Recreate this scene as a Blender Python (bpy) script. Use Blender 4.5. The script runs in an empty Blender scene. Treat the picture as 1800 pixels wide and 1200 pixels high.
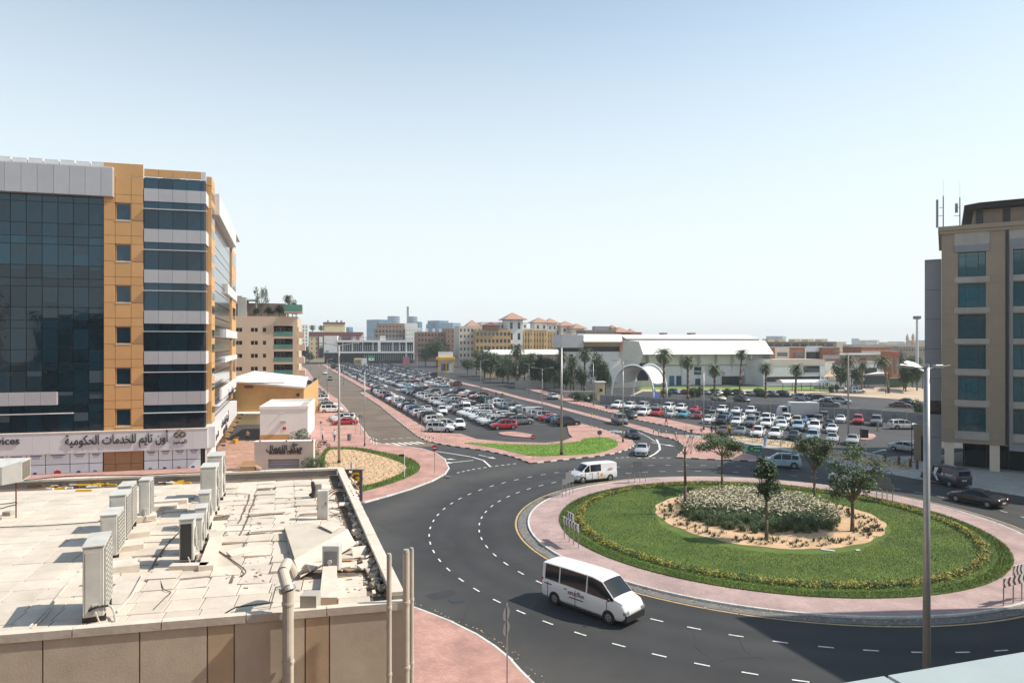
import bpy, math, random
from mathutils import Vector, Matrix
random.seed(7)
scene = bpy.context.scene
COL = scene.collection
R = math.radians
# ---------------------------------------------------------------- camera
F, CX, HY, EYE = 1200.0, 900.0, 603.0, 15.0          # focal length and horizon in photograph pixels, eye height in metres
cam_d = bpy.data.cameras.new("camera"); cam = bpy.data.objects.new("camera", cam_d); COL.objects.link(cam)
cam.location = (0, 0, EYE); cam.rotation_euler = (R(90), 0, 0)
cam_d.sensor_width = 36; cam_d.lens = 24; cam_d.shift_y = 3 / 1800; cam_d.clip_start = 0.1; cam_d.clip_end = 20000
scene.camera = cam
# ---------------------------------------------------------------- sky, sun, exposure
SUN_EL, SUN_AZ = 46.0, 4.0                           # azimuth: degrees from +X towards +Y
world = bpy.data.worlds.new("World"); scene.world = world; world.use_nodes = True
wn = world.node_tree; wn.nodes.clear()
sky = wn.nodes.new("ShaderNodeTexSky"); sky.sky_type = 'NISHITA'; sky.sun_disc = False
sky.sun_elevation = R(SUN_EL); sky.sun_rotation = R(90 - SUN_AZ)
sky.air_density = 1.0; sky.dust_density = 0.6; sky.ozone_density = 1.0; sky.altitude = 0
bg = wn.nodes.new("ShaderNodeBackground"); bg.inputs[1].default_value = 1.0
wo = wn.nodes.new("ShaderNodeOutputWorld")
def wnode(t, **k):
    n = wn.nodes.new(t)
    for a, v in k.items(): setattr(n, a, v)
    return n
SKY_STRENGTH = 0.18
sm = wnode("ShaderNodeMix", data_type='RGBA', blend_type='MULTIPLY'); sm.inputs[0].default_value = 1; sm.inputs[7].default_value = (SKY_STRENGTH, SKY_STRENGTH*1.04, SKY_STRENGTH*.92, 1)
wn.links.new(sky.outputs[0], sm.inputs[6])
tc = wnode("ShaderNodeTexCoord"); sx = wnode("ShaderNodeSeparateXYZ"); wn.links.new(tc.outputs["Generated"], sx.inputs[0])
mrg = wnode("ShaderNodeMapRange", interpolation_type='SMOOTHERSTEP'); wn.links.new(sx.outputs[2], mrg.inputs[0])
mrg.inputs[1].default_value = -0.02; mrg.inputs[2].default_value = 0.72; mrg.inputs[3].default_value = 0.92; mrg.inputs[4].default_value = 0.0
hz = wnode("ShaderNodeMix", data_type='RGBA'); wn.links.new(mrg.outputs[0], hz.inputs[0]); wn.links.new(sm.outputs[2], hz.inputs[6]); hz.inputs[7].default_value = (0.84, 0.90, 0.92, 1)
wn.links.new(hz.outputs[2], bg.inputs[0]); wn.links.new(bg.outputs[0], wo.inputs[0])
sd = bpy.data.lights.new("sun", 'SUN'); sun = bpy.data.objects.new("sun", sd); COL.objects.link(sun)
sd.energy = 5.0; sd.angle = R(0.55); sd.color = (1.0, 0.93, 0.82)
sv = Vector((math.cos(R(SUN_EL)) * math.cos(R(SUN_AZ)), math.cos(R(SUN_EL)) * math.sin(R(SUN_AZ)), math.sin(R(SUN_EL))))
sun.rotation_euler = sv.to_track_quat('Z', 'Y').to_euler(); sun.location = sv * 60
scene.view_settings.view_transform = 'Standard'; scene.view_settings.look = 'None'
scene.view_settings.exposure = 0.17; scene.view_settings.gamma = 1.0; scene.view_settings.use_curve_mapping = False
scene.render.engine = 'CYCLES'
scene.cycles.use_denoising = True; scene.cycles.max_bounces = 5; scene.cycles.diffuse_bounces = 3
scene.cycles.glossy_bounces = 3; scene.cycles.transparent_max_bounces = 8; scene.cycles.volume_bounces = 0
scene.cycles.sample_clamp_indirect = 6
# ---------------------------------------------------------------- geometry helpers
def G(px, py, z=0.0):
    d = F * (EYE - z) / (py - HY); return Vector(((px - CX) / F * d, d, z))
def GD(px, d): return Vector(((px - CX) / F * d, d, 0))
def ZP(py, d): return EYE - (py - HY) * d / F
class MB:
    def __init__(s): s.v = []; s.f = []; s.m = []; s.T = None
    def add(s, vs, fs, mi=0):
        n = len(s.v)
        s.v += [tuple(s.T @ Vector(p)) for p in vs] if s.T else [tuple(p) for p in vs]
        s.f += [tuple(i + n for i in f) for f in fs]
        s.m += mi if isinstance(mi, list) else [mi] * len(fs)
    def box(s, x0, y0, z0, x1, y1, z1, mi=0):
        s.add([(x0,y0,z0),(x1,y0,z0),(x1,y1,z0),(x0,y1,z0),(x0,y0,z1),(x1,y0,z1),(x1,y1,z1),(x0,y1,z1)],
              [(0,3,2,1),(4,5,6,7),(0,1,5,4),(1,2,6,5),(2,3,7,6),(3,0,4,7)], mi)
    def bev(s, x0, y0, z0, x1, y1, z1, b=0.02, mi=0):      # box with chamfered upright and top edges
        def ring(x0,y0,x1,y1,c,z): return [(x0+c,y0,z),(x1-c,y0,z),(x1,y0+c,z),(x1,y1-c,z),(x1-c,y1,z),(x0+c,y1,z),(x0,y1-c,z),(x0,y0+c,z)]
        v = ring(x0,y0,x1,y1,b,z0)+ring(x0,y0,x1,y1,b,z1-b)+ring(x0+b,y0+b,x1-b,y1-b,b*.6,z1)
        f = [tuple(range(7,-1,-1)), tuple(range(16,24))]
        for k in (0,8):
            for i in range(8): j=(i+1)%8; f.append((k+i,k+j,k+8+j,k+8+i))
        s.add(v, f, mi)
    def cyl(s, p0, p1, r0, r1=None, n=8, mi=0, caps=True):
        r1 = r0 if r1 is None else r1
        p0 = Vector(p0); p1 = Vector(p1); a = (p1-p0)
        if a.length < 1e-6: return
        a.normalize(); u = a.orthogonal().normalized(); w = a.cross(u)
        v = []
        for p, r in ((p0,r0),(p1,r1)):
            for i in range(n):
                t = 2*math.pi*i/n; v.append(p + (u*math.cos(t)+w*math.sin(t))*r)
        f = [(i,(i+1)%n,n+(i+1)%n,n+i) for i in range(n)]
        if caps: f += [tuple(range(n-1,-1,-1)), tuple(range(n,2*n))]
        s.add(v, f, mi)
    def tube(s, pts, r, n=6, mi=0):
        for a, b in zip(pts[:-1], pts[1:]): s.cyl(a, b, r, r, n, mi)
    def prism(s, poly, z0, z1, mt=0, ms=None):
        n = len(poly); v = [(p[0],p[1],z0) for p in poly]+[(p[0],p[1],z1) for p in poly]
        ar = sum(poly[i][0]*poly[(i+1)%n][1]-poly[(i+1)%n][0]*poly[i][1] for i in range(n))
        top = tuple(range(n,2*n)) if ar > 0 else tuple(range(2*n-1,n-1,-1))
        s.add(v, [top]+[(i,(i+1)%n,n+(i+1)%n,n+i) if ar>0 else ((i+1)%n,i,n+i,n+(i+1)%n) for i in range(n)], [mt]+[mt if ms is None else ms]*n)
    def build(s, name, mats, parent=None, loc=None, rot=None, smooth=False, auto=None):
        me = bpy.data.meshes.new(name); me.from_pydata(s.v, [], s.f)
        if not isinstance(mats, (list, tuple)): mats = [mats]
        for m in mats: me.materials.append(m)
        if len(mats) > 1: me.polygons.foreach_set("material_index", s.m)
        if smooth: me.polygons.foreach_set("use_smooth", [True]*len(me.polygons))
        if auto is not None:
            me.polygons.foreach_set("use_smooth", [True]*len(me.polygons)); me.set_sharp_from_angle(angle=R(auto))
        me.update()
        return link(name, me, parent, loc, rot)
def link(name, me, parent=None, loc=None, rot=None):
    o = bpy.data.objects.new(name, me); COL.objects.link(o)
    if parent is not None: o.parent = parent
    if loc is not None: o.location = loc
    if rot is not None: o.rotation_euler = (0,0,rot) if isinstance(rot,(int,float)) else rot
    return o
def tag(o, label=None, cat=None, group=None, kind=None):
    for k, v in (("label",label),("category",cat),("group",group),("kind",kind)):
        if v is not None: o[k] = v
    return o
def thing(name, label, cat, loc=(0,0,0), rot=0, group=None):
    return tag(link(name, None, None, loc, rot), label, cat, group)
def copy_tree(o, parent=None):
    c = o.copy(); COL.objects.link(c)
    if parent is not None: c.parent = parent
    for ch in o.children: copy_tree(ch, c)
    return c
# ---------------------------------------------------------------- materials
def pm(name, col, rough=0.7, metal=0.0, var=0.0, vs=1.0, bump=0.0, bs=8.0, rnd=0.0, objcol=False, spec=0.5, coat=0.0, world=True, col2=None, detail=6.0, bd=0.02):
    """A principled material: colour varied by noise, by object, and relief by noise."""
    m = bpy.data.materials.new(name); m.use_nodes = True; nt = m.node_tree; N = nt.nodes; L = nt.links
    b = N["Principled BSDF"]; b.inputs["Roughness"].default_value = rough; b.inputs["Metallic"].default_value = metal
    b.inputs["Specular IOR Level"].default_value = spec; b.inputs["Coat Weight"].default_value = coat
    b.inputs["Base Color"].default_value = (*col, 1)
    m.diffuse_color = (*col, 1)
    src = None
    if world: g = N.new("ShaderNodeNewGeometry"); co = g.outputs["Position"]
    else: g = N.new("ShaderNodeTexCoord"); co = g.outputs["Object"]
    if objcol: oi = N.new("ShaderNodeObjectInfo"); src = oi.outputs["Color"]
    if var > 0 or col2:
        no = N.new("ShaderNodeTexNoise"); no.inputs["Scale"].default_value = vs; no.inputs["Detail"].default_value = detail; no.inputs["Roughness"].default_value = 0.65
        L.new(co, no.inputs["Vector"])
        rp = N.new("ShaderNodeValToRGB"); rp.color_ramp.elements[0].position = 0.3; rp.color_ramp.elements[1].position = 0.7
        if col2: rp.color_ramp.elements[0].color = (*col,1); rp.color_ramp.elements[1].color = (*col2,1)
        else:
            rp.color_ramp.elements[0].color = (*[c*(1-var) for c in col],1); rp.color_ramp.elements[1].color = (*[min(1,c*(1+var)) for c in col],1)
        L.new(no.outputs["Fac"], rp.inputs["Fac"]); src = rp.outputs["Color"]
    if rnd > 0:
        oi = N.new("ShaderNodeObjectInfo"); mr = N.new("ShaderNodeMapRange")
        mr.inputs["To Min"].default_value = 1-rnd; mr.inputs["To Max"].default_value = 1+rnd
        L.new(oi.outputs["Random"], mr.inputs["Value"])
        mx = N.new("ShaderNodeMix"); mx.data_type = 'RGBA'; mx.blend_type = 'MULTIPLY'; mx.inputs[0].default_value = 1
        if src: L.new(src, mx.inputs[6])
        else: mx.inputs[6].default_value = (*col,1)
        L.new(mr.outputs[0], mx.inputs[7]); src = mx.outputs[2]
    if src: L.new(src, b.inputs["Base Color"])
    if bump > 0:
        n2 = N.new("ShaderNodeTexNoise"); n2.inputs["Scale"].default_value = bs; n2.inputs["Detail"].default_value = 5
        L.new(co, n2.inputs["Vector"]); bp = N.new("ShaderNodeBump"); bp.inputs["Strength"].default_value = bump; bp.inputs["Distance"].default_value = bd
        L.new(n2.outputs["Fac"], bp.inputs["Height"]); L.new(bp.outputs[0], b.inputs["Normal"])
    return m
def brick_mat(name, c1, c2, mortar, w, h, ms=0.012, rot=0.0, rough=0.85, bump=0.3, wear=0.25, offset=0.5):
    m = pm(name, c1, rough); nt = m.node_tree; N = nt.nodes; L = nt.links; b = N["Principled BSDF"]
    g = N.new("ShaderNodeNewGeometry"); mp = N.new("ShaderNodeMapping"); mp.inputs["Rotation"].default_value = (0,0,rot)
    L.new(g.outputs["Position"], mp.inputs["Vector"])
    t = N.new("ShaderNodeTexBrick"); t.inputs["Scale"].default_value = 1; t.inputs["Brick Width"].default_value = w; t.inputs["Row Height"].default_value = h
    t.inputs["Mortar Size"].default_value = ms; t.inputs["Color1"].default_value = (*c1,1); t.inputs["Color2"].default_value = (*c2,1); t.inputs["Mortar"].default_value = (*mortar,1)
    t.offset = offset; L.new(mp.outputs[0], t.inputs["Vector"])
    no = N.new("ShaderNodeTexNoise"); no.inputs["Scale"].default_value = 0.35; no.inputs["Detail"].default_value = 8; no.inputs["Roughness"].default_value = 0.7
    L.new(g.outputs["Position"], no.inputs["Vector"])
    mr = N.new("ShaderNodeMapRange"); mr.inputs["From Min"].default_value = 0.3; mr.inputs["From Max"].default_value = 0.7
    mr.inputs["To Min"].default_value = 1-wear; mr.inputs["To Max"].default_value = 1+wear*0.6; L.new(no.outputs["Fac"], mr.inputs["Value"])
    mx = N.new("ShaderNodeMix"); mx.data_type = 'RGBA'; mx.blend_type = 'MULTIPLY'; mx.inputs[0].default_value = 1
    L.new(t.outputs["Color"], mx.inputs[6]); L.new(mr.outputs[0], mx.inputs[7]); L.new(mx.outputs[2], b.inputs["Base Color"])
    bp = N.new("ShaderNodeBump"); bp.inputs["Strength"].default_value = bump; bp.inputs["Distance"].default_value = 0.01
    iv = N.new("ShaderNodeMath"); iv.operation = 'SUBTRACT'; iv.inputs[0].default_value = 1; L.new(t.outputs["Fac"], iv.inputs[1])
    L.new(iv.outputs[0], bp.inputs["Height"]); L.new(bp.outputs[0], b.inputs["Normal"])
    return m
M = {}
M['asphalt'] = pm("asphalt", (0.037,0.037,0.038), 0.85, var=0.28, vs=0.16, bump=0.5, bs=30, detail=12, bd=0.01)
M['asphalt_worn'] = pm("worn_asphalt", (0.150,0.112,0.082), 0.85, var=0.35, vs=0.12, bump=0.4, bs=25, detail=12, bd=0.01)
M['asphalt_lot'] = pm("parking_asphalt", (0.052,0.050,0.051), 0.85, var=0.25, vs=0.10, bump=0.4, bs=25, detail=12, bd=0.01)
M['gutter'] = pm("gutter_concrete", (0.16,0.155,0.15), 0.85, var=0.3, vs=0.9, bump=0.3)
M['ground'] = pm("ground", (0.20,0.17,0.14), 0.9, var=0.3, vs=0.02, bump=0.2)
M['sand'] = pm("sand", (0.56,0.37,0.22), 0.95, var=0.22, vs=0.8, bump=0.8, bs=3, bd=0.06)
M['sandlot'] = pm("sand_lot", (0.48,0.36,0.25), 0.95, var=0.2, vs=0.1, bump=0.4, bs=2)
M['paver'] = brick_mat("pink_paver", (0.56,0.315,0.255), (0.47,0.25,0.20), (0.32,0.20,0.18), 0.2, 0.1, 0.010, rot=0.4, wear=0.38)
M['paver_roundabout'] = brick_mat("rose_grey_paver", (0.52,0.37,0.34), (0.45,0.31,0.285), (0.24,0.17,0.16), 0.2, 0.1, 0.010, rot=0.9, wear=0.34)
M['terrace'] = brick_mat("terrace_paving", (0.48,0.28,0.20), (0.40,0.22,0.15), (0.24,0.14,0.10), 1.2, 0.6, 0.03, rot=0.3)
M['kerb_w'] = pm("kerb_white", (0.62,0.60,0.56), 0.8, var=0.2, vs=3, rnd=0.1, bump=0.2)
M['kerb_k'] = pm("kerb_black", (0.045,0.045,0.045), 0.8, var=0.3, vs=3, rnd=0.1)
M['ledge'] = pm("ledge_metal", (0.36,0.42,0.43), 0.45, var=0.06, vs=3)
M['line'] = pm("line_paint", (0.68,0.67,0.63), 0.7, var=0.18, vs=2.5)
def wear(m, s, t, under):
    nt = m.node_tree; N = nt.nodes; L = nt.links; b = N["Principled BSDF"]; src = b.inputs["Base Color"].links[0].from_socket
    g = N.new("ShaderNodeNewGeometry"); no = N.new("ShaderNodeTexNoise"); no.inputs["Scale"].default_value = s; no.inputs["Detail"].default_value = 10; no.inputs["Roughness"].default_value = .8; L.new(g.outputs["Position"], no.inputs["Vector"])
    mr = N.new("ShaderNodeMapRange"); mr.inputs[1].default_value = t; mr.inputs[2].default_value = t+.06; L.new(no.outputs["Fac"], mr.inputs[0])
    x = N.new("ShaderNodeMix"); x.data_type = 'RGBA'; L.new(mr.outputs[0], x.inputs[0]); L.new(src, x.inputs[6]); x.inputs[7].default_value = (*under,1); L.new(x.outputs[2], b.inputs["Base Color"])
wear(M['line'], 6.0, 0.56, (0.10,0.10,0.10))
M['yline'] = pm("yellow_line_paint", (0.50,0.33,0.16), 0.75, var=0.3, vs=2.5)
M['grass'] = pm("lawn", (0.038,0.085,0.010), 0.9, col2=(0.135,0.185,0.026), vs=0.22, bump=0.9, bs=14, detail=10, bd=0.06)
M['grass_bright'] = pm("lawn_light", (0.10,0.21,0.02), 0.9, col2=(0.20,0.32,0.035), vs=0.4, bump=0.9, bs=12, detail=10, bd=0.05)  # brighter yellow-green grass of the island, verge and playground
M['blade'] = pm("grass_blade", (0.105,0.165,0.022), 0.7, var=0.5, vs=0.25)
M['fgrass'] = pm("feather_grass_leaf", (0.10,0.145,0.06), 0.7, var=0.35, vs=1.2)
M['plume'] = pm("feather_grass_plume", (0.56,0.49,0.35), 0.9, var=0.25, vs=2)
M['leaf_g'] = pm("leaf_green", (0.055,0.10,0.025), 0.6, var=0.4, vs=1.3)
M['leaf_d'] = pm("leaf_dark", (0.028,0.055,0.018), 0.6, var=0.4, vs=0.8)
M['leaf_y'] = pm("leaf_yellow", (0.42,0.34,0.045), 0.7, var=0.3, vs=3)
M['leaf_o'] = pm("leaf_olive", (0.10,0.15,0.045), 0.6, var=0.35, vs=1.0)
M['palm'] = pm("palm_frond", (0.10,0.13,0.055), 0.6, var=0.35, vs=0.7)
M['bark'] = pm("bark", (0.13,0.10,0.075), 0.9, var=0.4, vs=4, bump=0.6, bs=10)
M['bark_p'] = pm("palm_bark", (0.17,0.12,0.08), 0.9, var=0.4, vs=4, bump=0.6, bs=6)
M['white'] = pm("white_render", (0.76,0.74,0.70), 0.75, var=0.05, vs=0.4)
M['cladw'] = pm("white_cladding", (0.62,0.61,0.60), 0.5, var=0.04, vs=0.8, rnd=0.03)
M['cladg'] = pm("silver_cladding", (0.46,0.45,0.455), 0.4, metal=0.2, var=0.04, vs=0.6, rnd=0.04)
M['clado'] = pm("ochre_cladding", (0.60,0.33,0.125), 0.5, var=0.05, vs=0.6, rnd=0.05)
M['tilebrown'] = pm("brown_tile", (0.34,0.19,0.085), 0.5, var=0.15, vs=1.2, rnd=0.08)
M['beige'] = pm("beige_render", (0.60,0.45,0.31), 0.85, var=0.06, vs=0.3, bump=0.1)
M['beige_l'] = pm("light_beige_render", (0.66,0.56,0.45), 0.85, var=0.06, vs=0.3)
M['orange'] = pm("orange_render", (0.56,0.33,0.13), 0.9, var=0.10, vs=0.5, bump=0.15)
M['cream'] = pm("cream_render", (0.62,0.50,0.30), 0.85, var=0.08, vs=0.4)
M['maroon'] = pm("maroon_render", (0.17,0.055,0.05), 0.7, var=0.1, vs=0.4)
M['red'] = pm("red_render", (0.42,0.06,0.035), 0.7, var=0.1, vs=0.4)
M['brown'] = pm("brown_render", (0.30,0.165,0.105), 0.85, var=0.1, vs=0.3)
M['taupe'] = pm("taupe_concrete", (0.27,0.20,0.155), 0.85, var=0.12, vs=0.3)
M['yellow'] = pm("yellow_render", (0.60,0.42,0.19), 0.85, var=0.08, vs=0.3)
M['rooftile'] = pm("red_roof_tile", (0.42,0.235,0.165), 0.8, var=0.15, vs=1)
M['redbrick'] = pm("red_cladding", (0.40,0.15,0.075), 0.7, var=0.12, vs=0.5)
M['greystone'] = pm("grey_stone", (0.25,0.26,0.28), 0.7, var=0.06, vs=0.5)
M['tanstone'] = pm("tan_stone", (0.33,0.26,0.19), 0.8, var=0.07, vs=0.6, bump=0.1)
M['concrete'] = pm("concrete", (0.40,0.37,0.33), 0.85, var=0.15, vs=0.6, bump=0.2)
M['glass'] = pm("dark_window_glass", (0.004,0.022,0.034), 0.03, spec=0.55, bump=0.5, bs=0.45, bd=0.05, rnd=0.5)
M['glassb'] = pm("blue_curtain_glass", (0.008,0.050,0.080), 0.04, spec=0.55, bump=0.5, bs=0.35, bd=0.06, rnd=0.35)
M['glassg'] = pm("grey_mirror_glass", (0.17,0.165,0.155), 0.12, spec=1.0, metal=0.5, bump=0.15, bs=0.8, bd=0.03)
M['glasst'] = pm("teal_window_glass", (0.012,0.10,0.13), 0.05, spec=0.8, bump=0.25, bs=0.7, bd=0.05, rnd=0.35)
M['glassfar'] = pm("far_window_glass", (0.035,0.04,0.045), 0.15, spec=0.6, rnd=0.5)
M['balg'] = pm("green_balcony_glass", (0.10,0.24,0.19), 0.08, spec=0.7)
M['towerglass'] = pm("blue_tower_glass", (0.055,0.17,0.28), 0.15, spec=0.7, rnd=0.25)
M['dark'] = pm("dark_metal", (0.03,0.03,0.032), 0.5)
M['mullion'] = pm("mullion", (0.05,0.05,0.055), 0.4)
M['steel'] = pm("galvanised_steel", (0.38,0.37,0.35), 0.45, metal=0.6, var=0.1, vs=2)
M['polebeige'] = pm("pole_paint", (0.42,0.38,0.33), 0.5, var=0.08, vs=2)
M['rust'] = pm("rusty_steel", (0.14,0.06,0.03), 0.8, var=0.4, vs=8)
M['acw'] = pm("air_conditioner_paint", (0.56,0.54,0.50), 0.5, var=0.14, vs=2.5, rnd=0.05)
M['acgrill'] = pm("condenser_fins", (0.17,0.145,0.115), 0.7, var=0.3, vs=10)
M['rooftile_c'] = pm("roof_slab", (0.60,0.52,0.43), 0.9, var=0.13, vs=1.6, bump=0.35, bs=12, rnd=0.09)
M['roofbase'] = pm("roof_screed", (0.16,0.12,0.09), 0.95, var=0.4, vs=2)
M['wallpanel'] = pm("ribbed_stone_panel", (0.64,0.54,0.41), 0.9, var=0.12, vs=1.4, bump=0.35, bs=34, rnd=0.04, bd=0.008)
M['wallpanel_b'] = pm("tan_stone_panel", (0.58,0.43,0.28), 0.9, var=0.14, vs=1.4, bump=0.35, bs=34, bd=0.008)
M['coping'] = pm("coping", (0.64,0.56,0.47), 0.85, var=0.14, vs=2.2, bump=0.3)
M['pipe'] = pm("beige_pipe", (0.56,0.49,0.40), 0.6, var=0.10, vs=3, bump=0.1)
M['cable'] = pm("black_cable", (0.02,0.02,0.02), 0.6)
M['cablew'] = pm("pale_insulation", (0.55,0.50,0.44), 0.8, var=0.2, vs=6)
M['card'] = pm("cardboard", (0.34,0.20,0.11), 0.9, var=0.1, vs=3)
M['debris'] = pm("debris", (0.33,0.27,0.21), 0.9, var=0.5, vs=5, rnd=0.2)
M['stain'] = pm("rust_stain", (0.42,0.24,0.12), 0.95, var=0.3, vs=3)
M['yel'] = pm("yellow_plastic", (0.70,0.40,0.02), 0.5, var=0.15, vs=4)
M['signg'] = pm("sign_green", (0.0,0.22,0.12), 0.4)
M['signr'] = pm("sign_red", (0.55,0.02,0.03), 0.4)
M['signk'] = pm("sign_black", (0.03,0.03,0.035), 0.5)
M['signw'] = pm("sign_white", (0.75,0.75,0.73), 0.5)
M['signy'] = pm("sign_fluorescent_yellow", (0.55,0.70,0.02), 0.4)
M['signb'] = pm("sign_blue", (0.04,0.08,0.30), 0.4)
M['signback'] = pm("sign_back", (0.16,0.16,0.17), 0.5)
M['chev'] = pm("chevron_maroon", (0.20,0.035,0.05), 0.5)
M['gymg'] = pm("gym_sign_grey", (0.085,0.085,0.09), 0.5)
M['gymy'] = pm("gym_sign_yellow", (0.80,0.42,0.0), 0.5)
M['paint'] = pm("car_paint", (0.8,0.8,0.8), 0.32, objcol=True, coat=0.5)
M['cglass'] = pm("car_glass", (0.010,0.014,0.018), 0.05, spec=0.5)
M['tyre'] = pm("tyre", (0.02,0.02,0.02), 0.8)
M['rim'] = pm("rim", (0.42,0.42,0.43), 0.35, metal=0.7)
M['trim'] = pm("black_trim", (0.022,0.022,0.024), 0.5)
M['lampw'] = pm("headlight", (0.22,0.25,0.28), 0.1, spec=0.8)
M['lampr'] = pm("tail_light", (0.35,0.01,0.01), 0.2)
M['plate'] = pm("number_plate", (0.62,0.60,0.55), 0.5)
M['tent'] = pm("tent_fabric", (0.78,0.76,0.72), 0.8, var=0.05, vs=0.4)
M['shade'] = pm("tan_shade_fabric", (0.62,0.43,0.26), 0.85)
M['skin'] = pm("skin", (0.30,0.17,0.11), 0.6)
M['hair'] = pm("hair", (0.015,0.012,0.01), 0.7)
for k, c in dict(cl_white=(0.65,0.65,0.65), cl_black=(0.02,0.02,0.025), cl_navy=(0.03,0.04,0.08), cl_red=(0.25,0.03,0.03), cl_blue=(0.35,0.48,0.70), cl_grey=(0.2,0.2,0.2), cl_tan=(0.4,0.28,0.18), cl_yellow=(0.65,0.6,0.03)).items():
    M[k] = pm(k.replace('cl_', '')+"_cloth", c, 0.9)
# ================================================================ ground, roads, islands
RC = Vector((20.74, 56.56, 0)); RK = 19.3             # roundabout centre, kerb radius
U = Vector((0.949, 0.316, 0)); V = Vector((-0.316, 0.949, 0))   # the street grid
def AB(a, b, z=0): p = U*a + V*b; p.z = z; return p
g = MB(); g.prism([(-4000,-400),(4000,-400),(4000,6000),(-4000,6000)], -0.9, -0.05)
tag(g.build("ground", M['ground']), kind="structure")
def sheet(name, pts, z, mat, parent=None, kind="structure"):
    m = MB(); m.prism([(p[0],p[1]) for p in pts], z-0.02, z); o = m.build(name, mat, parent)
    if parent is None: tag(o, kind=kind)
    return o
def px(l, z=0): return [G(x,y,z) for x,y in l]
# asphalt of the junction: tyre-polished tracks round the circle, pale dust toward the outer edge
_nt = M['asphalt'].node_tree; _N = _nt.nodes; _L = _nt.links; _b = _N["Principled BSDF"]; _src = _b.inputs["Base Color"].links[0].from_socket
_g = _N.new("ShaderNodeNewGeometry"); _d = _N.new("ShaderNodeVectorMath"); _d.operation = 'DISTANCE'; _d.inputs[1].default_value = (RC.x, RC.y, 0); _L.new(_g.outputs["Position"], _d.inputs[0])
_w = _N.new("ShaderNodeTexNoise"); _w.inputs["Scale"].default_value = 0.12; _w.inputs["Detail"].default_value = 4; _L.new(_g.outputs["Position"], _w.inputs["Vector"])
_a = _N.new("ShaderNodeMath"); _a.operation = 'MULTIPLY_ADD'; _a.inputs[1].default_value = 1.6; _L.new(_w.outputs["Fac"], _a.inputs[0]); _L.new(_d.outputs["Value"], _a.inputs[2])
_r = _N.new("ShaderNodeValToRGB"); _m = _N.new("ShaderNodeMapRange"); _m.inputs[1].default_value = 19.0; _m.inputs[2].default_value = 36.0; _L.new(_a.outputs[0], _m.inputs[0]); _L.new(_m.outputs[0], _r.inputs[0])
_cr = _r.color_ramp; _cr.elements[0].position = 0; _cr.elements[0].color = (1.35,1.3,1.25,1); _cr.elements[1].position = 1; _cr.elements[1].color = (1.15,1.12,1.1,1)
for _p, _c in ((.08,(1.1,1.08,1.06)),(.15,(.80,.80,.82)),(.22,(1.05,1.05,1.05)),(.29,(.80,.80,.82)),(.36,(1.1,1.1,1.1)),(.43,(.84,.84,.86)),(.49,(1.02,1.02,1.02)),(.55,(.84,.84,.86)),(.63,(1.1,1.08,1.06)),(.74,(1.5,1.42,1.32)),(.82,(1.7,1.58,1.42))):
    _e = _cr.elements.new(_p); _e.color = (*_c,1)
_x = _N.new("ShaderNodeMix"); _x.data_type = 'RGBA'; _x.blend_type = 'MULTIPLY'; _x.inputs[0].default_value = 1; _L.new(_src, _x.inputs[6]); _L.new(_r.outputs[0], _x.inputs[7]); _L.new(_x.outputs[2], _b.inputs["Base Color"])
road = sheet("road", [(-70,-30),(150,-30),(220,260),(-40,560),(-190,560),(-70,120)], 0.0, M['asphalt'])
sheet("avenue", [AB(12,98),AB(21.2,98),AB(21.4,215),AB(24.5,225),AB(24.5,500),AB(10,500),AB(9,200),AB(9,130)], 0.006, M['asphalt_worn'])
LOT = [AB(24,112),AB(24,505),AB(67,505),AB(64,380),AB(61,260),AB(58,170),AB(53,118)]
sheet("parking_lot", LOT, 0.010, M['asphalt_lot'])
CARLOT_R = px([(1060,712),(1170,737),(1262,758),(1335,768),(1400,776),(1480,790),(1530,805),(1660,812),(1800,800),(1800,735),(1340,716)])
sheet("side_parking_lot", CARLOT_R, 0.012, M['asphalt_lot'])
sheet("sand_lot", px([(1090,706),(1130,690),(1330,696),(1500,700),(1780,735),(1780,700),(1600,680),(1130,683)]), 0.014, M['sandlot'])
sheet("compound_road", px([(1100,700),(1190,694),(1330,702),(1420,709),(1700,745),(1700,712),(1560,700),(1430,692),(1130,688)]), 0.022, M['asphalt_lot'])
def smooth(pts, k=2):
    for _ in range(k):
        q = []
        for i in range(len(pts)):
            a, b = pts[i], pts[(i+1) % len(pts)]
            q += [a*.75+b*.25, a*.25+b*.75]
        pts = q
    return pts
stone_me = {}
def stone_mesh(l, key):
    if (round(l,2), key) not in stone_me:
        m = MB(); m.bev(-l/2+.006, -0.075, -0.02, l/2-.006, 0.075, 0.135, 0.015)
        o = m.build("kerb_stone", M[key]); stone_me[(round(l,2),key)] = o.data; bpy.data.objects.remove(o)
    return stone_me[(round(l,2),key)]
kerb_n = [0]
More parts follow.
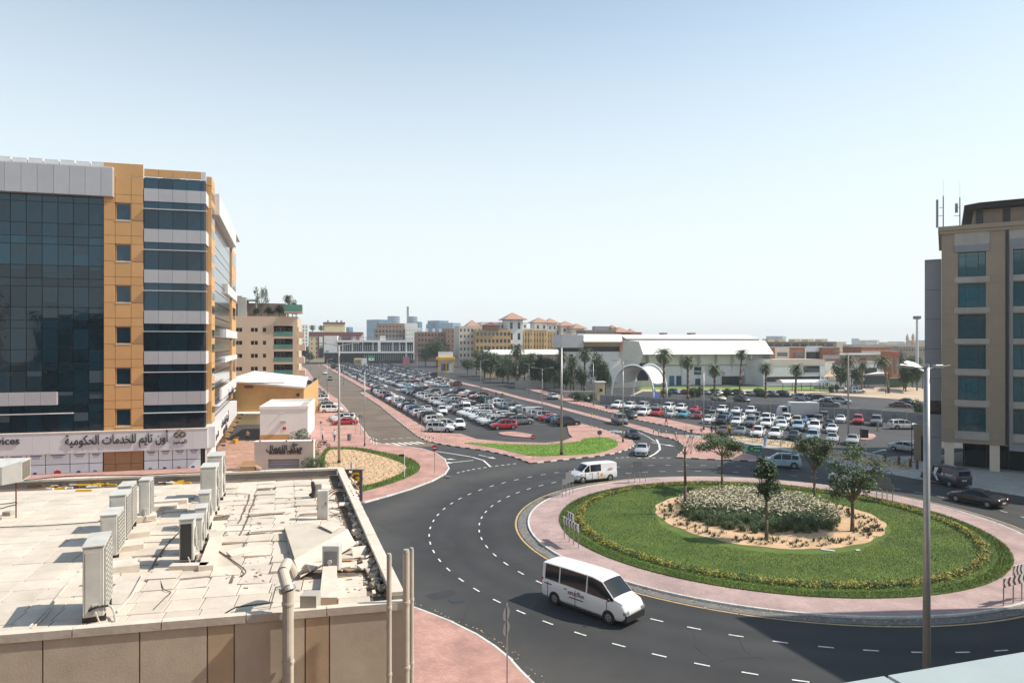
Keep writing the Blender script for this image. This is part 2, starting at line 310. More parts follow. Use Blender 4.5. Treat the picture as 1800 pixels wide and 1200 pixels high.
def kerb(path, parent, cols=('kerb_w',), l=1.0, limit=300, closed=False, z=0.0):
    """kerb stones laid end to end along a path; stones past the limit are joined into one part"""
    pts = [Vector((p[0],p[1],0)) for p in path]
    if closed: pts.append(pts[0])
    d = [0]
    for a, b in zip(pts[:-1], pts[1:]): d.append(d[-1]+(b-a).length)
    n = int(d[-1]/l); k = 0; out = []
    for i in range(n):
        t = (i+.5)*l
        while k < len(d)-2 and d[k+1] < t: k += 1
        a, b = pts[k], pts[k+1]; u = (b-a).normalized(); p = a+u*(t-d[k]); out.append((p, math.atan2(u.y,u.x), cols[i % len(cols)]))
    rest = MB(); near = sorted(range(len(out)), key=lambda i: out[i][0].length)
    keep = set(i for i in near[:limit] if out[i][0].length < 130)
    for i, (p, a, c) in enumerate(out):
        if i in keep:
            o = link("kerb_stone", stone_mesh(l, c), parent, (p.x,p.y,z), a)
        else:
            rest.T = Matrix.Translation((p.x,p.y,z)) @ Matrix.Rotation(a,4,'Z'); rest.box(-l/2,-.075,-.02,l/2,.075,.135,cols.index(c))
    if rest.v: tag(rest.build("kerb", [M[c] for c in cols], parent), kind="stuff")
def island(name, poly, mat, z=0.12):
    m = MB(); m.prism([(p[0],p[1]) for p in poly], -0.02, z, 0, 1)
    return tag(m.build(name, [mat, M['gutter']]), kind="structure")
# ---- roundabout
def circ(r, n=120, c=RC, a0=0, a1=2*math.pi): return [Vector((c.x+r*math.cos(a0+(a1-a0)*i/n), c.y+r*math.sin(a0+(a1-a0)*i/n), 0)) for i in range(n)]
def ringsheet(name, r0, r1, z, mat, parent=None, wob=0, a0=0, a1=2*math.pi, n=180):
    m = MB(); v = []; f = []; full = abs(a1-a0-2*math.pi) < 1e-4; k = n if full else n+1
    for i in range(k):
        a = a0+(a1-a0)*i/n
        for r in (r0, r1):
            v.append((RC.x+r*math.cos(a), RC.y+r*math.sin(a), z))
    for i in range(n): j = (i+1) % k; f.append((2*i, 2*i+1, 2*j+1, 2*j))
    m.add(v, f); o = m.build(name, mat, parent)
    if parent is None: tag(o, kind="structure")
    return o
rp = island("roundabout_pavement", circ(RK), M['paver_roundabout'], 0.12)
kerb(circ(RK+0.075, 240), rp, ('kerb_w',), 0.8, 160, True)
ringsheet("gutter", RK+0.15, RK+0.95, 0.012, M['gutter'])
ringsheet("edge_line", RK+1.05, RK+1.20, 0.012, M['yline'])
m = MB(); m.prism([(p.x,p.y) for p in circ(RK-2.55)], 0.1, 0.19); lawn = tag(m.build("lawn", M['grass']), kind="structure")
BC = Vector((21.6, 58.3, 0))
sb = []
for i in range(90):
    a = 2*math.pi*i/90; r = 9.0+0.25*math.sin(3*a+1)+0.12*math.sin(17*a)+.1*random.random(); sb.append((BC.x+r*math.cos(a)*1.02, BC.y+r*math.sin(a)))
m = MB(); m.prism(sb, 0.15, 0.215); tag(m.build("sand_bed", M['sand']), kind="structure")
# ---- outer pavements
P1 = px([(640,884),(680,873),(720,861),(760,846),(782,834),(789,824),(782,808),(766,797),(740,789),(700,784),(672,781),(655,777),(645,765),(636,751),(622,736),(604,714),(590,700),(570,685),(553,668),(541,650)])
P1b = P1 + [Vector((-150,480,0)), Vector((-190,480,0)), Vector((-75,100,0)), Vector((-60,30,0)), Vector((-8,30,0)), Vector((-14.4,62,0))]
w_pav = island("west_pavement", P1b, M['paver'])
kerb(P1[:17], w_pav, ('kerb_w',), 1.0, 120)
P2 = px([(800,785),(857,793),(894,801),(921,810),(932,815),(970,811),(1008,806.5),(1045,803),(1083,797),(1106,789.6),(1116,782),(1110,774.5),(1095,768.5),(1080,763),(1064,756.5),(1030,747)])
P2 += [AB(53.0,150),AB(53.5,175),AB(51.6,175),AB(51.6,122)] + px([(1000,763),(1006,769),(989,776),(960,779),(894,777.5),(838,772.5),(810,763),(744,760.5)]) + [AB(23.6,118),AB(23.6,212),AB(21.5,212)] + px([(668,714),(714,752),(735,768),(752,776),(775,781)])
c_pav = island("central_pavement", P2, M['paver'])
kerb(P2[-5:]+P2[:5], c_pav, ('kerb_k','kerb_w'), 1.0, 160)
kerb(P2[4:16], c_pav, ('kerb_k','kerb_w'), 1.0, 100)
kerb([AB(21.5,118),AB(21.5,212)], c_pav, ('kerb_k','kerb_w'), 1.0, 40)
P2c = [AB(24.6,222),AB(24.6,500),AB(27.0,500),AB(27.0,222)]
av = island("avenue_verge", P2c, M['paver']); kerb([AB(24.5,222),AB(24.5,498)], av, ('kerb_w','kerb_k'), 1.0, 1)
lawn2 = px([(800,776.5),(894,780.5),(960,781.5),(989,779),(1017,775.4),(1032,768.5),(1064,768),(1079,771.5),(1088,778),(1083,786),(1055,796),(1008,799.5),(951,801.5),(928,800),(894,792),(857,784)], 0.15)
m = MB(); m.prism([(p.x,p.y) for p in smooth(lawn2)], 0.1, 0.16); tag(m.build("island_lawn", M['grass_bright']), kind="structure")
# median between the carriageways
med = [(700,645.5),(765,663),(801,672),(830,679),(859,686),(888,694),(917,702),(960,712),(989,720),(1064,740),(1100,749),(1127,757),(1151,765),(1165,763),(1140,753),(1108,745),(1066,735.5),(991,716.5),(962,708.5),(919,699),(890,691),(861,683.5),(832,676.5),(803,669.6),(767,660.8),(700,644)]
mp_ = island("median", px(med), M['paver']); kerb(px(med[:13]), mp_, ('kerb_w','kerb_w'), 1.0, 60)
P6 = px([(1151,765),(1175,770),(1193,776),(1203,786),(1200,793),(1187,804.5),(1233,807),(1278,809),(1300,810),(1347,811),(1345,808),(1310,797),(1265,782),(1225,771),(1195,765),(1165,762)])
s_pav = island("splitter_pavement", P6, M['paver'])
kerb(P6[:6], s_pav, ('kerb_w','kerb_k'), 1.0, 80); kerb(P6[5:10], s_pav, ('kerb_k','kerb_w'), 1.0, 60)
P7 = px([(905,678),(972,698),(1004,709),(1045,718),(1107,735),(1133,741),(1175,749),(1215,761),(1262,769),(1262,757),(1170,737),(1100,724),(1045,711),(975,692),(905,673)])
n_pav = island("north_pavement", P7, M['paver']); kerb(P7[:9], n_pav, ('kerb_w','kerb_k'), 1.0, 60)
P8 = px([(1287,776),(1344,787),(1389,794),(1433,806),(1470,816),(1526,826),(1611,841),(1705,857),(1800,872),(1960,900),(2100,880),(2000,780),(1800,775),(1660,800),(1560,804),(1517,794),(1480,793),(1400,778.5),(1335,769),(1287,766)])
e_pav = island("east_pavement", P8, M['concrete']); kerb(P8[:10], e_pav, ('kerb_w',), 1.0, 110)
b8 = px([(1275,765),(1335,771),(1400,780),(1480,795),(1517,799),(1590,812),(1606,821),(1590,826),(1532,815),(1464,805),(1433,796),(1389,787),(1344,779),(1290,771)], 0.15)
m = MB(); m.prism([(p.x,p.y) for p in smooth(b8)], 0.1, 0.17); tag(m.build("planting_bed", M['sand']), kind="structure")
P9 = [Vector(p) for p in ((-9,-5,0),(-5.2,33,0))] + px([(700,1060),(744,1076),(790,1094),(838,1118),(870,1139),(892,1157),(918,1185),(940,1207),(975,1260)]) + [Vector((6,-5,0))]
sw_pav = island("corner_pavement", P9, M['paver']); kerb(P9[2:-1], sw_pav, ('kerb_w',), 0.9, 40)
# parking end islands
def endcap(l): return island("parking_island", smooth(px(l),1), M['paver'])
endcap([(872,761),(886,766),(936,770.5),(942,766),(925,762),(900,758.5)])
endcap([(732,675.5),(770,679),(785,675.5),(745,672.5)]); endcap([(836,705),(856,709),(864,706),(846,702)])
endcap([(690,683),(700,687.5),(745,690),(748,687)]); endcap([(1500,771),(1530,775),(1543,765),(1520,761)])
# ---- beds
bed = px([(564,787),(600,785.5),(636,787),(680,796),(720,804),(738,815),(739,826),(720,838),(680,852),(640,863),(600,872),(560,860)], 0.15)
m = MB(); m.prism([(p.x,p.y) for p in smooth(bed)], 0.1, 0.17); tag(m.build("grass_border", M['grass']), kind="structure")
bed2 = px([(570,790.5),(600,789.5),(628,790.5),(680,804),(712,816),(716,826),(680,843),(640,853),(600,862),(572,855)], 0.17)
BED2 = [(p.x,p.y) for p in smooth(bed2)]
m = MB(); m.prism(BED2, 0.12, 0.19); tag(m.build("planted_sand_bed", M['sand']), kind="structure")
# furrows in the sand: small wavy ridges
def inside(p, poly):
    c = False; n = len(poly)
    for i in range(n):
        a = poly[i]; b = poly[(i+1) % n]
        if (a[1] > p[1]) != (b[1] > p[1]) and p[0] < (b[0]-a[0])*(p[1]-a[1])/(b[1]-a[1])+a[0]: c = not c
    return c
# ---- terrace in front of the office block
sheet("terrace", px([(360,840),(445,840),(447,773),(394,773)]), 0.135, M['terrace'])
sheet("driveway", px([(389,775),(457,776),(457,737),(411,737)]), 0.145, M['asphalt_lot'])
# ================================================================ painted markings
mk = MB(); Z = 0.018
def seg(a, b, w, mi=0, z=Z):
    a = Vector(a); b = Vector(b); u = (b-a).normalized(); n = Vector((-u.y,u.x,0))*w/2
    mk.add([(p.x,p.y,z) for p in (a-n,b-n,b+n,a+n)], [(0,1,2,3)], mi)
dash_me = None
markings = tag(link("road_markings", None), kind="structure")
m = MB(); m.box(-.36,-.055,0,.36,.055,.004); o = m.build("lane_dash", M['line'], markings); dash_me = o.data; bpy.data.objects.remove(o)
def dash(p, a): link("lane_dash", dash_me, markings, (p.x,p.y,Z), a)
for r in (23.45, 27.4):
    n = int(2*math.pi*r/2.1)
    for i in range(n):
        a = 2*math.pi*(i+random.uniform(-.04,.04))/n
        if r > 27 and (0.2 < a < 0.9): continue
        dash(Vector((RC.x+r*math.cos(a), RC.y+r*math.sin(a), 0)), a+math.pi/2)
def dashed(l, n, z=Z, w=.22, fill=.55):
    pts = px(l); d = [0]
    for a, b in zip(pts[:-1], pts[1:]): d.append(d[-1]+(b-a).length)
    for i in range(n):
        for t0, t1 in ((i/n, (i+fill)/n),):
            q = []
            for t in (t0, t1):
                t *= d[-1]; k = 0
                while k < len(d)-2 and d[k+1] < t: k += 1
                q.append(pts[k].lerp(pts[k+1], (t-d[k])/(d[k+1]-d[k])))
            seg(q[0], q[1], w)
dashed([(803,831),(830,825),(862,820),(895,816),(912,814)], 11)
dashed([(1120,805),(1150,804.6),(1185,804.5)], 5); dashed([(1082,804.5),(1110,803.5)], 3)
dashed([(660,773),(700,770),(728,768.5)], 5)
def line(l, w=.18, mi=0):
    p = px(l)
    for a, b in zip(p[:-1], p[1:]): seg(a, b, w, mi)
line([(766,793),(800,798),(830,803),(850,809),(862,820)], .25)
line([(1154,772),(1159,782),(1160,790),(1152,797),(1141,803)], .3)
line([(1118,757),(1140,768),(1152,776)], .15)
line([(1280,812),(1290,812)], .15)
for i in range(7):                                     # zebra crossing
    a = G(668+i*10.6, 779.5-i*0.55); b = G(682+i*10.6, 784.2-i*0.75)
    seg(a, b, .5)
for i in range(6):
    seg(G(1192+i*9.5,765.5+i*1.2), G(1222+i*9.5,764.2+i*1.3), .42)
for i in range(6):
    seg(G(1214+i*8,770.5+i*.9), G(1236+i*8,769.5+i*.9), .45, 1)
for i in range(5):
    seg(G(1068+i*8,757.5+i*1.0), G(1086+i*8,756.5+i*1.0), .42)
def arrow(p, ang, s=1.0):
    T = Matrix.Translation((p.x,p.y,Z)) @ Matrix.Rotation(ang,4,'Z') @ Matrix.Scale(s,4)
    mk.T = T; mk.add([(-2.6,-.12,0),(.6,-.12,0),(.6,.12,0),(-2.6,.12,0)],[(0,1,2,3)]); mk.add([(.6,-.5,0),(2.2,0,0),(.6,.5,0)],[(0,1,2)]); mk.T = None
arrow(G(800,812), -2.6); arrow(G(858,803), -0.9, .8); arrow(G(1167,781), -1.0); arrow(G(783,806), -0.5, .8)
arrow(G(1547,792), 0.7); arrow(G(1611,772), .8, .7)
for i in range(60):                                    # bay lines of the main lot
    for a0, a1 in ((24.2,29.2),(33.6,38.2),(38.2,43.0),(47.2,51.4)):
        b = 122+i*2.75
        if b < 212 or b > 222: seg(AB(a0,b), AB(a1,b), .1, 0, 0.016)
o = mk.build("painted_line", [M['line'], M['yline']], markings)
# manhole covers
for (x,y) in ((787,837),(1340,1036),(1640,1036)):
    p = G(x,y,.12); m = MB()
    if y < 900: m.cyl((p.x,p.y,.118),(p.x,p.y,.128),.35,.35,20)
    else: m.box(p.x-.35,p.y-.2,.118,p.x+.35,p.y+.2,.128)
    tag(m.build("manhole_cover", M['gutter']), kind="structure")
p = G(802,1054); m = MB(); m.cyl((p.x,p.y,0),(p.x,p.y,.015),.45,.45,24); tag(m.build("manhole_cover", M['dark']), kind="structure")

random.seed(404)
pt = MB()
for k in range(16):
    a = random.uniform(1.6,6.1); r_ = random.uniform(20.8,33); c = Vector((RC.x+r_*math.cos(a), RC.y+r_*math.sin(a),0)); w, h = random.uniform(.5,2.6), random.uniform(.4,1.2)
    pt.T = Matrix.Translation((c.x,c.y,.006)) @ Matrix.Rotation(a+random.uniform(-.2,.2),4,'Z'); pt.add([(-w,-h,0),(w,-h*random.uniform(.8,1.1),0),(w*random.uniform(.9,1.1),h,0),(-w,h*random.uniform(.8,1.1),0)],[(0,1,2,3)])
pt.T = None
M['patch'] = pm("asphalt_patch", (0.034,0.034,0.036), 0.8, var=0.25, vs=1.5, bump=0.3)
tag(pt.build("asphalt_patch", M['patch']), kind="structure")
ck = MB()
for k in range(46):
    a = random.uniform(1.5,6.2); r_ = random.uniform(20,33); p = Vector((RC.x+r_*math.cos(a), RC.y+r_*math.sin(a),.009)); d = random.random()*6.28
    for j in range(random.randint(4,14)):
        d += random.gauss(0,.5); q = p+Vector((math.cos(d),math.sin(d),0))*random.uniform(.25,.6); n = Vector((-math.sin(d),math.cos(d),0))*random.uniform(.008,.02)
        ck.add([p-n,q-n,q+n,p+n],[(0,1,2,3)]); p = q
tag(ck.build("road_crack", M['dark']), kind="structure")
# ================================================================ vehicles
# station: x, zbottom, zbelt, ztop, halfwidth, half top width
SPEC = {}
SPEC['sedan'] = dict(st=[(-2.32,.42,.80,.86,.66,.50),(-2.22,.27,.88,.97,.83,.62),(-1.80,.2,.94,1.07,.89,.70),(-1.45,.2,.95,1.12,.905,.68),(-.75,.2,.94,1.39,.91,.57),(0,.2,.93,1.45,.91,.58),(.35,.2,.92,1.42,.91,.57),(1.15,.2,.90,1.03,.905,.70),(1.9,.22,.82,.90,.87,.68),(2.22,.28,.70,.77,.78,.58),(2.33,.40,.58,.63,.62,.45)],
    rg=(3,4), fg=(6,7), sg=(3,7), wx=(-1.38,1.42), wr=.32)
SPEC['suv'] = dict(st=[(-2.36,.48,.95,1.02,.78,.66),(-2.28,.30,1.04,1.10,.88,.74),(-2.02,.25,1.05,1.62,.93,.64),(-1.0,.25,1.04,1.74,.94,.69),(.1,.25,1.02,1.74,.94,.69),(.45,.25,1.02,1.68,.94,.66),(1.2,.25,1.02,1.14,.93,.76),(2.0,.28,.95,1.03,.90,.74),(2.3,.35,.80,.87,.82,.62),(2.4,.48,.70,.74,.68,.5)],
    rg=(1,2), fg=(5,6), sg=(2,6), wx=(-1.45,1.42), wr=.38)
SPEC['pickup'] = dict(st=[(-2.65,.5,1.0,1.02,.86,.8),(-2.6,.4,1.05,1.07,.9,.82),(-.9,.35,1.05,1.07,.92,.84),(-.75,.35,1.05,1.72,.92,.66),(.1,.35,1.04,1.76,.92,.67),(.45,.35,1.04,1.70,.92,.65),(1.15,.35,1.04,1.14,.92,.76),(2.2,.38,1.0,1.06,.90,.76),(2.55,.45,.85,.9,.84,.66),(2.62,.55,.75,.8,.7,.5)],
    rg=(2,3), fg=(5,6), sg=(3,6), wx=(-1.6,1.55), wr=.39)
SPEC['van'] = dict(st=[(-2.62,.45,1.1,1.85,.88,.78),(-2.58,.32,1.12,1.93,.94,.80),(-2.3,.28,1.12,1.97,.95,.81),(-.6,.28,1.12,1.99,.95,.81),(.75,.28,1.1,1.97,.95,.81),(1.05,.28,1.08,1.88,.95,.77),(1.85,.28,1.05,1.20,.94,.80),(2.4,.34,.92,1.02,.90,.74),(2.6,.45,.78,.84,.80,.6)],
    rg=(0,1), fg=(5,6), sg=(3,6), wx=(-1.7,1.75), wr=.34)
SPEC['minibus'] = dict(st=[(-2.98,.45,1.25,2.16,.92,.80),(-2.93,.32,1.27,2.24,.96,.82),(-2.6,.28,1.27,2.27,.97,.81),(-1,.28,1.25,2.28,.97,.81),(.7,.28,1.2,2.26,.97,.81),(1.35,.28,1.18,2.14,.97,.80),(2.20,.28,1.18,1.40,.96,.86),(2.70,.34,1.12,1.26,.93,.80),(2.88,.42,.90,1.00,.88,.72),(2.95,.5,.7,.74,.8,.6)],
    rg=(0,1), fg=(5,6), sg=(1,6), wx=(-1.95,1.90), wr=.35)
def scaled(sp, sx, sy, sz):
    d = dict(sp); d['st'] = [(a*sx,b*sz,c*sz,e*sz,f*sy,g_*sy) for a,b,c,e,f,g_ in sp['st']]; d['wx'] = tuple(x*sx for x in sp['wx']); d['wr'] = sp['wr']*.97; return d
SPEC['hatchback'] = scaled(SPEC['suv'], .87, .93, .86)
SPEC['large_suv'] = scaled(SPEC['suv'], 1.06, 1.05, 1.08)
SPEC['coupe'] = scaled(SPEC['sedan'], .98, 1.0, .93)
def hull(sp, M0, mi=0):
    st = sp['st']; V_ = []
    for (x,zb,zl,zt,w,wt) in st:
        zm = zb+(zl-zb)*.45
        half = [(0,zb),(w*.9,zb),(w*.99,zb+.12),(w,zm),(w*.985,zl-.06),(w*.955,zl),(wt,zt-.05),(wt*.8,zt-.01),(0,zt+.012)]
        ring = [(x,y,z) for y,z in half]+[(x,-y,z) for y,z in half[-2:0:-1]]
        V_.append(ring)
    n = len(V_[0]); v = [p for r in V_ for p in r]; f = []
    for i in range(len(V_)-1):
        for j in range(n):
            k = (j+1)%n; f.append((i*n+j, i*n+k, (i+1)*n+k, (i+1)*n+j)[::-1])
    f.append(tuple(range(n))); f.append(tuple(range((len(V_)-1)*n, len(V_)*n))[::-1])
    M0.add(v, f, mi)
def pane(mb, q, inset, off, mi=0):
    q = [Vector(p) for p in q]; c = sum(q, Vector())/len(q); nrm = (q[1]-q[0]).cross(q[-1]-q[0]).normalized()
    out = Vector((c.x*.15, c.y, c.z-.7))
    if nrm.dot(out) < 0: q.reverse(); nrm = -nrm
    r = []
    for p in q:
        d = (c-p); r.append(p+d.normalized()*min(inset, d.length*.4)+nrm*off)
    base = [p-nrm*.03 for p in r]; k = len(r)
    mb.add(r+base, [tuple(range(k))]+[(i, k+i, k+(i+1)%k, (i+1)%k) for i in range(k)], mi)
def car_parts(kind, blank_rear=False):
    sp = SPEC[kind]; st = sp['st']; P = []
    body = MB(); hull(sp, body)
    L0, L1 = st[0][0], st[-1][0]; wmax = max(s[4] for s in st)
    # dark sills, bumper lower edges, wheel arches, door seams
    for x in sp['wx']:
        for s in (-1,1):
            a = []
            for i in range(13):
                t = math.pi*i/12; a.append((x+math.cos(t)*(sp['wr']+.06), s*(wmax+.004), sp['wr']+math.sin(t)*(sp['wr']+.06)))
            a += [(x-sp['wr']-.06, s*(wmax+.004), .22),(x+sp['wr']+.06, s*(wmax+.004), .22)][::1]
            a = a[:13]+[(x-sp['wr']-.06, s*(wmax+.004), .24),(x+sp['wr']+.06, s*(wmax+.004), .24)]
            body.add(a+[(p[0],p[1]-s*.12,p[2]) for p in a], [tuple(range(15)) if s<0 else tuple(range(14,-1,-1))]+[(i,(i+1)%15,15+(i+1)%15,15+i) for i in range(15)], 1)
    cab0, cab1 = st[sp['sg'][0]][0], st[sp['sg'][1]][0]
    zl = st[sp['sg'][0]][2]
    xm = (cab0+cab1)/2
    for x in (xm-.05, cab1-.42 if kind!='pickup' else cab1-.4, cab0+.45):
        for s in (-1,1): body.box(x-.012, s*(wmax+.002)-.01, .32, x+.012, s*(wmax+.002)+.002*s+.01, zl-.05, 1)
    for s in (-1,1):
        for x in (xm+.12, xm-.85): body.box(x, s*(wmax+.012)-.012, zl-.16, x+.17, s*(wmax+.012)+.012, zl-.12, 1)
        body.box(sp['wx'][0]+sp['wr']+.05, s*wmax*.97-.03, .2, sp['wx'][1]-sp['wr']-.05, s*wmax*.97+.03, .3, 1)
    P.append(('body', body, ['paint','trim'], None))
    def rp(i, which):
        x,zb,zl_,zt,w,wt = st[i]
        return {'b': (w*.955,zl_), 't': (wt,zt-.05), 'c': (wt*.8,zt-.01)}[which]
    # windscreen and rear window
    def screen(i, j, name, mat='cglass'):
        (ya,za),(yb,zb_) = rp(i,'c'), rp(j,'c'); (ta,tz),(tb,tz2) = rp(i,'t'), rp(j,'t')
        xa, xb = st[i][0], st[j][0]; w = MB(); sg = 1 if st[j][3] < st[i][3] else -1
        def row(x, T_, t_z, C_, c_z, f_): return [(x,-T_*f_,t_z),(x,-C_*f_,c_z),(x,0,c_z+.02),(x,C_*f_,c_z),(x,T_*f_,t_z)]
        lo = row(xa, ta, tz, ya, za, .95); hi = row(xb, tb, tz2, yb, zb_, .95)
        def mix(p, q, t, o): return (p[0]*(1-t)+q[0]*t+o*.3*sg, p[1]*(1-t)+q[1]*t, p[2]*(1-t)+q[2]*t+o)
        L_ = [mix(p,q,.05,.018) for p,q in zip(lo,hi)]; H_ = [mix(p,q,.95,.018) for p,q in zip(lo,hi)]
        w.add(L_+H_, [(k,5+k,6+k,k+1)[::-1] if sg > 0 else (k,5+k,6+k,k+1) for k in range(4)]); P.append((name, w, [mat], None))
    screen(sp['fg'][0], sp['fg'][1], 'windscreen')
    if kind in ('van','minibus'):
        w = MB(); xr = st[0][0]; w.bev(xr-.03,-.66,1.28,xr+.06,.66,1.78,.03); P.append(('rear_window', w, ['cglass'], None))
    elif not blank_rear: screen(sp['rg'][0], sp['rg'][1], 'rear_window')
    # side glass, split at the pillars
    def interp(x, which):
        for i in range(len(st)-1):
            if st[i][0] <= x <= st[i+1][0]:
                t = (x-st[i][0])/(st[i+1][0]-st[i][0]); a = rp(i,which); b = rp(i+1,which)
                return (x, a[0]*(1-t)+b[0]*t, a[1]*(1-t)+b[1]*t)
    cuts = [cab0, xm-.02, cab1]
    if kind in ('suv','large_suv'): cuts = [cab0+.05, cab0+.85, xm+.35, cab1]
    if kind == 'hatchback': cuts = [cab0+.05, cab0+.6, xm+.25, cab1]
    if kind == 'minibus': cuts = [cab0+.15, cab0+1.3, xm+.72, cab1]
    if kind == 'van': cuts = [cab0+.0, xm+.2, cab1]
    for s in (-1,1):
        for a, b in zip(cuts[:-1], cuts[1:]):
            xs = [a]+[q[0] for q in st if a+.1 < q[0] < b-.1]+[b]
            g_ = .05; xs[0] += g_; xs[-1] -= g_
            lo = [interp(x,'b') for x in xs]; hi = [interp(x,'t') for x in xs]
            w = MB(); q = []
            for p, h in zip(lo, hi):
                dz = h[2]-p[2]; t0 = min(.06, .35*dz) / max(dz,.01); t1 = 1-min(.05, .35*dz)/max(dz,.01)
                for t in (t0, t1): q.append((p[0], s*(p[1]*(1-t)+h[1]*t+.016), p[2]*(1-t)+h[2]*t+.004))
            w.add(q, [(2*k,2*k+2,2*k+3,2*k+1) if s < 0 else (2*k+1,2*k+3,2*k+2,2*k) for k in range(len(xs)-1)]); P.append(('side_window', w, ['cglass'], None))
    for x in sp['wx']:
        for s in (-1,1):
            r = sp['wr']; t = MB(); t.cyl((x,s*(wmax-.2),r),(x,s*(wmax+.015),r),r,r,18)
            ri = MB(); ri.cyl((x,s*(wmax+.005),r),(x,s*(wmax+.024),r),r*.62,r*.55,14)
            for k in range(5):
                a = 2*math.pi*k/5
                ri.cyl((x+math.cos(a)*r*.32,s*(wmax+.02),r+math.sin(a)*r*.32),(x+math.cos(a)*r*.32,s*(wmax+.027),r+math.sin(a)*r*.32),r*.11,r*.11,6,1)
            P.append(('wheel', t, ['tyre'], ('rim', ri, ['rim','tyre'])))
    xf, zb, zlf, ztf, wf, wtf = st[-2]; tall = kind in ('van','minibus')
    for s in (-1,1):
        h = MB(); h.bev(xf-.42, s*wf*.80-.19, zlf-.20, xf+.075, s*wf*.80+.2, zlf-.02, .04); P.append(('headlight', h, ['lampw'], None))
        x0, zb0, zl0 = st[1][0], st[1][1], st[1][2]; w0 = st[1][4]
        h = MB()
        if kind in ('sedan','coupe'): h.bev(x0-.09, s*w0*.80-.15, zl0-.16, x0+.06, s*w0*.80+.13, zl0-.02, .02)
        else: h.bev(x0-.075, s*w0*.90-.07, zl0-.28, x0+.06, s*w0*.90+.06, zl0+.1, .02)
        P.append(('tail_light', h, ['lampr'], None))
        h = MB(); cx = cab1-.25; h.bev(cx, s*(wmax+.11)-.08, zl+.0, cx+.1, s*(wmax+.11)+.06, zl+.15, .03); P.append(('mirror', h, ['paint'] if kind!='minibus' else ['trim'], None))
    gr = MB(); x1 = st[-1][0]; z1 = st[-1][1]
    gr.bev(x1-.16, -wf*.62, z1-.03, x1+.03, wf*.62, z1+.20, .03); P.append(('grille', gr, ['trim'], None))
    gr = MB(); gr.bev(x1-.42, -wf*.97, st[-2][1]-.10, x1+(.04 if tall else .015), wf*.97, st[-2][1]+(.30 if kind=='minibus' else .12 if tall else .05), .05); P.append(('bumper', gr, ['trim'] if (tall or kind in ('suv','large_suv')) else ['paint'], None))
    pl = MB(); pl.box(x1-.02,-.26,z1+.0,x1+.03,.26,z1+.11); P.append(('number_plate', pl, ['plate'], None))
    pl = MB(); x0 = st[0][0]; pl.box(x0-.03,-.26,st[0][2]-.33,x0+.02,.26,st[0][2]-.21); P.append(('number_plate', pl, ['plate'], None))
    if kind in ('suv','large_suv','hatchback'):
        for s in (-1,1):
            r_ = MB(); r_.box(st[2][0]+.2, s*.6-.02, st[3][3]-.03, st[4][0]+.2, s*.6+.02, st[3][3]+.05); P.append(('roof_rail', r_, ['trim'], None))
    if kind == 'pickup':
        b = MB(); b.box(-2.5,-.74,1.06,-1.0,.74,1.095); P.append(('cargo_bed', b, ['trim'], None))
    return P
PROTO = {}
def car_proto(kind, blank=False):
    if (kind, blank) not in PROTO:
        PROTO[(kind,blank)] = car_parts(kind, blank)
    return PROTO[(kind,blank)]
MESH = {}
def make_mesh(key, mb, mats):
    if key not in MESH:
        o = mb.build(key[1] if isinstance(key, tuple) and len(key) > 1 else "mesh", [M[k] for k in mats]); me = o.data
        me.polygons.foreach_set("use_smooth", [True]*len(me.polygons)); me.set_sharp_from_angle(angle=R(32))
        MESH[key] = me; bpy.data.objects.remove(o)
    return MESH[key]
COLR = {'white': (.74,.74,.73), 'silver': (.42,.43,.44), 'grey': (.16,.165,.17), 'black': (.014,.014,.016), 'red': (.42,.02,.03), 'dark red': (.14,.015,.02), 'blue': (.05,.14,.32), 'pale blue': (.30,.43,.50), 'teal': (.08,.27,.32), 'brown': (.13,.065,.04), 'beige': (.50,.42,.31), 'navy': (.02,.03,.07), 'orange': (.48,.21,.07)}
KN = {'sedan':'parked_sedan','suv':'parked_suv','hatchback':'parked_hatchback','pickup':'parked_pickup','van':'panel_van','minibus':'minibus','large_suv':'parked_suv','coupe':'parked_coupe'}
KW = {'sedan':'sedan','suv':'SUV','hatchback':'hatchback','pickup':'pickup','van':'van','minibus':'minibus','large_suv':'tall SUV','coupe':'coupe'}
def put_car(kind, x, y, rot, colour, label, full=True, group=None, name=None, cat='car', blank=False, z=0.0):
    c = COLR[colour]; P = car_proto(kind, blank); nm = name or KN[kind]
    if full:
        root = thing(nm, label, cat, (x,y,z), rot, group); cnt = {}
        for (n, mb, mats, sub) in P:
            cnt[n] = cnt.get(n,0)+1
            o = link(n, make_mesh((kind,n,cnt[n],blank), mb, mats), root); o.color = (*c,1)
            if sub:
                link(sub[0], make_mesh((kind,sub[0],cnt[n],blank), sub[1], sub[2]), o)
        return root
    key = (kind,'whole',0,blank)
    if key not in MESH: make_mesh(key, *merged(P))
    o = link(nm, MESH[key], None, (x,y,z), rot); o.color = (*c,1); return tag(o, label, cat, group)
def merged(P, order=('paint','trim','cglass','tyre','rim','lampw','lampr','plate')):
    mb = MB()
    for (n, b, mats, sub) in P:
        for q, mt in ((b, mats),)+(((sub[1], sub[2]),) if sub else ()):
            k = len(mb.v); mb.v += q.v; mb.f += [tuple(i+k for i in f) for f in q.f]; mb.m += [order.index(mt[i]) for i in q.m]
    return mb, list(order)
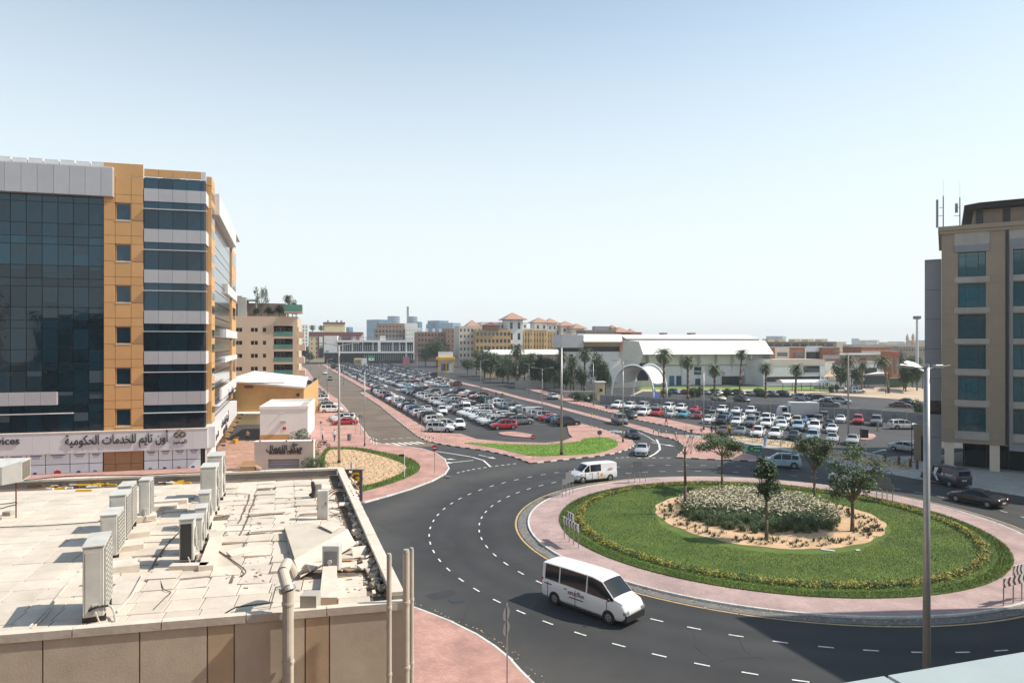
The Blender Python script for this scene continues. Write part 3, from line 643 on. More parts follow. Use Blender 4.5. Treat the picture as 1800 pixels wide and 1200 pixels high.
# ---------------- rows of parked cars
random.seed(21)
CARS = []      # candidates: (dist, kind, x, y, rot, colour, rowphrase, index, group)
def ordn(n): return f"{n}{'th' if 10 <= n % 100 <= 20 else {1:'st',2:'nd',3:'rd'}.get(n % 10,'th')}"
PAL = ['white']*13+['silver']*5+['grey']*3+['black']*6+['red','dark red','blue','navy','brown','beige','pale blue']
KPAL = ['suv']*9+['sedan']*9+['large_suv']*3+['hatchback']*3+['pickup']+['coupe']
def prow(p0, p1, spacing, ang, phrase, group, first=(), skip=0.05, jit=.15):
    d = p1-p0; n = int(d.length/spacing)+1; u = d.normalized(); k = 0
    for i in range(n):
        if i >= len(first) and random.random() < skip: continue
        kd, cl = first[i] if i < len(first) and first[i] else (random.choice(KPAL), random.choice(PAL))
        if i < len(first) and first[i] == 0: continue
        if kd is None: continue
        k += 1; nrm = Vector((math.cos(ang),math.sin(ang),0))
        p = p0+u*(i*spacing)+nrm*random.uniform(-jit*2,jit*2)
        CARS.append((p.length, kd, p.x, p.y, ang+random.uniform(-.03,.03)+(math.pi if random.random()<.3 and i>=len(first) else 0), cl, phrase, k, group))
au = math.atan2(U.y, U.x)                              # facing away from the avenue
W='white'
prow(AB(26.9,116.5), AB(26.9,210), 2.72, au, "the avenue kerb row, counting from the zebra crossing", "cars in the row along the avenue kerb", [('large_suv',W),('suv',W),('sedan','silver'),('suv','white'),('sedan','grey'),('suv','black'),('large_suv',W),('sedan','navy'),('suv','white'),('sedan','silver')], .03)
prow(AB(30.0,225), AB(29.8,496), 2.75, au, "the avenue kerb row, counting beyond the cross aisle", "cars in the far row along the avenue", [], .04)
prow(AB(36.4,113.5), AB(36.0,211), 2.75, au+math.pi, "the middle block's avenue side, from its pink end island", "cars on the near side of the middle block", [('suv','red'),('large_suv','black'),('large_suv',W),('large_suv',W),('suv','grey'),('suv',W),('large_suv','white')], .04)
prow(AB(41.2,119), AB(41.0,211), 2.75, au, "the middle block's far side, from its pink end island", "cars on the far side of the middle block", [('suv','grey'),('suv','black'),('suv',W),('large_suv',W),('sedan','silver')], .05)
prow(AB(38.5,227), AB(37.0,490), 2.8, au+math.pi, "the far block's avenue side, from the cross aisle", "cars on the near side of the far block", [], .05)
prow(AB(43.4,227), AB(42.0,490), 2.8, au, "the far block's median side, from the cross aisle", "cars on the far side of the far block", [], .05)
prow(AB(48.6,114.6), AB(49.9,205), 2.75, au, "the row beside the median road, from the lawn", "cars in the row beside the median road", [('suv','black'),('hatchback','teal'),('sedan','navy'),('sedan','red'),('suv','silver'),('suv','silver'),('van','silver'),('large_suv','silver'),('sedan','pale blue'),('sedan','navy'),('sedan',W),('suv','grey'),('suv','pale blue')], .03)
prow(AB(51.5,228), AB(53,470), 2.8, au+math.pi, "the third far row, from the cross aisle", "cars in the third far row", [], .06)
prow(AB(56.2,232), AB(58,470), 2.8, au, "the fourth far row, from the cross aisle", "cars in the fourth far row", [], .10)
prow(AB(62.5,300), AB(64,470), 2.8, au, "the outer far row by the trees", "cars in the outer far row", [], .15)
prow(AB(8.8,184), AB(8.2,226), 2.9, au, "the third west bay up the avenue", "cars in the third west bay", [], .25)
# side lot, four rows facing the road
def gp(x,y): return G(x,y)
def prow_px(l0, l1, sp, ang, *a, **k): prow(gp(*l0), gp(*l1), sp, ang, *a, **k)
an = R(-118)
prow_px((1273,762.5),(1510,781), 2.75, an, "the side lot's front row, from the crossing", "cars in the front row of the side lot", [('sedan','brown'),('sedan','grey'),('suv',W),('suv',W),('sedan','black'),('suv','pale blue'),('sedan','silver'),('sedan','silver'),('suv','grey')], 1.0)
prow_px((1246,743),(1492,762.5), 2.72, an, "the side lot's second row, from the crossing", "cars in the second row of the side lot", [('sedan',W),('pickup','black'),('sedan',W),('large_suv','grey'),('suv',W),('sedan',W),('suv','pale blue'),('large_suv',W),('sedan',W),('pickup','teal'),('suv','grey'),('suv',W)], 1.0)
prow_px((1296,739.5),(1482,752.5), 2.75, an, "the side lot's middle row, from the crossing", "cars in the middle row of the side lot", [('suv','grey'),('sedan',W),('large_suv',W),('sedan','silver'),('suv','beige'),('sedan',W),('sedan','black')], .08)
prow_px((1133,730),(1440,745), 2.75, an, "the side lot's third row, from its pink kerb", "cars in the third row of the side lot", [('suv',W),('suv','red'),('sedan','silver'),('sedan','teal'),('sedan','dark red'),('suv','grey'),('sedan','blue'),('sedan',W),('suv','grey'),('sedan',W),('suv',W),('sedan','blue'),('suv','brown')], .08)
prow_px((1086,718),(1340,729), 2.9, an, "the row against the compound wall, from the tent", "cars against the compound wall", [('large_suv',W),('suv',W),('large_suv','silver'),('sedan','grey'),('large_suv',W),('suv',W),('coupe','red'),('sedan','black'),('suv',W),('sedan',W),('suv',W),('sedan',W),('sedan','beige')], .1)
prow_px((1448,740),(1560,748.5), 3.1, an, "the row beyond the box truck, from the truck", "cars by the compound wall past the truck", [('large_suv','black'),('sedan',W),('suv','red'),('large_suv','grey'),('sedan','silver')], .3)
# compound car park behind the wall
prow_px((1186,692),(1380,697), 3.0, R(-60), "the row under the arena palms, from the tent", "cars under the arena palms", [('hatchback','blue'),('sedan','red'),('suv','black'),('sedan','silver'),('suv','silver'),('hatchback','black'),('suv','brown'),('sedan','silver')], .06)
prow_px((1262,704),(1345,709), 6.5, R(-70), "the loose line on sand behind the wall", "cars on the sand behind the wall", [('suv','beige'),('suv','black'),('sedan',W)], .0)
prow_px((1412,703),(1490,711), 3.0, R(-30), "the upper slanted group behind the truck", "slanted cars behind the truck", [('suv','silver'),('suv','silver'),('suv','black'),('sedan',W),('suv','silver')], .0)
prow_px((1412,712),(1478,716), 3.0, R(-30), "the lower slanted group behind the truck", "second slanted group behind the truck", [('sedan','black'),('sedan',W),('suv','grey'),('sedan',W)], .0)
prow_px((1475,690),(1530,690), 5.6, R(5), "the back row beside the car canopy", "cars by the canopy", [('large_suv',W),('suv',W),('sedan','silver')], .0)
# west side bays along the avenue
prow(AB(10.6,128.5), AB(10.6,142), 2.7, au+math.pi, "the west bay beside the bollards", "cars in the first west bay", [('coupe','red'),('sedan',W),('suv',W),('sedan','silver')], 1.0)
prow(AB(9.6,152), AB(9.6,166), 2.75, au, "the second west bay up the avenue", "cars in the second west bay", [('large_suv',W),('suv','black'),('suv','grey'),('sedan','black'),('suv',W)], 1.0)
prow(AB(7,240), AB(7,330), 2.8, au, "the far west bay up the avenue", "cars in the far west bay", [], .15)
CARS = [c for c in CARS if not (c[2]/c[3] < -.30 and c[3] < 90)]
CARS.sort(key=lambda c: c[0])
NFULL, NWHOLE = 70, 255
labels_used = set()
rest = {}
for i, (dist, kd, x, y, rot, cl, ph, k, grp) in enumerate(CARS):
    lab = f"{cl} {KW[kd]}, {ordn(k)} in {ph}"
    if i < NWHOLE:
        put_car(kd, x, y, rot, cl, lab, i < NFULL, grp, z=.012)
    else: rest.setdefault(cl, []).append((kd, x, y, rot))
# the most distant cars, too small to tell apart
mb = MB(); order = []
for cl, l in rest.items():
    if cl not in order: order.append(cl)
low = {}
for kd in SPEC:
    b = MB(); st = SPEC[kd]['st']; q = []
    for s in st[::1]: q.append([(s[0],y_,z_) for y_,z_ in ((s[4],.25),(s[4],s[2]),(s[5],s[3]),(-s[5],s[3]),(-s[4],s[2]),(-s[4],.25))])
    v = [p for r in q for p in r]; f = []; mi = []
    sp = SPEC[kd]
    for i in range(len(q)-1):
        for j in range(6):
            k = (j+1)%6; f.append((i*6+j,(i+1)*6+j,(i+1)*6+k,i*6+k))
            gl = (j in (1,3) and sp['sg'][0] <= i < sp['sg'][1]) or (j == 2 and (sp['fg'][0] == i or sp['rg'][0] == i))
            mi.append(-1 if (gl or j == 5) else 0)
    f += [tuple(range(6)), tuple(range(len(v)-1,len(v)-7,-1))]; mi += [0,0]; b.add(v,f,mi); low[kd] = b
for cl, l in rest.items():
    for (kd, x, y, rot) in l:
        T = Matrix.Translation((x,y,.02)) @ Matrix.Rotation(rot,4,'Z'); b = low[kd]; n = len(mb.v)
        mb.v += [tuple(T @ Vector(p)) for p in b.v]; mb.f += [tuple(i+n for i in f) for f in b.f]; mb.m += [order.index(cl)+1 if k_ == 0 else 0 for k_ in b.m]
far_mats = [M['cglass']]+[pm("far_paint_"+c.replace(' ','_'), COLR[c], .3, coat=.5) for c in order]
tag(mb.build("distant_parked_cars", far_mats), "mass of distant parked cars at the far end of the lot", "cars", kind="stuff")
print("cars", len(CARS))
# ---------------- single vehicles
def heading(a, b): p = G(*a); q = G(*b); return math.atan2(q.y-p.y, q.x-p.x)
def solo(kind, a, b, colour, label, side=-1, **k):
    """a: ground pixel under the rear wheel seen, b: under the front wheel seen; side: which side of the car those are on"""
    p = G(*a); q = G(*b); sp = SPEC[kind]; h = math.atan2(q.y-p.y, q.x-p.x); w = max(s[4] for s in sp['st']); mid = (p+q)/2
    nrm = Vector((-math.sin(h), math.cos(h), 0)); c = mid + nrm*(-side)*w
    off = sum(sp['wx'])/2; c -= Vector((math.cos(h),math.sin(h),0))*off
    return put_car(kind, c.x, c.y, h, colour, label, True, **k)
mini = solo('minibus', (974,1062), (1070,1097), 'white', "white high-roof minibus with long dark side windows driving round the near side of the roundabout", side=-1, name='minibus', cat='minibus')
van1 = solo('van', (1069,845), (1029,849), 'white', "white panel van with two side windows entering the roundabout beside the chevron boards", side=1, name='panel_van', cat='van')
solo('sedan', (1143,794.5), (1139,802), 'silver', "silver sedan waiting at the yield line between the two pink islands", side=1, name='driving_sedan')
solo('suv', (1392,824), (1355,822), 'pale blue', "pale blue SUV driving in the building's shade behind the thin roundabout trees", side=1, name='driving_suv')
solo('sedan', (1499,856), (1462,846), 'white', "white sedan in shade half hidden behind the bushy roundabout tree", side=1, name='driving_sedan')
bv = solo('van', (1673,857), (1622,843), 'navy', "dark blue van with white curved stripe parked below the tan building", side=1, name='panel_van', cat='van')
solo('sedan', (1737,893), (1678,881), 'black', "black sedan driving past beside the dark blue van", side=1, name='driving_sedan')
solo('suv', (756,760), (787,760.5), 'white', "white SUV parked across the row end above the zebra crossing", side=-1)
solo('minibus', (826,722), (830,729), 'white', "white high minibus standing in the first lot aisle", side=1, name='minibus', cat='minibus')
solo('sedan', (757,719), (762,728), 'silver', "silver sedan driving down the first lot aisle", side=1, name='driving_sedan')
solo('suv', (780,724), (790,731), 'white', "white SUV in the lot aisle behind the silver sedan", side=1, name='driving_suv')
solo('suv', (812,747), (822,759), 'white', "white SUV driving toward the zebra crossing past the red car", side=1, name='driving_suv')
solo('van', (1073,742), (1088,748), 'grey', "dark grey van approaching the zebra on the median road", side=-1, name='panel_van', cat='van')
solo('suv', (1090,733.5), (1103,736), 'black', "black SUV on the outer carriageway beside the pink pavement", side=-1, name='driving_suv')
solo('sedan', (1115,764), (1130,775), 'black', "black sedan leaving the lot road at the splitter island", side=1, name='driving_sedan')
solo('sedan', (555,668), (562,673), 'black', "black car parked beside the avenue kerb, nearest the small lamp post", side=1)
solo('suv', (574,655), (577,661), 'white', "white SUV driving down the avenue", side=1, name='driving_suv')
solo('suv', (586,664), (583,673), 'grey', "grey SUV driving up the avenue past the lamp posts", side=1, name='driving_suv')
solo('sedan', (901,739), (911,742), 'white', "white sedan reversing in the aisle beside the median row", side=-1, name='driving_sedan')
solo('suv', (1584,755), (1600,755), 'white', "white car parked across the bay end beside the tall grey pole", side=-1)
solo('sedan', (1577,793), (1600,796), 'silver', "silver sedan in the building shade behind the tall grey pole", side=-1)
solo('suv', (960,700), (972,703), 'silver', "silver police-style car at the side road by the palms", side=-1)
solo('van', (800,706), (810,708), 'orange', "orange van parked at the lot edge beside a pink island", side=-1, name='panel_van', cat='van')
solo('suv', (838,709), (850,710), 'black', "black SUV beside the green street banner", side=-1)
solo('sedan', (1578,708), (1600,711), 'black', "black car under the far end of the compound wall", side=-1)
solo('sedan', (1570,716), (1594,717), 'brown', "brown car on the asphalt behind the compound wall end", side=-1)
# livery on the two near vans and the blue van
def text_mesh(s, size, ext=0.006, bold=0.0):
    c = bpy.data.curves.new("text", 'FONT'); c.body = s; c.size = size; c.extrude = ext; c.offset = bold; c.align_x = 'CENTER'; c.align_y = 'CENTER'; c.resolution_u = 3
    o = bpy.data.objects.new("text", c); COL.objects.link(o); bpy.context.view_layer.update()
    me = bpy.data.meshes.new_from_object(o.evaluated_get(bpy.context.evaluated_depsgraph_get())); bpy.data.objects.remove(o); return me
AR = {'ا':(0xFE8D,0),'أ':(0xFE83,0),'ب':(0xFE8F,1),'ة':(0xFE93,0),'ت':(0xFE95,1),'ج':(0xFE9D,1),'ح':(0xFEA1,1),'خ':(0xFEA5,1),'د':(0xFEA9,0),'ر':(0xFEAD,0),'ز':(0xFEAF,0),'س':(0xFEB1,1),'ص':(0xFEB9,1),'ع':(0xFEC9,1),'ف':(0xFED1,1),'ك':(0xFED9,1),'ل':(0xFEDD,1),'م':(0xFEE1,1),'ن':(0xFEE5,1),'ه':(0xFEE9,1),'و':(0xFEED,0),'ي':(0xFEF1,1)}
def arabic(s):
    out = []
    for w in s.split(' '):
        r = ''
        for i, ch in enumerate(w):
            if ch not in AR: r += ch; continue
            base, dual = AR[ch]; pj = i > 0 and w[i-1] in AR and AR[w[i-1]][1]; nj = i < len(w)-1 and w[i+1] in AR
            r += chr(base + ((3 if (pj and nj) else 2 if nj else 1 if pj else 0) if dual else (1 if pj else 0)))
        out.append(r)
    return ' '.join(out)[::-1]
def put_text(s, size, mat, parent, loc, rotz, name='lettering', ext=.006, bold=0.0, sx=1.0):
    me = text_mesh(s, size, ext, bold); me.materials.clear(); me.materials.append(M[mat])
    o = link(name, me, parent, loc, (R(90), 0, rotz)); o.scale = (sx,1,1); return o
put_text("APLEONA", .27, 'chev', mini, (-.35,-.985,.98), 0, sx=1.0)
for x,z,w in ((-.35,.72,1.0),(-2.45,1.08,.55)):
    m = MB(); m.box(x-w/2,-.985,z,x+w/2,-.972,z+.05); m.build("side_stripe", M['trim'], mini)
m = MB(); m.cyl((-.6,.955,.80),(-.6,.968,.80),.16,.16,12); m.box(-1.1,.955,.58,-.15,.966,.62); m.build('door_emblem', M['gymy'], van1)
m = MB(); m.box(-2.1,.945,1.30,-1.4,.965,1.35); m.box(-1.95,.945,1.38,-1.55,.965,1.42); m.build('side_script', M['signr'], van1)
m = MB(); m.add([(-.25,.958,.4),(.05,.958,.4),(.55,.958,1.05),(.45,.91,1.5),(.4,.86,1.75),(-.1,.86,1.75),(0,.91,1.5),(.2,.958,1.05)],[tuple(range(7,-1,-1))]); m.build("white_stripe", M['signw'], bv)
m = MB(); m.cyl((-.75,.95,1.2),(-.75,.962,1.2),.14,.14,12); m.build("emblem", M['signw'], bv)
m = MB(); m.box(-2.2,.95,1.26,-1.1,.965,1.32); m.box(-2.0,.95,1.15,-1.1,.965,1.19); m.build('side_script', M['signw'], bv)
# box truck
tr = thing("box_truck", "white box truck parked against the compound wall among the cars", "truck", GD(0,1), 0)
a = G(1376,737); b = G(1432,737); tr.location = ((a.x+b.x)/2, a.y+1.0, 0); L_ = (b-a).length+.4
tr.rotation_euler.z = R(-8)
m = MB(); m.box(-L_/2+1.9,-1.2,1.0,L_/2+.6,1.2,3.35); m.build("cargo_box", M['cladw'], tr)
m = MB(); m.box(-L_/2-.3,-1.05,.5,-L_/2+1.7,1.05,1.5); m.add([(-L_/2-.3,-1.05,1.5),(-L_/2+1.7,-1.05,1.5),(-L_/2+1.7,1.05,1.5),(-L_/2-.3,1.05,1.5),(-L_/2+.1,-.95,2.5),(-L_/2+1.7,-.95,2.6),(-L_/2+1.7,.95,2.6),(-L_/2+.1,.95,2.5)],[(0,1,5,4),(1,2,6,5),(2,3,7,6),(3,0,4,7),(4,5,6,7)]); m.build("cab", M['cladw'], tr)
m = MB(); m.box(-L_/2+.35,-1.06,1.55,-L_/2+1.3,-1.0,2.3); m.build("side_window", M['cglass'], tr)
m = MB(); m.box(-L_/2,-.9,.45,L_/2+.4,.9,.95); m.build("chassis", M['trim'], tr)
for x in (-L_/2+.7, L_/2-.6):
    for s in (-1,1): m = MB(); m.cyl((x,s*.85,.42),(x,s*1.12,.42),.42,.42,16); m.build("wheel", M['tyre'], tr)
# ================================================================ flat roof below the camera (the low building)
RZ = 10.0
def GR(x, y, z=RZ): return G(x, y, z)
rc = GR(709,1057,RZ+.12)                               # near right corner of the parapet
bl_ang = R(12.6)
bx = Vector((math.cos(bl_ang), math.sin(bl_ang), 0)); by = Vector((-math.sin(R(18.6)), math.cos(R(18.6)), 0))
low = thing("low_building", "low flat-roofed building whose cracked slab roof carries the air conditioners, below the camera", "building", (rc.x, rc.y, 0), 0)
def LB(a, b, z=0): p = bx*a + by*b; return Vector((p.x, p.y, z))      # local: a right along the front, b back
BD = 13.9                                              # roof depth
LW = 16.5
m = MB(); q = [LB(-LW,0.06), LB(-.06,0.06), LB(-.06,BD), LB(-LW,BD)]; m.prism([(p.x,p.y) for p in q], 0, RZ-.05)
m.build("wall", M['wallpanel'], low)
# stone panels on the front wall
wid = [1.42]*12; a = -.0; k = 0
edges = [0,-1.35,-1.78,-3.0,-3.45,-4.55,-6.05,-7.45,-8.87,-10.3,-11.7,-13.1,-14.5]
for i in range(len(edges)-1):
    for zz0, zz1 in ((RZ-2.6, RZ-.02),(RZ-5.2,RZ-2.62),(RZ-7.8,RZ-5.22),(0.1,RZ-7.82)):
        a1, a0 = edges[i]-.012, edges[i+1]+.012
        m = MB(); pts = [LB(a0,-.01+.0), LB(a1,-.01), LB(a1,.06), LB(a0,.06)]; m.prism([(p.x,p.y) for p in pts], zz0, zz1)
        m.build("stone_panel", M['wallpanel_b'] if i in (1,3) else M['wallpanel'], low)
# right side wall panels
for j in range(7):
    for zz0, zz1 in ((RZ-2.6, RZ-.02),(RZ-5.2,RZ-2.62),(.1,RZ-5.22)):
        m = MB(); pts = [LB(-.06,j*2+.012), LB(.01,j*2+.012), LB(.01,min(BD,j*2+1.988)), LB(-.06,min(BD,j*2+1.988))]; m.prism([(p.x,p.y) for p in pts], zz0, zz1)
        m.build("stone_panel", M['wallpanel'], low)
# roof screed + slabs
m = MB(); m.prism([(p.x,p.y) for p in q], RZ-.06, RZ-.035); m.build("roof_screed", M['roofbase'], low)
random.seed(5)
S = .62; slabs = []
sl_me = {}
def slab_mesh(k):
    if k not in sl_me:
        m = MB(); w = S/2-.009; c = random.uniform(0,.03)
        if k == 0: m.bev(-w,-w,-.05,w,w,0,.006)
        else:
            # chipped corner or crack
            cc = random.uniform(.04,.14); p = [(-w,-w),(w,-w),(w,w-cc),(w-cc*random.uniform(.5,1.4),w),(-w,w)]; m.prism(p,-.05,0)
        o = m.build("roof_slab", M['rooftile_c']); sl_me[k] = o.data; bpy.data.objects.remove(o)
    return sl_me[k]
na, nb = int(LW/S), int((BD-.35)/S)
for i in range(na):
    for j in range(nb):
        a = -.55-(i+.5)*S; b = .16+(j+.5)*S
        if a < -LW+.2: continue
        p = LB(a,b); w = p+Vector((rc.x,rc.y,0))
        if w.x/w.y < -.80: continue
        slabs.append((w.length, p, i, j))
slabs.sort(key=lambda t: t[0])
rest_ = MB()
broken = lambda i,j: (i < 9 and j > 2)
for n_, (d, p, i, j) in enumerate(slabs):
    br = broken(i,j); dz = random.uniform(-.004,.004) + (random.uniform(-.022,.045) if br and random.random()<.6 else 0)
    if br and random.random() < .07: continue
    tx = random.uniform(-.03,.03) if br else 0; ty = random.uniform(-.035,.035) if br else 0
    rz = bl_ang+(random.uniform(-.04,.04) if br else random.uniform(-.004,.004))
    if n_ < 298:
        o = link("roof_slab", slab_mesh(0 if not br or random.random()<.4 else random.randint(1,5)), low, (p.x,p.y,RZ+dz), (tx,ty,rz))
    else:
        rest_.T = Matrix.Translation((p.x,p.y,RZ+dz)) @ Matrix.Rotation(rz,4,'Z') @ Matrix.Rotation(ty,4,'Y') @ Matrix.Rotation(tx,4,'X')
        w = S/2-.006; rest_.box(-w,-w,-.05,w,w,0)
rest_.T = None
tag(rest_.build("roof_slabs_beyond", M['rooftile_c'], low), kind="stuff")
def strip(name, a0, b0, a1, b1, z0, z1, mat, sub=None, bev=.012):
    m = MB(); q = [LB(a0,b0),LB(a1,b0),LB(a1,b1),LB(a0,b1)]; m.prism([(p.x,p.y) for p in q], z0, z1); return m.build(name, M[mat], low)
# parapets: front coping low, right one tall, back one
for i in range(12): strip("coping", -(i+1)*1.4+.008, -.035, -i*1.4-.008 if i else -.0, .14, RZ-.02, RZ+.12+random.uniform(0,.004), 'coping')
for j in range(10):
    strip("coping", -.20, .15+j*1.37, .04, .15+(j+1)*1.37-.012, RZ+.19, RZ+.26+random.uniform(0,.006), 'coping')
strip("parapet", -.17, .15, -.0, BD, RZ-.02, RZ+.19, 'concrete')
for i in range(12): strip("coping", -(i+1)*1.4+.008, BD-.12, -i*1.4-.008, BD+.16, RZ+.18, RZ+.25+random.uniform(0,.005), 'coping')
strip("parapet", -LW, BD-.05, -.2, BD+.1, RZ-.02, RZ+.18, 'concrete')
# raised plinths (equipment kerbs)
def R3(x, y, dz=0): p = G(x, y, RZ+dz); return p
def plinth(x0,y0,x1,y1,w,h=.14):
    a = R3(x0,y0); b = R3(x1,y1); u = (b-a).normalized(); n = Vector((-u.y,u.x,0))*w/2
    m = MB(); q = [a-n,b-n,b+n,a+n]; m.prism([(p.x,p.y) for p in q], RZ-.01, RZ+h); q2 = [p for p in q]
    o = m.build("concrete_plinth", M['coping']); return tag(o, None, None)
plr = thing("plinth_row", "low concrete plinths running across the roof under the condenser units", "plinths", (0,0,0))
for (l) in ((196,1003,245,996,.55),(205,966,252,960,.6),(218,945,262,939,.45),(232,915,275,911,.5),(262,897,312,893,.4),(300,1003,365,1001,.22),(338,985,352,925,.25),(357,930,378,890,.25),(268,888,330,884,.3),(380,952,362,1005,.3)):
    o = plinth(*l); o.parent = plr
# ---------------- air conditioner condensers
def condenser(kind, label, x, y, h, w, d, rot=None, base=.12):
    """kind: 'fins' louvred coil on the right side, 'fan' round fan guard on the right side"""
    p = R3(x, y); r = thing("condenser_unit", label, "air conditioner", p, R(17) if rot is None else rot, "air conditioner condensers on the low roof")
    m = MB(); m.bev(0, 0, base, w, d, base+h, .012)
    m.build("casing", M['acw'], r)
    m = MB(); m.box(-.012,-.012,base+h+.001,w+.012,d+.012,base+h+.022); m.build("lid", M['acw'], r)
    for yy in (.08, d-.14):
        m = MB(); m.box(-.02,yy,0,w+.02,yy+.06,base-.002); m.build("foot", M['dark'], r)
    if kind == 'fins':
        m = MB(); m.box(w-.0,.05,base+.05,w+.012,d-.04,base+h-.05); m.build("coil_face", M['acgrill'], r)
        m = MB()
        for k in range(int(h/.09)):
            z = base+.06+k*.09; m.box(w+.013,.05,z,w+.026,d-.04,z+.014)
        for k in range(5):
            yy = .05+k*(d-.1)/4; m.box(w+.013,yy-.006,base+.05,w+.03,yy+.006,base+h-.05)
        tag(m.build("louvre", M['acw'], r), kind="stuff")
    else:
        m = MB(); rr = min(d*.42, h*.42)
        n = 2 if h > 1.1 else 1
        for k in range(n):
            zc = base+h*(.5 if n == 1 else (.27+.46*k)); r2 = rr if n == 1 else h*.22
            f = MB(); f.cyl((w+.002,d*.55,zc),(w+.02,d*.55,zc),r2,r2,20); f.build("fan_opening", M['acgrill'], r)
            g_ = MB()
            for c in range(1,5):
                rc_ = r2*c/4; pts = [(w+.03,d*.55+rc_*math.cos(2*math.pi*t/16),zc+rc_*math.sin(2*math.pi*t/16)) for t in range(17)]; g_.tube(pts,.006,4)
            for t in range(6): g_.cyl((w+.03,d*.55,zc),(w+.03,d*.55+r2*math.cos(t*math.pi/3),zc+r2*math.sin(t*math.pi/3)),.005,.005,4)
            g_.build("fan_guard", M['acw'], r)
    m = MB(); m.bev(.04,-.006,base+.05,w-.05,-.001,base+h-.09,.001); m.build("end_panel", M['acw'], r)
    m = MB(); m.box(w*.45,-.03,base+.03,w*.8,-.007,base+.22); m.build("valve_cover", M['acw'], r)
    m = MB(); m.tube([(w*.6,-.03,base+.1),(w*.7,-.14,base+.08),(w*.9,-.2,.03),(w*1.5,-.1,.02),(w*1.9,.3,.02)],.014,5); m.build("hose", M['cablew'], r)
    return r
condenser('fins', "front condenser unit standing alone near the roof edge with a drooping hose", 145,1098,1.24,.33,1.0, R(24))
condenser('fins', "second condenser unit back, brown-grey casing beside the plinth", 176,987,.92,.34,.80, R(20))
condenser('fins', "taller condenser unit with large louvred side behind the brown-grey one", 192,959,1.10,.36,.70, R(20))
condenser('fins', "condenser at the far end of the louvred row, partly hidden", 207,936,1.08,.32,.72, R(20))
condenser('fins', "slim isolated condenser standing upright behind the louvred row", 244,915,1.00,.28,.50, R(18))
condenser('fan', "condenser with an open dark end showing its coil, front of the fan group", 315,996,.92,.30,.50, R(20))
condenser('fan', "low fan condenser just behind the open-ended one", 334,977,.74,.26,.50, R(20))
condenser('fan', "third fan condenser in the line behind the open-ended one", 343,955,.74,.26,.52, R(20))
condenser('fan', "small square-topped condenser with vent box beside the tall one", 349,933,.86,.28,.5, R(20))
condenser('fan', "tall beige condenser at the middle of the roof next to the small ones", 352,908,1.28,.42,.8)
condenser('fan', "tallest beige condenser behind the other tall one near the back parapet", 364,882,1.3,.44,.9)
m = MB(); p = R3(316,996); m.box(0,0,0,.23,.02,.80)
o = tag(m.build("coil_panel", M['dark'], None, (p.x+.03,p.y-.04,RZ+.16), R(20)), "black coil panel leaning on the open end of the fan condenser", "panel")
# ---------------- big vertical duct at the front edge
du = thing("exhaust_duct", "beige round exhaust duct rising up the front wall with an elbow onto the roof", "duct", (0,0,0))
T0 = Vector((rc.x,rc.y,0))+LB(-2.08,-.16); rr = .10
m = MB(); m.cyl(T0, T0+Vector((0,0,RZ+.55)), rr, rr, 20)
for k in range(10): m.cyl(T0+Vector((0,0,RZ+.3-k*1.05)), T0+Vector((0,0,RZ+.345-k*1.05)), rr+.012, rr+.012, 20)
m.build("riser", M['pipe'], du)
m = MB(); m.cyl(T0+Vector((0,0,RZ+.54)), T0+Vector((-.03,.02,RZ+.60)), rr+.05, rr+.05, 20); m.build("collar", M['steel'], du)
m = MB(); m.cyl(T0+Vector((-.02,.02,RZ+.58)), T0+Vector((-.20,.32,RZ+.78)), rr, rr, 18); m.cyl(T0+Vector((-.20,.32,RZ+.78)), T0+Vector((-.26,.75,RZ+.80)), rr, rr*1.05, 18); m.cyl(T0+Vector((-.26,.75,RZ+.79)), T0+Vector((-.27,.95,RZ+.55)), rr*1.05, rr*1.5, 18); m.build("elbow", M['pipe'], du)
m = MB(); b_ = T0+Vector((.0,.45,RZ)); m.tube([b_+Vector((-.5,0,0)),b_+Vector((-.38,0,.45)),b_+Vector((-.1,0,.5))],.012,5); m.tube([b_+Vector((-.2,.3,0)),b_+Vector((-.3,.1,.45))],.012,5); m.build("bracket", M['steel'], du)
m = MB(); m.box(T0.x+.12,T0.y+.3,RZ,T0.x+.42,T0.y+.6,RZ+.34); m.build("support_block", M['concrete'], du)
# rectangular trunking with meter box
tk = thing("cable_trunking", "white rectangular trunking running from a meter box over the front coping", "trunking", (0,0,0))
a = R3(578,1060,.08); b = R3(580,1003,.08)
m = MB(); m.prism([(a.x-.17,a.y-.02),(a.x+.17,a.y-.02),(b.x+.15,b.y),(b.x-.15,b.y)], RZ+.01, RZ+.20); m.build("duct_run", M['coping'], tk)
m = MB(); m.bev(b.x-.17,b.y,RZ+.1,b.x+.2,b.y+.25,RZ+.62,.01); m.build("meter_box", M['acw'], tk)
m = MB(); m.box(b.x-.13,b.y-.012,RZ+.2,b.x+.16,b.y-.002,RZ+.50); m.build("meter_window", M['greystone'], tk)
m = MB(); m.cyl((b.x,b.y-.05,RZ+.28),(b.x,b.y-.015,RZ+.28),.05,.05,10); m.tube([(b.x,b.y-.04,RZ+.28),(b.x-.03,b.y-.06,RZ+.15),(b.x+.05,b.y-.05,RZ+.1)],.012,5); m.build("meter", M['acw'], tk)
m = MB(); m.box(a.x-.17,a.y-.15,RZ-2.7,a.x+.17,a.y-.03,RZ+.06); m.build("down_duct", M['wallpanel_b'], tk)
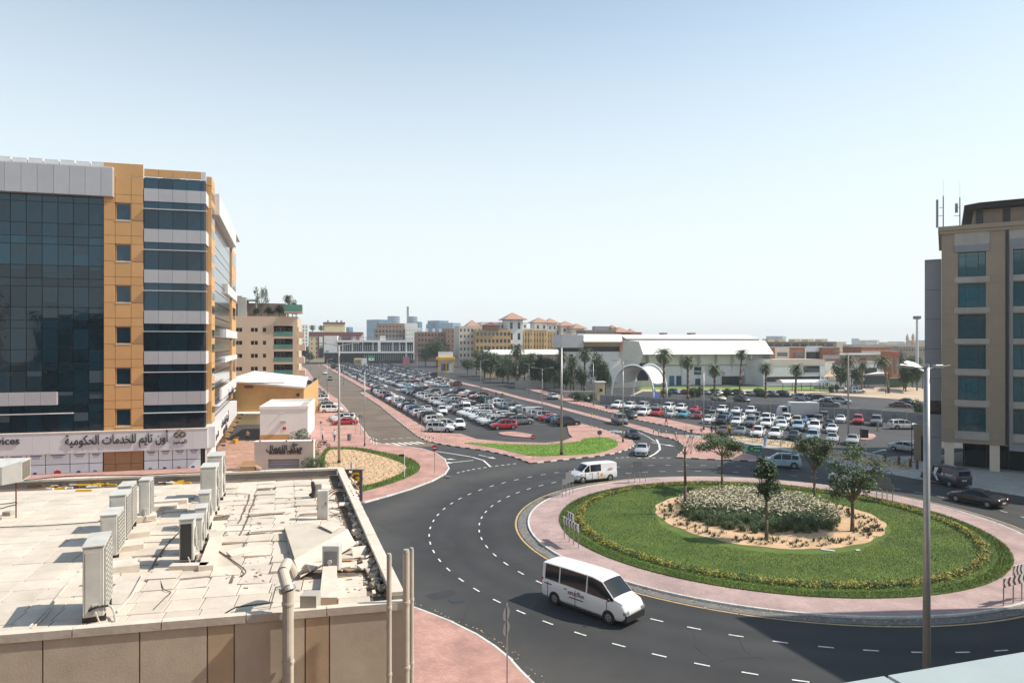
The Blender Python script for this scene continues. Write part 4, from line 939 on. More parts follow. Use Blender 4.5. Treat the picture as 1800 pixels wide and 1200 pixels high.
# big pipes at the right corner
for k,(x,yt,d,r_,lab) in enumerate(((684,972,12.3,.045,"thin beige pipe standing left of the thick pair at the roof corner"),(714,965,12.6,.062,"thick beige pipe standing outside the roof corner, left of its pair"),(723.5,962,12.9,.042,"slimmer beige pipe paired behind the thick one at the roof corner"))):
    X = (x-900)/1200*d; zt = ZP(yt,d); r0 = thing("standpipe", lab, "pipe", (X,d,0), 0, "pipes standing at the roof corner")
    m = MB(); m.cyl((0,0,0),(0,0,zt-.06),r_,r_,14); m.build("pipe", M['pipe'], r0)
    m = MB(); m.cyl((0,0,zt-.06),(0,0,zt),r_*1.08,r_*.8,14); m.build("cap", M['concrete'], r0)
    for z in (zt-1.0, zt-2.2, zt-3.4):
        m = MB(); m.cyl((0,0,z),(0,0,z+.05),r_*1.22,r_*1.22,14); m.build("coupling", M['pipe'], r0)
X = (694-900)/1200*13; rp_ = thing("drain_pipe", "grey drain pipe with side valve on the wall behind the thick pipes", "pipe", (X+.0,13.0,0)); 
m = MB(); m.cyl((0,0,0),(0,0,9.2),.04,.04,10); m.build("pipe", M['concrete'], rp_)
m = MB(); m.cyl((0,0,8.0),(-.16,-.02,8.0),.03,.03,8); m.cyl((-.16,-.02,7.95),(-.16,-.02,8.12),.035,.035,8); m.build("valve", M['concrete'], rp_)
# electrical boxes
def ebox(x,y,w,h,mat,lab,name="electrical_box"):
    p = R3(x,y); r = thing(name, lab, "box", p, R(10)); m = MB(); m.bev(-w/2,0,.02,w/2,w*.7,h,.01); m.build("cabinet", M[mat], r)
    m = MB(); m.box(-w/2+.03,-.008,.1,w/2-.03,-.001,h-.06); m.build("door", M[mat], r)
    m = MB(); m.box(w/2-.07,-.02,h*.5,w/2-.05,-.008,h*.6); m.build("latch", M['dark'], r); return r
ebox(567,913,.30,.82,'acw',"beige electrical cabinet standing among tangled cables near the right parapet")
e2 = ebox(559,876,.22,.46,'concrete',"small grey meter cabinet behind the beige electrical cabinet")
p = R3(549,876); m = MB(); m.cyl((0,0,0),(.05,.0,.35),.05,.07,8); m.cyl((.05,0,.35),(.0,0,.55),.09,.05,8); m.cyl((-.1,0,.1),(.1,.1,.2),.05,.05,8)
tag(m.build("pump", M['dark'], None, p), "small black pump fixed beside the grey meter cabinet", "pump")
# fallen sheet panels
def panel(corners, th, mat, name, lab, z0=.06, tilt=None, cat="panel"):
    m = MB(); P_ = [G(x,y,RZ+z) for x,y,z in corners]; n = len(P_)
    m.add([(p.x,p.y,p.z) for p in P_]+[(p.x,p.y,p.z-th) for p in P_], [tuple(range(n))]+[(i,n+i,n+(i+1)%n,(i+1)%n) for i in range(n)]+[tuple(range(2*n-1,n-1,-1))])
    return tag(m.build(name, M[mat]), lab, cat)
panel([(500,925,.10),(523,917,.14),(566,985,.16),(515,995,.12)], .03, 'rooftile_c', "fallen_panel", "loose stained panel lying flat left of the long joined panels")
panel([(516,982,.22),(612,930,.30),(625,955,.14),(528,1012,.10)], .03, 'coping', "fallen_panel", "long pale panel lying diagonally across the broken roof slabs")
panel([(500,925,.2),(540,918,.28),(611,929,.32),(518,981,.24)], .03, 'rooftile_c', "fallen_panel", "upper grey panel leaning against the long diagonal one")
panel([(560,922,.33),(583,915,.36),(600,924,.35),(584,934,.34)], .02, 'coping', "roof_hatch", "small raised hatch lid on top of the fallen panels", cat="hatch")
panel([(523,1008,.12),(540,990,.4),(545,1003,.10)], .02, 'concrete', "broken_sheet", "triangular broken sheet leaning beside the duct elbow", cat="sheet")
# rubble, loose slabs, cables, litter
random.seed(11)
rub = MB()
for k in range(420):
    t = random.random(); x = 611+t*62+random.uniform(-16,10); y = 838+t*205+random.uniform(-8,8)
    p = R3(x,y); s = random.uniform(.012,.065)*(1.4 if 925<y<1000 else 1)
    rub.T = Matrix.Translation(p+Vector((0,0,s*.5))) @ Matrix.Rotation(random.random()*6,4,Vector((random.random(),random.random(),1)).normalized())
    rub.box(-s*random.uniform(.6,1.6),-s,-s*.5,s,s*random.uniform(.5,1.3),s*.5, random.choice((0,0,0,1,2)))
for k in range(260):
    x = random.uniform(395,650); y = random.uniform(850,1040)
    if x > 560+ (y-820)*.45: continue
    p = R3(x,y); s = random.uniform(.008,.03)
    rub.T = Matrix.Translation(p+Vector((0,0,s*.6))) @ Matrix.Rotation(random.random()*6,4,'Z'); rub.box(-s*2,-s*.6,-s*.4,s*2,s*.6,s*.4, random.choice((0,2,2)))
rub.T = None
tag(rub.build("rubble", [M['coping'],M['debris'],M['concrete']]), "broken slab rubble and dust gathered along the right parapet", "rubble", kind="stuff")
# upturned broken slabs along raised seams
for k,(x,y,w,d,tx,tz) in enumerate(((632,975,.34,.3,.7,.4),(645,985,.30,.28,-.6,1.0),(622,958,.28,.2,.5,2.0),(640,1000,.26,.2,.2,.8),(545,905,.5,.12,.2,.3),(470,905,1.0,.14,.1,.3),(480,935,1.1,.16,.12,.3),(420,975,.5,.25,.3,.9),(605,890,.3,.2,.3,.2),(600,1000,.35,.2,.2,.5))):
    p = R3(x,y); m = MB(); m.box(-w/2,-d/2,-.02,w/2,d/2,.02)
    tag(m.build("broken_slab", M['coping'], None, p+Vector((0,0,.07)), (tx,0,tz)), ("broken roof slab piece lying "+["upended by the right parapet","tilted against the upended piece","beyond the upended piece","in front of the upended piece","below the beige cabinet","along the rear seam","along the middle seam","beside the cable tangle","near the cable bundle","by the rust stain"][k]), "slab")
for k,(x0,y0,x1,y1) in enumerate(((440,868,420,920),(438,868,398,868),(420,945,455,800+60),(405,1025,436,935),(345,1010,372,912),(384,880,374,912))):
    a = R3(x0,y0); b = R3(x1,y1); m = MB(); u = (b-a); n = Vector((-u.y,u.x,0)).normalized()*.03
    N_ = 8; vv = []
    for t in range(N_+1):
        c = a+u*(t/N_)+Vector((random.uniform(-.03,.03),random.uniform(-.03,.03),0)); vv += [(c.x-n.x*random.uniform(.3,1.3),c.y-n.y,RZ+.009+.001*k),(c.x+n.x*random.uniform(.3,1.3),c.y+n.y,RZ+.009+.001*k)]
    m.add(vv,[(2*t,2*t+1,2*t+3,2*t+2) for t in range(N_)]); tag(m.build("open_crack", M['roofbase']), kind="structure")
def cable(pts, r, mat, lab, name="cable", sag=0):
    m = MB(); P_ = [G(x,y,RZ+z) for x,y,z in pts]; out = []
    for i in range(len(P_)-1):
        p0 = P_[max(i-1,0)]; p1 = P_[i]; p2 = P_[i+1]; p3 = P_[min(i+2,len(P_)-1)]
        for t in range(5):
            t /= 5; out.append(.5*((2*p1)+(p2-p0)*t+(2*p0-5*p1+4*p2-p3)*t*t+(3*p1-p0-3*p2+p3)*t**3))
    out.append(P_[-1]); m.tube(out, r, 5); return tag(m.build(name, M[mat]), lab, "cable")
cable([(0,926,.03),(60,924,.03),(140,919,.03),(178,916,.03)], .012, 'cable', "black cable lying straight across the left roof slabs")
cable([(0,845,.30),(60,842,.3),(130,836,.28),(230,835,.27),(300,832,.3),(352,830,.28)], .018, 'cable', "thick black cable lying along the back parapet")
cable([(40,1112,.02),(62,1092,.04),(90,1062,.05),(120,1025,.05),(145,1000,.05)], .022, 'cablew', "pale insulated pipe running diagonally to the front condenser")
cable([(55,1105,.03),(80,1080,.03),(104,1045,.04),(140,1005,.05),(145,995,.1)], .02, 'cablew', "second pale insulated pipe beside the diagonal one")
cable([(205,1075,.03),(228,1050,.04),(240,1030,.04),(252,1008,.05)], .022, 'cablew', "pale pipe crossing the roof between the condenser rows")
cable([(155,1074,.12),(172,1066,.2),(190,1063,.2),(200,1075,.10),(203,1110,-.05),(196,1160,-.9),(194,1215,-1.4)], .022, 'acw', "white hose hanging from the front condenser over the wall")
cable([(200,1082,.08),(206,1112,-.08),(203,1165,-.9),(200,1215,-1.4)], .014, 'cablew', "thin pale hose hanging beside the white hose")
cable([(152,1076,.2),(168,1067,.3),(190,1064,.28)], .02, 'cable', "black sleeve at the front condenser's valve")
cable([(265,1000,.03),(280,975,.05),(300,950,.06),(315,935,.04)], .016, 'cable', "dark cable between the two condenser rows")
cable([(282,1020,.02),(288,1035,.03),(300,1040,.02),(290,1050,.03),(270,1070,.02)], .008, 'cable', "thin loose wire curling on the slabs by the open-ended condenser")
cable([(385,968,.04),(410,985,.05),(432,1003,.05),(422,1012,.03)], .014, 'rust', "rusty bar lying near the middle of the roof")
cable([(395,1078,.1),(412,1068,.12),(425,1065,.08),(480,1058,.08)], .014, 'cable', "dark pipe lying near the front coping")
random.seed(3)
for k in range(9):
    x, y = 575+random.uniform(0,8), 880+random.uniform(-4,30)
    cable([(x,y,.05),(x+15,y+random.uniform(-6,6),.03),(x+35,y+random.uniform(-12,10),.12),(x+52,y+random.uniform(-14,6),.05)], .008, 'cable' if k%3 else 'rust', f"black wire of the tangle beside the beige cabinet, {['lowest','short lower','curling','middle','long middle','upper','rusty upper','thin top','topmost'][k]} one")
for k in range(5):
    x, y = 570+k*2, 868+k*2.0
    cable([(x,y,.04),(x+14,y-8-k,.05),(x+34,y-10,.10),(x+44,y-14+k*2,.28)], .014, 'pipe' if k%2 else 'rust', f"brown cable of the bundle rising onto the right parapet, {['first','second','third','fourth','fifth'][k]} from the back")
# cardboard boxes, yellow litter, small rusty scraps
bxr = thing("cardboard_box", "open cardboard box standing against the back parapet", "box", R3(436,838), R(14))
m = MB(); m.box(-.26,-.2,.0,.26,.2,.42); m.build("box_body", M['card'], bxr)
m = MB(); m.add([(.26,-.2,.42),(.26,.2,.42),(.48,.2,.30),(.48,-.2,.30)],[(0,1,2,3)]); m.add([(-.26,-.2,.42),(-.26,.2,.42),(-.45,.2,.34),(-.45,-.2,.34)],[(3,2,1,0)]); m.add([(-.26,.2,.42),(.26,.2,.42),(.26,.34,.55),(-.26,.34,.55)],[(0,1,2,3)]); m.build("flap", M['card'], bxr)
random.seed(8)
lit = MB()
for k in range(70):
    if k < 45: x = random.gauss(125,28); y = 852+(140-x)*.05+random.uniform(-4,6)
    elif k < 62: x = random.gauss(300,12); y = 847+random.uniform(-3,4)
    else: x = random.uniform(345,400); y = 838+random.uniform(-2,4)
    p = R3(x,y); s = random.uniform(.04,.12); lit.T = Matrix.Translation(p+Vector((0,0,.03))) @ Matrix.Rotation(random.uniform(-.3,.6),4,'Z'); lit.box(-s*2,-s*.4,-.02,s*2,s*.4,.03, random.choice((0,0,0,1,2,3)))
lit.T = None
tag(lit.build("plastic_litter", [M['yel'],M['chev'],M['signw'],M['rust']]), "yellow and red plastic scraps scattered near the back parapet", "litter", kind="stuff")
p = R3(148,863); m = MB(); m.bev(-.26,-.04,0,.26,.04,.06,.01); tag(m.build("spirit_level", M['yel'], None, p, .12), "yellow bar lying apart on the slabs beside the coloured litter", "bar")
# rust stains
st_ = MB()
for (x,y,w,d) in ((600,985,.7,.18),(612,1002,.5,.12),(585,1015,.9,.05),(465,850,.5,.03),(608,850,.25,.04)):
    p = R3(x,y); n = 14; st_.add([(p.x+w/2*math.cos(2*math.pi*t/n)*random.uniform(.5,1.1), p.y+d/2*math.sin(2*math.pi*t/n)*random.uniform(.5,1.2), RZ+.022) for t in range(n)], [tuple(range(n))])
tag(st_.build("rust_stain", M['stain']), kind="structure")
# evaporative cooler on rusty legs at the left
ec = thing("evaporative_cooler", "white evaporative cooler outlet on thin rusty legs at the roof's left edge", "air cooler", R3(10,915), R(17))
zb = 1.05
m = MB(); m.add([(-1.2,-.2,zb+.1),(.0,-.25,zb),(.42,-.1,zb+.05),(.42,.55,zb+.1),(-.3,.8,zb+.1),(-1.2,.6,zb+.1),(-1.2,-.2,zb+.55),(.0,-.25,zb+.5),(.42,-.1,zb+.62),(.42,.55,zb+.62),(-.3,.8,zb+.6),(-1.2,.6,zb+.6)],
    [(0,1,7,6),(1,2,8,7),(3,4,10,9),(4,5,11,10),(6,7,8,9,10,11),(5,4,3,2,1,0),(0,6,11,5)]); m.build("casing", M['acw'], ec)
m = MB(); m.add([(.425,-.06,zb+.08),(.425,.51,zb+.12),(.425,.51,zb+.58),(.425,-.06,zb+.58)],[(0,1,2,3)]); m.add([(.42,-.1,zb+.05),(.42,.55,zb+.1),(.42,.55,zb+.62),(.42,-.1,zb+.62)],[(0,1,2,3)],1); m.build("outlet_grille", [M['acgrill'],M['acw']], ec)
for (x,y) in ((-.13,-.12),(.14,.32),(-1.0,-.1),(-1.0,.5)):
    m = MB(); m.cyl((x,y,0),(x,y,zb+.05),.02,.02,6); m.build("leg", M['rust'], ec)
m = MB(); pts = [(.0+.2*math.cos(t*math.pi/8),.1+.35*math.sin(t*math.pi/8),.42+.02*math.sin(t)) for t in range(17)]; m.tube(pts,.014,5); m.build("hose_ring", M['cable'], ec)
p = R3(15,905); m = MB(); m.bev(-.12,-.1,0,.12,.1,.12,.01); tag(m.build("concrete_block", M['concrete'], None, p), "small grey concrete block between the cooler's rusty legs", "block")
# vertical GYM sign on the side wall
gs = thing("gym_sign", "dark vertical blade sign with yellow letters GYM outside the roof's far corner", "sign", (-6.33,26.9,0), R(3))
m = MB(); m.box(-.45,-.08,5.6,.43,.08,10.03); m.build("sign_case", M['gymg'], gs)
for k,(ch) in enumerate("GYM"):
    o = put_text(ch, .50, 'gymy', gs, (.16,-.095,9.72-k*.52), 0, 'letter', .01, .012)
m = MB(); m.box(-.02,-.1,10.03,.06,-.02,10.35); m.build("bracket", M['signw'], gs)
# pale sphere lamp inside the far corner
p = R3(601,853); m = MB()
for k in range(5):
    a0 = math.pi/2*k/5; a1 = math.pi/2*(k+1)/5; m.cyl((0,0,math.sin(a0)*.13),(0,0,math.sin(a1)*.13),math.cos(a0)*.14,max(.004,math.cos(a1)*.14),14)
tag(m.build("dome_cover", M['greystone'], None, p, smooth=True), "pale glass dome on the roof in the far corner by the parapet", "dome")
# ledge of our own building
le = thing("window_ledge", "white metal ledge of the nearest building crossing the bottom right corner", "ledge", (0,0,0))
a = G(1480,1200,13.45)
lu = Vector((math.cos(R(16.5)), math.sin(R(16.5)), 0)); ln = Vector((-lu.y, lu.x, 0))
for k in range(6):
    c0 = a+lu*(k*1.3-1.05+.012); c1 = a+lu*((k+1)*1.3-1.05-.012)
    q = [c0-ln*1.0, c1-ln*1.0, c1+ln*0, c0+ln*0]; m = MB(); m.prism([(p.x,p.y) for p in q], 13.25, 13.45); m.build("ledge_sheet", M['ledge'], le)
# shop block off to the right that shades the junction corner
sb_ = thing("neighbour_block", "beige block standing just outside the picture to the right", "building", (0,0,0))
c = Vector((12.2,37.4)) + Vector((math.cos(R(SUN_AZ)), math.sin(R(SUN_AZ))))*(22/math.tan(R(SUN_EL)))
q = [(c.x,c.y),(c.x+30,c.y-2.2),(c.x+36,c.y-22),(c.x+7.2,c.y-20)]
m = MB(); m.prism(q, 0, 22); m.build("wall", M['beige'], sb_)
m = MB(); m.prism([(x,y) for x,y in q], 22, 22.01); m.build("roof", M['concrete'], sb_)

# the blocks behind the viewpoint, mirrored in the curtain glass
random.seed(13)
for (x0,x1,y0,y1,h,mt,lab) in ((-14,26,-24,-3.2,34,'beige',"office tower standing directly behind the viewpoint"),(-62,-26,-48,-16,22,'concrete',"lower concrete block behind the flat roof"),(-120,-74,-60,-10,28,'taupe',"wide taupe block far behind the flat roof")):
    r = thing("office_tower", lab, "building", (x0,y1,0), 0); W_ = x1-x0
    m = MB(); m.box(0,-(y1-y0),0,W_,0,h); m.build("wall", M[mt], r)
    m = MB(); n1 = int(W_/3.4); n2 = int(h/3.6)
    for i in range(n1):
        for j in range(1,n2): m.box(.6+i*3.4,.0,j*3.6,2.8+i*3.4,.04,j*3.6+1.9)
    tag(m.build("window", M['glassb'], r), kind="stuff")
# ================================================================ facade tools
class Fac:
    """a vertical facade plane through a ground point; local x runs along it"""
    def __init__(s, px_, d, ang): s.P = GD(px_, d); s.a = R(ang); s.c = math.cos(s.a); s.s = math.sin(s.a)
    def x(s, px_):
        r = (px_-CX)/F; return (r*s.P.y - s.P.x)/(s.c - r*s.s)
    def z(s, px_, py): return ZP(py, s.P.y + s.x(px_)*s.s)
def fmat(root_to=None): pass
def wall_open(m, xs, zs, holes, depth=.2, mi=0, mr=None, T=None):
    """a wall in the plane y=0 (facing -y) with real openings and reveals"""
    m.T = T; mr = mi if mr is None else mr
    for j in range(len(zs)-1):
        i = 0
        while i < len(xs)-1:
            if (i,j) in holes:
                x0,x1,z0,z1 = xs[i],xs[i+1],zs[j],zs[j+1]
                m.add([(x0,0,z0),(x1,0,z0),(x1,0,z1),(x0,0,z1),(x0,depth,z0),(x1,depth,z0),(x1,depth,z1),(x0,depth,z1)], [(0,1,5,4),(1,2,6,5),(2,3,7,6),(3,0,4,7)], mr); i += 1
            else:
                k = i
                while k < len(xs)-1 and (k,j) not in holes: k += 1
                m.add([(xs[i],0,zs[j]),(xs[k],0,zs[j]),(xs[k],0,zs[j+1]),(xs[i],0,zs[j+1])], [(0,1,2,3)], mi); i = k
    m.T = None
WIN = {}
def window_mesh(w, h, glass, frame, mull=(1,1), fr=.06):
    key = (round(w,2), round(h,2), glass, frame, mull)
    if key not in WIN:
        m = MB(); m.box(0,.03,0,w,.06,h,0)
        for (x0,z0,x1,z1) in ((0,0,fr,h),(w-fr,0,w,h),(fr,0,w-fr,fr),(fr,h-fr,w-fr,h)): m.box(x0,0,z0,x1,.03,z1,1)
        for k in range(1, mull[0]): x = w*k/mull[0]; m.box(x-fr/2,0,fr,x+fr/2,.03,h-fr,1)
        for k in range(1, mull[1]): z = h*k/mull[1]; m.box(fr,.003,z-fr/2,w-fr,.029,z+fr/2,1)
        o = m.build("window", [M[glass], M[frame]]); WIN[key] = o.data; bpy.data.objects.remove(o)
    return WIN[key]
def grid_face(root, W, H, x0, dx, w, nx, z0, dz, h, nz, mat, glass='glassfar', frame='mullion', mull=(1,1), T=None, depth=.2, skip=(), name="wall", win="window"):
    xs = [0]; zs = [0]; holes = set()
    for i in range(nx): xs += [x0+i*dx, x0+i*dx+w]
    for j in range(nz): zs += [z0+j*dz, z0+j*dz+h]
    xs.append(W); zs.append(H)
    for i in range(nx):
        for j in range(nz):
            if (i,j) not in skip: holes.add((2*i+1, 2*j+1))
    m = MB(); wall_open(m, xs, zs, holes, depth, T=T); o = m.build(name, M[mat], root)
    me = window_mesh(w, h, glass, frame, mull, .06 if w > 1 else .04)
    for (i,j) in holes:
        wo = link(win, me, root); L_ = Matrix.Translation((xs[i], depth-.06, zs[j])); wo.matrix_local = (T @ L_) if T else L_
    return o
def side_T(W): return Matrix.Translation((W,0,0)) @ Matrix.Rotation(R(90),4,'Z')
def lside_T(D): return Matrix.Translation((0,D,0)) @ Matrix.Rotation(R(-90),4,'Z')
def shell(root, W, D, H, mat, roof='concrete', par=.5, left=True, right=True, back=True, z0=0, x0=0, y0=0):
    m = MB(); T = Matrix.Translation((x0,y0,0)); m.T = T
    if left: m.add([(0,D,z0),(0,0,z0),(0,0,H),(0,D,H)],[(0,1,2,3)])
    if right: m.add([(W,0,z0),(W,D,z0),(W,D,H),(W,0,H)],[(0,1,2,3)])
    if back: m.add([(W,D,z0),(0,D,z0),(0,D,H),(W,D,H)],[(0,1,2,3)])
    m.build("side_wall", M[mat], root)
    m = MB(); m.T = T; m.box(.0,.0,H-par,W,D,H-par+.02); m.build("roof", M[roof], root)
# ================================================================ office block at the left
OF = Fac(362, 82, 15.0)
off = thing("office_block", "tall office block at the left with blue curtain glass and an ochre stair strip", "building", OF.P, OF.a)
zc = lambda y: ZP(y, 82.0)                              # height read at the near corner x=362
ox = OF.x
def Z352(y): return OF.z(352, y)
FL = [Z352(358+70.4*i) for i in range(6)]             # tops of the glass bands
TOPZ = Z352(302); BANDT = Z352(753); BANDB = Z352(787)
XL = ox(-60); X182 = ox(182); X252 = ox(252); X353 = ox(353); X362 = 0.0
# solid core behind everything, following the side street
side_dir = Vector((-math.sin(R(18.4)), math.cos(R(18.4)),0)); Ti = off.matrix_world
SL = 50.0
sdl = Vector((side_dir.x*OF.c+side_dir.y*OF.s, -side_dir.x*OF.s+side_dir.y*OF.c, 0))     # in local axes
def core(inset, z0, z1, mat, name):
    a = Vector((XL,inset,0)); b = Vector((-inset,inset,0)); c = b+sdl*SL; d = Vector((XL,SL,0)); m = MB(); m.prism([(p.x,p.y) for p in (a,b,c,d)], z0, z1); return m.build(name, M[mat], off)
core(.32, 0, Z352(318), 'mullion', "core"); core(.6, Z352(318), Z352(317), 'concrete', "roof")
def pan(x0, x1, z0, z1, mat, name='panel', y=-.0, th=.12, gap=.02, b=.0):
    m = MB(); m.box(x0+gap, y, z0+gap, x1-gap, y+th, z1-gap); return m.build(name, M[mat], off)
# curtain wall glass
cx = [ox(v) for v in (-38.5,-10.5,17.5,45.5,73.5,101.5,128.5,155.6,182)]
zt = OF.z(182,345.5)                                    # top of glass at the right end
per = FL[0]-FL[1]
rows = []
z = zt
first = [.19*per,.50*per,.31*per]; k = 0
zz = [zt]
seq = [.30*.0+.125*per]+[]
while z > BANDT+.3:
    h = (.19,.50,.31)[k%3]*per; k += 1; z2 = max(z-h, BANDT); rows.append((z2,z)); z = z2
rows = [r for r in rows if r[1]-r[0] > .2]
for i in range(len(cx)-1):
    for (z0,z1) in rows: pan(cx[i], cx[i+1], z0, z1, 'glassb' if z0 > OF.z(100,470) else 'glass', 'glass_pane', y=.10, th=.05, gap=.03)  # bluer upper, darker lower panes: reflected sky and buildings put into glass colour
# ochre strip with square windows
oxs = [ox(182)+.02, ox(202.5), ox(230.5), ox(252)]
for lev in range(6):
    t = FL[lev]; wt = t-.42; wb = wt-per*.405
    for i in range(3):
        x0, x1 = oxs[i], oxs[i+1]
        pan(x0,x1, t-.35, t+.62, 'clado'); 
        if i == 1:
            w_ = window_mesh(x1-x0-.1, wt-wb, 'glassb' if lev<3 else 'glass', 'clado', (1,1)); o = link("window", w_, off, (x0+.05,.14,wb+.02))  # upper windows get the same sky-reflection blue in their glass colour
            m = MB(); m.box(x0-.0,-.04,wb-.12,x1,.3,wb); m.build("window_sill", M['coping'], off)
        else: pan(x0,x1,wb,t-.35,'clado')
        nx_ = (FL[lev+1]+.62) if lev < 5 else BANDT
        if i == 1 and wb-.12-nx_ > .1: pan(x0,x1,nx_,wb-.12,'clado')
        elif i != 1 and wb-nx_ > .1: pan(x0,x1,nx_,wb,'clado')
for i in range(3):
    pan(oxs[i],oxs[i+1],FL[0]+.62,Z352(317),'clado'); pan(oxs[i],oxs[i+1],Z352(317),TOPZ+.45,'clado')
# top silver parapet boxes projecting over the glass
tx = [ox(v) for v in (-48,-20,13,42,70,98.5,126,153.5,181,201)]
zt1, zb1 = OF.z(201,298), OF.z(201,347.5)
for i in range(len(tx)-1): pan(tx[i],tx[i+1],zb1,zt1,'cladg',y=-.75,th=.9,gap=.015)
m = MB(); m.box(XL,-.7,zt1-.01,tx[-1]-.02,.6,zt1+.12); m.build("parapet_cap", M['cladw'], off)
for i in range(8):
    m = MB(); m.box(tx[i]+.3,.5,zt1+.15,tx[i+1]+.1,.9,zt1+.85+.05*(i%2)); m.build("parapet_box", M['cladw'], off)
# bay with alternate bands
bxs = [ox(v) for v in (253,278.5,303.5,328.6,353)]+[0.0]
for i in range(5):
    x0, x1 = bxs[i], bxs[i+1]
    for lev in range(6):
        t = FL[lev]; b = t-per*.675; bot = FL[lev+1] if lev < 5 else BANDT
        if lev == 5: b = BANDT+.02
        gm = 'glassb' if lev < 3 else 'glass'  # reflected sky painted in as bluer glass on the upper floors
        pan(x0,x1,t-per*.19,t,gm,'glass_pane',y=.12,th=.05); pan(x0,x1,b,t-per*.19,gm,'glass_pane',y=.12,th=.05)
        if lev < 5: pan(x0,x1,bot,b,'cladg',y=-.02,th=.3,gap=.012)
    pan(x0,x1,FL[0],Z352(336),'cladg',y=-.02,th=.3,gap=.012)
    pan(x0,x1,Z352(336),Z352(316.5),'glassb','glass_pane',y=.12,th=.05)
    pan(x0,x1,Z352(315.5),Z352(302),'clado' if i < 4 else 'cladw',y=.05,th=.2)
for lev in range(6):
    m = MB(); zz_ = FL[lev]-per*.19; m.box(bxs[0],-.28,zz_-.05,.12,.1,zz_+.03); m.build("sunshade", M['cladw'], off)
m = MB(); m.box(XL,-.3,OF.z(60,727)-.06,ox(129),.1,OF.z(60,727)+.04); m.build("sunshade", M['cladw'], off)
for i in range(5):
    if cx[i] < ox(100): pan(cx[i],cx[i+1] if i<4 else cx[5],OF.z(60,712),OF.z(60,689),'cladg',y=-.35,th=.5,gap=.012)
# sign band
n_ = 15; w_ = (0.25-XL)/n_
for i in range(n_): pan(XL+i*w_, XL+(i+1)*w_, BANDB, BANDT, 'cladw', 'band_panel', y=-.5, th=.7, gap=.006)
m = MB(); m.box(XL,-.55,BANDT,.3,.3,BANDT+.1); m.build("band_cap", M['coping'], off)
bz = (BANDB+BANDT)/2
put_text(arabic("أون تايم للخدمات الحكومية"), 1.5, 'signk', off, ((ox(122)+ox(293))/2,-.58,OF.z(210,771)), 0, 'sign_letters', .05, .012, sx=(ox(297)-ox(124))/15.4)
o = put_text("Services", 1.15, 'signk', off, (ox(38),-.58,OF.z(20,774)), 0, 'sign_letters', .05, .01); o.location.x -= o.dimensions.x/2
o = put_text(arabic("المميز"), .62, 'signk', off, (ox(318),-.58,OF.z(318,775)), 0, 'sign_letters', .03, .01)
m = MB()
for (dx,dz,r_,mi) in ((-.35,.0,.26,0),(.0,.35,.26,1),(.33,.05,.27,0),(.0,-.1,.2,1)):
    c = Vector((ox(318)+dx,-.58,OF.z(318,763)+dz)); pts = [c+Vector((math.cos(t*math.pi/8)*r_,0,math.sin(t*math.pi/8)*r_)) for t in range(17)]; m.tube(pts,.07,6,mi)
m.build("sign_emblem", [M['signk'], M['tilebrown']], off)
# shopfront
mx_ = [ox(v) for v in (-50,-15,12,46,80,123,156.5,181)]
zm = OF.z(100,816); z0_ = .1
for lst in (mx_, [ox(v) for v in (253,278.5,303.5,328.6,353)]):
    for i in range(len(lst)-1):
        for (a,b,mt) in ((zm,BANDB,'signw2'),(z0_,zm,'signw2')):
            M.setdefault('signw2', pm("frosted_shop_poster", (0.70,0.77,0.79), .35, var=.06, vs=1.2, rnd=.06))
            pan(lst[i],lst[i+1],a,b,mt,'shop_window',y=.0,th=.06,gap=.035)
        c = (lst[i]+lst[i+1])/2; w2 = (lst[i+1]-lst[i])
        m = MB(); m.box(c-w2*.3,-.012,zm+1.0,c+w2*.3,-.004,zm+1.10); m.box(c-w2*.22,-.012,zm+.84,c+w2*.22,-.004,zm+.92); m.build('poster_script', M['signb'], off)
        m = MB(); m.box(c-w2*.18,-.012,zm+.66,c+w2*.18,-.004,zm+.71); m.build('poster_script', M['signback'], off)
        m = MB(); m.cyl((c,-.004,zm+1.5),(c,-.012,zm+1.5),.16,.16,10); m.build("poster_mark", M['greystone'], off)
        m = MB(); m.cyl((c-.1,-.004,zm-1.0),(c-.1,-.012,zm-1.0),.22,.22,9); m.build("poster_mark", M['signb' if i%2 else 'greystone'], off)
for i in range(3):
    for (a,b) in ((z0_,zm-.2),(zm-.2,BANDB)): pan(oxs[i],oxs[i+1],a,b,'tilebrown','brown_tile',y=-.03,th=.12)
c = ox(101); m = MB(); m.box(c-.35,-.012,zm-1.15,c+.35,-.004,zm-.75,1); m.cyl((c,-.004,zm-.9),(c,-.014,zm-.9),.28,.28,8,0); m.cyl((c-.55,-.004,zm-1.3),(c-.55,-.013,zm-1.3),.3,.3,8,2); m.cyl((c+.5,-.004,zm-1.3),(c+.5,-.013,zm-1.3),.26,.26,8,2); m.build("poster_mark", [M['signr'],M['signr'],M['signk']], off)
